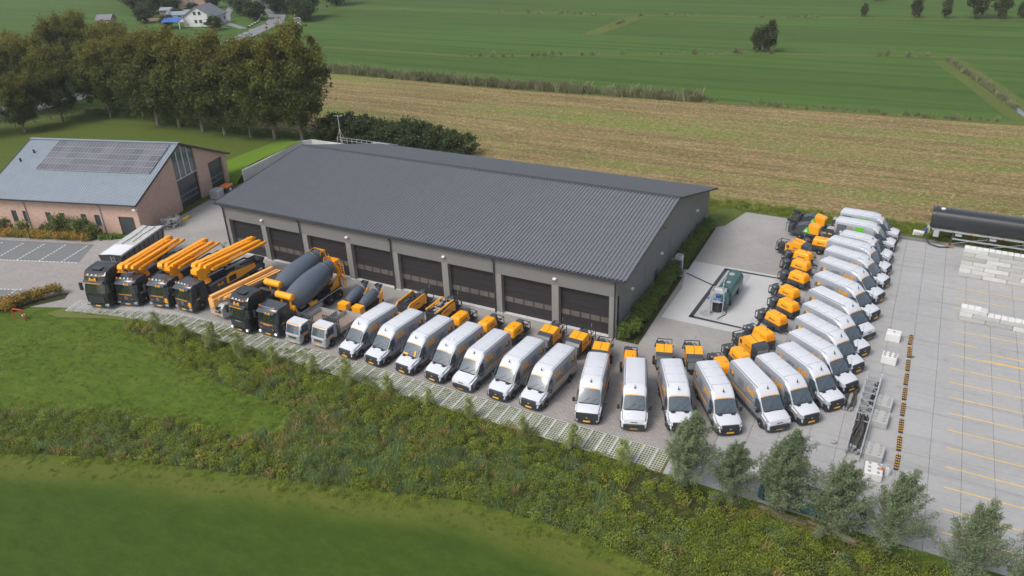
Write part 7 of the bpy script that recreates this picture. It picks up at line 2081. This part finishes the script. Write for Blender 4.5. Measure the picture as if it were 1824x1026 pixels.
# wash place: green tank trailer, filter rig, fuel pump
t = thing('green_tank', 'dark green tank with rounded top standing on the washed concrete pad', 'tank', (7.1, 11.6, 0), R(88))
pr_ = [(-0.55, 0.65), (0.55, 0.65), (0.72, 1.0), (0.74, 1.7), (0.55, 2.05), (0.2, 2.2), (-0.2, 2.2), (-0.55, 2.05), (-0.74, 1.7), (-0.72, 1.0)]
MB().prism(pr_, -1.9, 2.0, 'x').part('tank_body', 'teal', t, 35)
MB().prism([(y*1.03, 0.65+(z-0.65)*1.02) for y, z in pr_], -1.93, -1.85, 'x').prism([(y*1.03, 0.65+(z-0.65)*1.02) for y, z in pr_], 1.92, 2.0, 'x').prism([(y*1.02, 0.65+(z-0.65)*1.015) for y, z in pr_], 0.4, 0.46, 'x').part('tank_band', 'teal', t, 35)
MB().lathe([(0, 0.28), (0.10, 0.28), (0.12, 0.2)], (0.9, 0.1, 2.18), (0, 0, 1), 14).lathe([(0, 0.22), (0.08, 0.22)], (-0.9, -0.1, 2.18), (0, 0, 1), 14).part('manhole', 'steel', t, 30)
MB().rbox(-2.9, -1.95, -0.6, 0.5, 0.5, 1.75, 0.05).part('valve_box', 'teal', t, 40)
for s in (1, -1):
    for x in (-1.2, 1.4): MB().box(x-0.09, x+0.09, s*0.5-0.09, s*0.5+0.09, 0, 0.66).part('leg', 'chassis', t)
MB().tube([(1.95, -0.7, 0), (1.95, -0.75, 1.5)], 0.06, 6).tube([(-1.6, 0.2, 2.2), (-1.6, 0.2, 2.45), (-0.4, 0.3, 2.45), (-0.4, 0.3, 2.2)], 0.05, 6).tube([(-2.5, -0.2, 1.75), (-2.5, 0, 2.3), (-1.8, 0.1, 2.4)], 0.06, 6).part('pipe', 'steel', t, 40)
t = thing('filter_rig', 'steel pump frame with blue valves in front of the green tank', 'pump', (6.75, 8.75, 0), R(92))
MB().lathe([(0, 0.48), (0.9, 0.48), (0.95, 0.4)], (0.1, 0, 0.05), (0, 0, 1), 16).part('barrel', 'chassis', t, 30)
fr = MB()
for x, y in ((-0.6, -0.6), (-0.6, 0.6), (0.6, -0.6), (0.6, 0.6)): fr.beam((x, y, 0), (x, y, 2.2), 0.07, 0.07)
for z in (1.3, 2.2): fr.beam((-0.6, -0.6, z), (0.6, -0.6, z), 0.07, 0.07).beam((-0.6, 0.6, z), (0.6, 0.6, z), 0.07, 0.07).beam((-0.6, -0.6, z), (-0.6, 0.6, z), 0.07, 0.07).beam((0.6, -0.6, z), (0.6, 0.6, z), 0.07, 0.07)
fr.part('frame', 'steel', t)
MB().rbox(0.35, 0.75, -0.5, 0.5, 1.6, 2.1, 0.05).part('cabinet', 'concrete_light', t)
for i, (x, y, z) in enumerate(((-0.6, 0.2, 1.5), (-0.55, -0.25, 1.55), (-0.5, 0.75, 1.45), (-0.2, 0, 1.75))):
    MB().cyl((x, y-0.14, z), (x, y+0.14, z), 0.10, n=10).cyl((x, y, z), (x, y, z+0.18), 0.05, n=8).part('valve', 'blue', t, 30)
MB().rbox(-0.7, -0.1, -0.35, 0.45, 1.2, 1.42, 0.05).part('manifold', 'steel', t)
MB().beam((-0.85, 0.55, 0), (-0.85, 0.55, 1.6), 0.16, 0.16).part('post', 'steel', t)
MB().tube([(0.1, -0.6, 0.2), (0, -0.9, 0.05), (-0.5, -0.9, 0.04), (-1.0, -0.6, 0.04), (-1.6, -0.4, 0.04)], 0.035, 6).tube([(-0.2, -0.6, 1.2), (0.1, -0.85, 0.8), (0, -0.85, 0.1)], 0.03, 6).part('hose', 'black_plastic', t, 40)
t = thing('access_cover', 'round dark access cover on the wash pad beside the steel pump frame', 'cover', (6.0, 7.9, 0.012))
MB().lathe([(0, 0.62), (0.02, 0.60)], (0, 0, 0), (0, 0, 1), 24).part('cover', 'wash3', t, 30)
t = thing('fuel_pump', 'grey fuel pump with blue nozzle between the two wall hedges', 'fuel pump', (0.95, 15.35, 0), R(0))
MB().rbox(-0.3, 0.35, -0.45, 0.45, 0.0, 1.55, 0.04).part('cabinet', 'dark_grey', t, 40)
MB().rbox(-0.33, 0.38, -0.48, 0.48, 1.55, 1.95, 0.05).part('head', 'steel', t, 40)
MB().box(0.385, 0.40, -0.32, 0.32, 1.62, 1.85).part('display', 'white_print', t)
MB().box(0.355, 0.37, 0.15, 0.40, 0.1, 1.5).part('side_panel', 'white_print', t)
MB().rbox(0.25, 0.45, -0.68, -0.48, 0.75, 1.05, 0.04).part('nozzle', 'blue', t)
MB().tube([(0.3, -0.55, 0.8), (0.5, -0.75, 0.3), (0.4, -0.9, 0.1), (0.2, -0.7, 0.4), (0.1, -0.5, 1.2)], 0.03, 6).part('hose', 'black_plastic', t, 40)

# block walls on the right
def block_wall(label, x0, y0, rows_, L, hgt, seed, top=None, group=None):
    t = thing('block_wall', label, 'block wall', (x0, y0, 0), R(-3.5), group)
    rnd = random.Random(seed)
    bl = 2.1
    full = MB().rbox(0.012, bl-0.012, 0, 0.8, 0.008, hgt-0.008, 0.035, 1).mesh('block', 'block_grey')
    half = MB().rbox(0.012, bl/2-0.012, 0, 0.8, 0.008, hgt-0.008, 0.035, 1).mesh('block', 'block_grey')
    for j in range(rows_):
        Lr = L if not top or j < top[0] else top[1]
        x = 0.0
        if j % 2:
            link('block', half, t, (0, rnd.uniform(-0.012, 0.012), j*hgt)); x = bl/2
        while x+bl <= Lr+0.5:
            link('block', full, t, (x, rnd.uniform(-0.012, 0.012), j*hgt)); x += bl
    # studs cast on the exposed tops
    st = MB()
    def studs(xa, xb, z):
        x = xa+0.26
        while x < xb-0.1:
            for y in (0.2, 0.6): st.rbox(x-0.245, x+0.245, y-0.19, y+0.19, z, z+0.06, 0.03, 1)
            x += 0.525
    if top:
        studs(top[1], L, top[0]*hgt); studs(0, top[1], rows_*hgt)
    else: studs(0, L, rows_*hgt)
    st.part('studs', 'white_stone', t, kind='stuff')
    return t
block_wall('tall pale concrete block wall below the black tank, seven courses high', 26.45, 25.75, 7, 10.5, 0.43, 1)
block_wall('low pale concrete block wall with higher left end across the parking lines', 26.65, 15.95, 3, 10.5, 0.43, 2, top=(2, 1.6))
# single weights with studs
def weight(label, x, y, a, L, W_, Hh, nx, ny, mat):
    t = thing('concrete_block', label, 'concrete block', (x, y, 0), R(a), 'studded concrete blocks on the yard')
    MB().rbox(-W_/2, W_/2, -L/2, L/2, 0.0, Hh, 0.04, 1).part('block', mat, t)
    sb = MB().rbox(-0.09, 0.09, -0.09, 0.09, 0, 0.08, 0.03, 1).mesh('stud', 'concrete')
    for i in range(nx):
        for j in range(ny):
            link('stud', sb, t, (-W_/2+W_*(i+0.5)/nx, -L/2+L*(j+0.5)/ny, Hh))
weight('upper of two pale concrete blocks right of the vans, plain top', 21.75, 9.9, -4, 0.95, 1.15, 0.75, 1, 1, 'white_stone')
weight('lower of two pale concrete blocks right of the vans, studded top', 21.75, 5.9, -4, 0.95, 1.15, 0.75, 3, 3, 'white_stone')
weight('studded grey block beside the upper end of the lattice truss', 21.95, -0.9, -4, 1.5, 1.15, 0.6, 2, 4, 'weight_grey')
weight('studded grey block beside the middle of the lattice truss', 21.85, -3.1, -4, 1.6, 1.15, 0.6, 2, 4, 'weight_grey')
weight('studded grey block beside the lower end of the lattice truss', 21.9, -7.3, -4, 1.5, 1.15, 0.6, 2, 4, 'weight_grey')
weight('studded pale block half hidden by the fourth willow', 22.0, -9.4, 3, 1.3, 1.1, 0.6, 2, 3, 'white_stone')
weight('pale block on the yard edge between the second and third willow, left one', 14.9, -12.75, 68, 1.3, 0.7, 0.6, 2, 3, 'white_stone')
weight('pale block on the yard edge between the second and third willow, right one', 16.3, -12.75, 72, 1.3, 0.7, 0.6, 2, 3, 'white_stone')
weight('pale block behind the third willow', 18.1, -12.9, 20, 1.3, 1.0, 0.7, 2, 3, 'white_stone')
weight('small pale block at the foot of the third willow', 18.8, -13.9, -10, 1.2, 0.8, 0.5, 2, 2, 'white_stone')
# striped parking kerbs
random.seed(1)
for i in range(9):
    y = 10.4-i*2.22
    x = 23.12+i*0.03
    t = thing('parking_kerb', ['first', 'second', 'third', 'fourth', 'fifth', 'sixth', 'seventh', 'eighth', 'ninth'][i]+' black and yellow striped kerb from the top of the line', 'kerb', (x, y, 0.0), R(random.uniform(-2, 2)), 'black and yellow kerbs in a line on the yard')
    MB().rbox(-0.16, 0.16, -0.9, 0.9, 0, 0.13, 0.04, 1, sx=0.04).part('kerb_body', 'rubber_black', t)
    for k in range(6):
        yy = -0.75+k*0.30
        for s in (1, -1):
            MB().add([(s*0.02, yy-0.05, 0.133), (s*0.115, yy-0.02, 0.133), (s*0.115, yy+0.10, 0.133), (s*0.02, yy+0.07, 0.133)], [(0, 1, 2, 3)]).add([(s*0.125, yy-0.02, 0.125), (s*0.165, yy-0.02, 0.02), (s*0.165, yy+0.10, 0.02), (s*0.125, yy+0.10, 0.125)], [(0, 1, 2, 3)]).part('stripe', 'line_bright', t)
hedge('weed', 'small green weed growing at the second striped kerb', 'weed', [(23.35, 7.6, 0.15, 0.3)], C_TUFT, 100, 33)
# lattice truss lying on the yard, and a bundle of hoses
t = thing('lattice_truss', 'long galvanised lattice truss lying on the yard right of the vans', 'truss', (20.75, -3.0, 0), R(-2))
L2 = 5.4
for s in (1, -1):
    c_ = MB()
    for z in (0.1, 0.85): c_.beam((s*0.45, -L2, z), (s*0.45+ (0.1*s), L2+(0.6 if s > 0 else 0), z), 0.08, 0.08)
    n_ = 22
    for k in range(n_):
        y0_ = -L2+2*L2*k/n_; y1_ = -L2+2*L2*(k+1)/n_
        c_.beam((s*0.47, y0_, 0.1 if k % 2 else 0.85), (s*0.47, y1_, 0.85 if k % 2 else 0.1), 0.045, 0.045)
    c_.part('side_lattice', 'steel', t)
for k in range(14):
    y0_ = -1.2+k*0.48
    MB().beam((-0.47, y0_, 0.86 if k % 2 else 0.5), (0.47, y0_+0.1, 0.86 if k % 2 else 0.5), 0.06, 0.06).part('rung', 'steel', t)
cc_ = MB()
for k in range(4): cc_.beam((-0.45 if k % 2 else 0.45, 0.2+k*1.2, 0.86), (0.45 if k % 2 else -0.45, 1.4+k*1.2, 0.86), 0.04, 0.04)
cc_.part('cross_brace', 'steel', t)
def hose_pile(label, x, y, a, n, L, w_, h_, seed, group):
    t = thing('hose_bundle', label, 'hoses', (x, y, 0), R(a), group)
    rnd = random.Random(seed)
    for k in range(n):
        x0_ = rnd.uniform(-w_, w_); z_ = 0.08+rnd.random()*h_
        ph = rnd.random()*6
        pts = [(x0_+0.12*math.sin(j*0.9+ph), -L/2+L*j/7+rnd.uniform(-0.1, 0.1), z_+0.04*math.sin(j*1.4+ph)) for j in range(8)]
        MB().tube(pts, 0.055, 7).part('hose', 'hose', t, 50)
        MB().cyl(pts[0], Vector(pts[0])+Vector((0, 0.25, 0)), 0.07, n=8).part('coupling', 'steel', t)
hose_pile('short bundle of dark delivery hoses on the ground beside the truss', 19.55, -0.9, -4, 8, 3.4, 0.42, 0.12, 4, 'dark delivery hoses')
hose_pile('heap of dark delivery hoses lying inside the lattice truss', 20.7, -5.4, -2, 12, 4.6, 0.33, 0.55, 5, 'dark delivery hoses')
hose_pile('few dark pipes along the right side of the upper truss', 21.05, -0.2, -3, 4, 3.8, 0.12, 0.5, 6, 'dark delivery hoses')
t = thing('stone', 'single round stone on the slabs left of the truss', 'stone', (19.2, -7.0, 0))
MB().rbox(-0.18, 0.18, -0.15, 0.15, 0, 0.22, 0.08, 2).part('stone', 'concrete', t, 60)
# unidentified orange and pale shape near the lower kerbs, built as two bottles
for x, y, m, lab in ((22.4, -9.3, 'red_orange', 'small unidentified orange object left of the lowest striped kerb'), (22.85, -9.0, 'concrete_light', 'small unidentified pale grey object beside the orange one')):
    t = thing('unknown_object', lab, 'unidentified object', (x, y, 0))
    MB().lathe([(0, 0.14), (0.03, 0.17), (0.6, 0.17), (0.72, 0.08), (0.74, 0.05), (0.82, 0.05)], (0, 0, 0), (0, 0, 1), 14).part('bottle', m, t, 40)
    MB().lathe([(0, 0.10), (0.12, 0.10)], (0, 0, 0.74), (0, 0, 1), 10).part('collar', 'steel', t)
# dark container tray, timber and clutter under the willows
t = thing('tray', 'long dark green steel tray under the willows at the yard edge', 'tray', (18.9, -14.35, 0), R(-4))
MB().box(-3.2, 3.2, -0.9, -0.82, 0.1, 0.95).box(-3.2, 3.2, 0.82, 0.9, 0.1, 0.95).box(-3.2, -3.12, -0.82, 0.82, 0.1, 0.95).box(3.12, 3.2, -0.82, 0.82, 0.1, 0.95).box(-3.12, 3.12, -0.82, 0.82, 0.1, 0.2).part('tray_body', 'teal', t)
for k in range(6): MB().box(-2.9+k*1.1, -2.8+k*1.1, -0.95, -0.9, 0.1, 0.95).part('rib', 'chassis', t)
rnd = random.Random(12)
for i, (x, y, a, n_, lab) in enumerate(((17.6, -15.75, -6, 6, 'loose stack of weathered planks on the bank below the dark tray, left stack'), (20.6, -15.9, -8, 6, 'loose stack of weathered planks on the bank below the dark tray, right stack'))):
    t = thing('timber_stack', lab, 'timber', (x, y, -0.05), R(a), 'weathered planks below the dark tray')
    for k in range(3):
        xx, yy, zz = rnd.uniform(-0.3, 0.3), -0.5+k*0.2+rnd.uniform(-0.05, 0.05), 0.10+0.1*(k % 2)
        MB().at(Matrix.Translation((xx, yy, zz)) @ Matrix.Rotation(rnd.uniform(-0.06, 0.06), 4, 'Z')).box(-1.5, 1.5, -0.09, 0.09, 0, 0.07).part('plank', 'wood', t)
t = thing('hand_cart', 'small white framed cart beside the right stack of planks', 'cart', (21.3, -14.4, 0), R(20))
MB().box(-0.4, 0.4, -0.3, 0.3, 0.3, 0.42).part('tray', 'white_print', t)
MB().tube([(-0.4, -0.3, 0.4), (-0.6, -0.3, 0.95), (-0.6, 0.3, 0.95), (-0.4, 0.3, 0.4)], 0.03, 6).part('handle', 'white_print', t)
for s in (1, -1): MB().cyl((0.1, s*0.36-0.03, 0.17), (0.1, s*0.36+0.03, 0.17), 0.17, n=12).part('wheel', 'tyre', t)

# black tank on its stand at the right edge
t = thing('bitumen_tank', 'long black insulated tank lying on a steel stand at the right edge of the yard', 'tank', (23.3, 34.5, 0), R(-2.0))
LT = 15.5
sec = [(1.15*math.cos(q)*(1 if abs(math.cos(q)) < 0.9 else 0.98), 2.95+1.15*math.sin(q)) for q in [k*2*PI/20 for k in range(20)]]
def sq(q):
    c_, s_ = math.cos(q), math.sin(q)
    return (1.15*math.copysign(abs(c_)**0.62, c_), 2.7+1.05*math.copysign(abs(s_)**0.62, s_))
sec = [sq(k*2*PI/24) for k in range(24)]
MB().prism(sec, 0.15, LT, 'x').part('tank_shell', 'tank_black', t, 35)
MB().prism([(y*0.92, 2.7+(z-2.7)*0.92) for y, z in sec], 0.0, 0.16, 'x').part('end_cap', 'tank_black', t, 35)
MB().prism([(y*1.03, 2.7+(z-2.7)*1.03) for y, z in sec], 0.35, 0.5, 'x').part('band', 'chassis', t, 35)
MB().lathe([(0, 0.22), (0.12, 0.22), (0.15, 0.15)], (0.95, -0.2, 3.72), (0, 0, 1), 14).part('manhole', 'white_lamp', t, 30)
MB().cyl((1.7, -0.4, 3.7), (1.7, -0.4, 3.88), 0.08, n=8).part('vent', 'chassis', t)
for s in (1, -1): MB().beam((0.3, s*0.75, 1.55), (LT, s*0.75, 1.55), 0.12, 0.22).part('frame_rail', 'steel', t)
for i, x in enumerate((2.4, 5.6, 8.9, 12.2)):
    for s in (1, -1):
        MB().beam((x, s*0.8, 1.5), (x-0.15, s*1.15, 0.10), 0.14, 0.14).part('leg', 'chassis', t)
        MB().box(x-0.55, x+0.35, s*1.15-0.5, s*1.15+0.4, 0.01, 0.08).part('foot_board', 'brown_board', t)
    MB().beam((x, -0.8, 1.45), (x, 0.8, 1.45), 0.12, 0.16).part('cross_member', 'chassis', t)
MB().beam((2.4, -1.0, 0.85), (12.2, -1.0, 0.85), 0.10, 0.14).part('brace', 'steel', t)
MB().beam((2.4, -1.1, 0.3), (5.6, -1.0, 1.3), 0.04, 0.04).beam((5.6, -1.1, 0.3), (8.9, -1.0, 1.3), 0.04, 0.04).part('tie', 'steel', t)
for x in (4.1, 7.0): MB().box(x-0.09, x+0.09, -0.90, -0.84, 1.48, 1.62).part('marker_lamp', 'amber', t)
for x in (2.9, 6.1): MB().box(x-0.3, x+0.3, -0.93, -0.88, 1.15, 1.4).part('reflector', 'steel', t)
MB().rbox(0.5, 1.05, -1.25, -0.95, 0.85, 1.6, 0.03).part('cabinet', 'steel', t)
MB().tube([(-0.1, -0.5, 1.5), (-0.25, -1.3, 0.9), (0.3, -1.9, 0.25), (1.3, -2.1, 0.10), (2.3, -1.7, 0.08)], 0.07, 8).part('hose', 'chassis', t, 40)
MB().rbox(-0.2, 0.1, -0.6, -0.1, 1.0, 1.7, 0.04).part('valve', 'steel', t)
MB().rbox(-0.45, -0.2, -0.55, -0.3, 1.1, 1.35, 0.04).part('valve_cap', 'blue', t)
MB().prism([(1.1, 3.6), (1.2, 3.7), (1.35, 3.0), (1.1, 1.6)], -0.02, 0.05, 'x').part('end_pipe', 'chassis', t)
t = thing('concrete_slab', 'small stack of two white concrete slabs by the black tank', 'slab', (22.4, 35.4, 0), R(-5))
MB().box(-0.55, 0.55, -0.35, 0.35, 0.0, 0.18).part('slab', 'white_stone', t)
MB().box(-0.55, 0.55, -0.32, 0.32, 0.24, 0.40).box(-0.5, -0.4, -0.3, 0.3, 0.18, 0.24).box(0.4, 0.5, -0.3, 0.3, 0.18, 0.24).part('slab', 'white_stone', t)

# ------------------------------------------------------------------ hamlet at the top left
def house(label, x, y, rz, L, W_, he, hr, wall, roof, hipped=False, wins=3, gablewins=2, chimney=True, door='dark_trim'):
    t = thing('house', label, 'house', (x, y, 0), R(rz))
    MB().box(-L/2, L/2, -W_/2, W_/2, 0, he).part('wall', wall, t)
    for s in (1, -1): MB().prism([(-W_/2, he), (W_/2, he), (0, hr-0.1)], s*L/2-(0.2 if s > 0 else 0), s*L/2+(0 if s > 0 else 0.2), 'x').part('gable', wall, t)
    k = (hr-he)/(W_/2)
    for s in (1, -1):
        MB().add([(-L/2-0.3, s*(W_/2+0.4), he-0.4*k), (L/2+0.3, s*(W_/2+0.4), he-0.4*k), (L/2+0.3, 0, hr), (-L/2-0.3, 0, hr)], [(0, 1, 2, 3)]).add([(-L/2-0.3, s*(W_/2+0.4), he-0.4*k-0.15), (L/2+0.3, s*(W_/2+0.4), he-0.4*k-0.15), (L/2+0.3, 0, hr-0.15), (-L/2-0.3, 0, hr-0.15)], [(0, 1, 2, 3)]).beam((L/2+0.3, s*(W_/2+0.4), he-0.4*k-0.06), (L/2+0.3, 0, hr-0.06), 0.12, 0.3).beam((-L/2-0.3, s*(W_/2+0.4), he-0.4*k-0.06), (-L/2-0.3, 0, hr-0.06), 0.12, 0.3).part('roof', roof, t)
    for s in (1, -1):
        for i in range(wins):
            xx = -L/2+L*(i+0.5)/wins
            f = MB().box(xx-0.7, xx+0.7, s*W_/2-0.05, s*W_/2+0.05, 1.0, 2.3).part('window', 'white_print', t)
            MB().box(xx-0.6, xx+0.6, s*(W_/2+0.06)-0.015, s*(W_/2+0.06)+0.015, 1.1, 2.2).part('pane', 'glass', f)
        for z in (1.0, he+0.3):
            for i in range(gablewins):
                yy = (i-(gablewins-1)/2)*1.7
                f = MB().box(s*L/2-0.05, s*L/2+0.05, yy-0.6, yy+0.6, z, z+1.3).part('window', 'white_print', t)
                MB().box(s*(L/2+0.06)-0.015, s*(L/2+0.06)+0.015, yy-0.5, yy+0.5, z+0.1, z+1.2).part('pane', 'glass', f)
    if chimney: MB().box(-0.4, 0.4, -0.4, 0.4, hr-0.6, hr+0.8).part('chimney', 'brick', t)
    return t
house('white gabled house with dark grey roof, nearest of the hamlet', -201.5, 136.8, 112, 10, 10.5, 3.3, 6.4, 'white_stone', 'roof', chimney=False)
house('brown brick house with steep gable and white windows behind the white house', -240, 166, -48, 11, 10, 3.6, 10.5, 'brick', 'house_roof')
house('low house with grey roof and white walls at the top edge of the photo', -262, 186, 20, 14, 9, 3.2, 7.0, 'white_stone', 'roof_blue')
house('house with brown tiled roof left of the brick gable at the top edge', -272, 193, -30, 13, 9, 3.5, 8.5, 'brick', 'house_roof')
house('long white flat walled outbuilding left of the white house', -217, 140.5, 30, 9, 5, 2.6, 3.4, 'white_stone', 'roof_blue', chimney=False)
house('small dark roofed shed just above the tree crowns left of the hamlet', -240, 127, 30, 5, 4, 2.0, 3.4, 'brick', 'roof', chimney=False, wins=0, gablewins=0)
t = thing('canopy', 'blue canopy against the white house', 'canopy', (-205.5, 126.5, 0), R(30))
MB().add([(-3, -2, 2.3), (3, -2, 2.3), (3, 2, 3.3), (-3, 2, 3.3)], [(0, 1, 2, 3)]).add([(-3, -2, 2.2), (3, -2, 2.2), (3, 2, 3.2), (-3, 2, 3.2)], [(0, 1, 2, 3)]).part('canopy_roof', 'blue', t)
for x in (-2.8, 2.8): MB().box(x-0.1, x+0.1, -1.9, -1.7, 0, 2.25).part('post', 'white_print', t)
t = thing('white_kiosk', 'tiny white cabin at the road edge beyond the rightmost tall tree', 'cabin', (-165.5, 142.5, 0), R(30))
MB().box(-1, 1, -0.8, 0.8, 0, 2.1).part('wall', 'white_stone', t); MB().prism([(-1.0, 2.1), (1.0, 2.1), (0, 2.7)], -1.1, 1.1, 'x').part('roof', 'roof', t)
for i, (x, y, a, m, lab) in enumerate(((-262, 160, 20, 'white_stone', 'tiny white car parked by the dark trees at the top left'), (-232, 148, 50, 'white_stone', 'white car parked between the outbuilding and the brick house'))):
    t = thing('parked_car', lab, 'car', (x, y, 0), R(a))
    MB().rbox(-2.1, 2.1, -0.88, 0.88, 0.3, 0.9, 0.15).part('body', m, t, 50)
    MB().rbox(-1.3, 1.1, -0.78, 0.78, 0.88, 1.42, 0.2, sx=0.3).part('cabin', 'glass', t, 50)
    for xx in (-1.3, 1.3):
        for s in (1, -1): MB().cyl((xx, s*0.8-0.1, 0.32), (xx, s*0.8+0.1, 0.32), 0.32, n=12).part('wheel', 'tyre', t)
# posts with black and white bands along the road bend, road markings
for i, (x, y) in enumerate([(-176, 131), (-182.5, 143.5), (-189, 152), (-199, 162), (-211, 171), (-224, 183)]):
    strip('road_marking', [(x, y), (x-2.2*(1 if i > 1 else 0.5), y+2.6)], 0.15, 0.01, 'line_white')
# black and white kerb blocks along the road bend
kp = [(-180.5, 135), (-187, 146.5), (-197, 158.5), (-213, 173), (-236, 193)]
t = thing('striped_kerb', 'line of black and white kerb blocks along the road bend beyond the tall trees', 'kerb', (kp[0][0], kp[0][1], 0))
n_ = 0
for a, b in zip(kp[:-1], kp[1:]):
    L_ = math.hypot(b[0]-a[0], b[1]-a[1]); k_ = int(L_/1.6)
    for i in range(k_):
        p0 = Vector((a[0]+(b[0]-a[0])*i/k_-kp[0][0], a[1]+(b[1]-a[1])*i/k_-kp[0][1], 0.15)); p1 = Vector((a[0]+(b[0]-a[0])*(i+1)/k_-kp[0][0], a[1]+(b[1]-a[1])*(i+1)/k_-kp[0][1], 0.15))
        MB().beam(p0, p1, 0.4, 0.3).part('kerb_block', 'white_stone' if n_ % 2 else 'black_plastic', t); n_ += 1
t = thing('garden_wall', 'low brown garden wall and terrace left of the outbuilding', 'wall', (-228, 139, 0), R(25))
MB().box(-7, 7, -0.2, 0.2, 0, 0.9).part('wall', 'brick', t); MB().box(-5, 3, 0.2, 4, 0, 0.12).part('terrace', 'asphalt_bay', t)
for i, (x, y, a, w_, lab) in enumerate(((-236, 150, 20, 4.5, 'small grey garden shed beside the dark round tree'), (-222, 146.5, 35, 3.5, 'small grey garden shed behind the outbuilding'), (-250, 163, 10, 5, 'small grey garden shed among the dark trees at the top left'))):
    t = thing('garden_shed', lab, 'garden shed', (x, y, 0), R(a))
    MB().box(-w_/2, w_/2, -1.5, 1.5, 0, 2.1).part('wall', 'bark_pale', t); MB().prism([(-1.8, 2.05), (1.8, 2.05), (0, 3.0)], -w_/2-0.2, w_/2+0.2, 'x').part('roof', 'roof_blue', t)
# dark tree masses round the hamlet
dt = make_tree('dark_tree', 'tree', 'leaf_dark', 12.5, 5.6, 5.4, 6.6, 6500, 80, 0.36, 0.7, 91, r=0.3, spread=0.14)
DTS = [(-210, 128, 0.40, 'small garden tree in front of the outbuilding'), (-188, 128, 0.42, 'small tree right of the white house gable'), (-192, 150, 0.62, 'dark tree on the verge just right of the white house'), (-228, 133, 0.5, 'garden tree left of the outbuilding'), (-236, 141, 0.55, 'garden tree farther left of the outbuilding'), (-196, 166, 0.9, 'dark tree on the inside of the road bend'), (-250, 150, 0.95, 'dark round tree at the top left, left of the hamlet gardens'), (-243, 158, 0.8, 'dark tree at the top left, nearer the gardens'), (-262, 165, 0.9, 'dark tree behind the left garden group'), (-236, 172, 0.5, 'small garden tree left of the brick house'), (-226, 153, 0.42, 'small rounded garden tree before the brick house'), (-222, 143, 0.35, 'low garden bush beside the outbuilding'),
 (-224, 190, 1.0, 'dark tree between the brick house and the road'), (-212, 184, 1.1, 'dark tree left of the road bend, largest'), (-203, 174, 0.8, 'dark tree over the verge inside the bend'), (-236, 205, 1.1, 'dark tree at the very top left of the road'), (-215, 165, 0.75, 'dark tree behind the white house'), (-205, 158, 0.6, 'dark tree right behind the white house'),
 (-176, 158, 0.85, 'round dark tree right of the road bend'), (-171.5, 152, 0.62, 'lower dark tree right of the road bend'), (-189, 190, 0.9, 'dark tree beyond the road at the top'), (-270, 225, 1.2, 'far dark tree at the top edge above the hamlet'), (-250, 232, 1.1, 'far dark tree above the brick house'), (-285, 172, 1.0, 'dark tree at the top left behind the small roof'), (-300, 190, 1.1, 'far left dark tree at the top edge')]
for i, (x, y, s, lab) in enumerate(DTS):
    t = dt if i == 0 else dup(dt, (0, 0, 0), 0, '')
    t.location = (x, y, -0.1); t.scale = (s, s, s*(0.9+0.02*(i % 7))); t.rotation_euler = (0, 0, i*1.37)
    tag(t, lab, 'tree', 'dark trees round the hamlet')

# ------------------------------------------------------------------ the air between
hz = MB().box(-2595, 2595, -255, 3190, -1.1, 37.5).part('haze', None)
hz['kind'] = 'stuff'
hm = bpy.data.materials.new('haze'); hm.use_nodes = True
for n_ in list(hm.node_tree.nodes):
    if n_.type != 'OUTPUT_MATERIAL': hm.node_tree.nodes.remove(n_)
pv_ = hm.node_tree.nodes.new('ShaderNodeVolumePrincipled')
pv_.inputs['Color'].default_value = (0.86, 0.89, 0.93, 1)
pv_.inputs['Density'].default_value = 0.0002
hm.node_tree.links.new(pv_.outputs[0], hm.node_tree.nodes['Material Output'].inputs['Volume'])
hz.data.materials.append(hm)
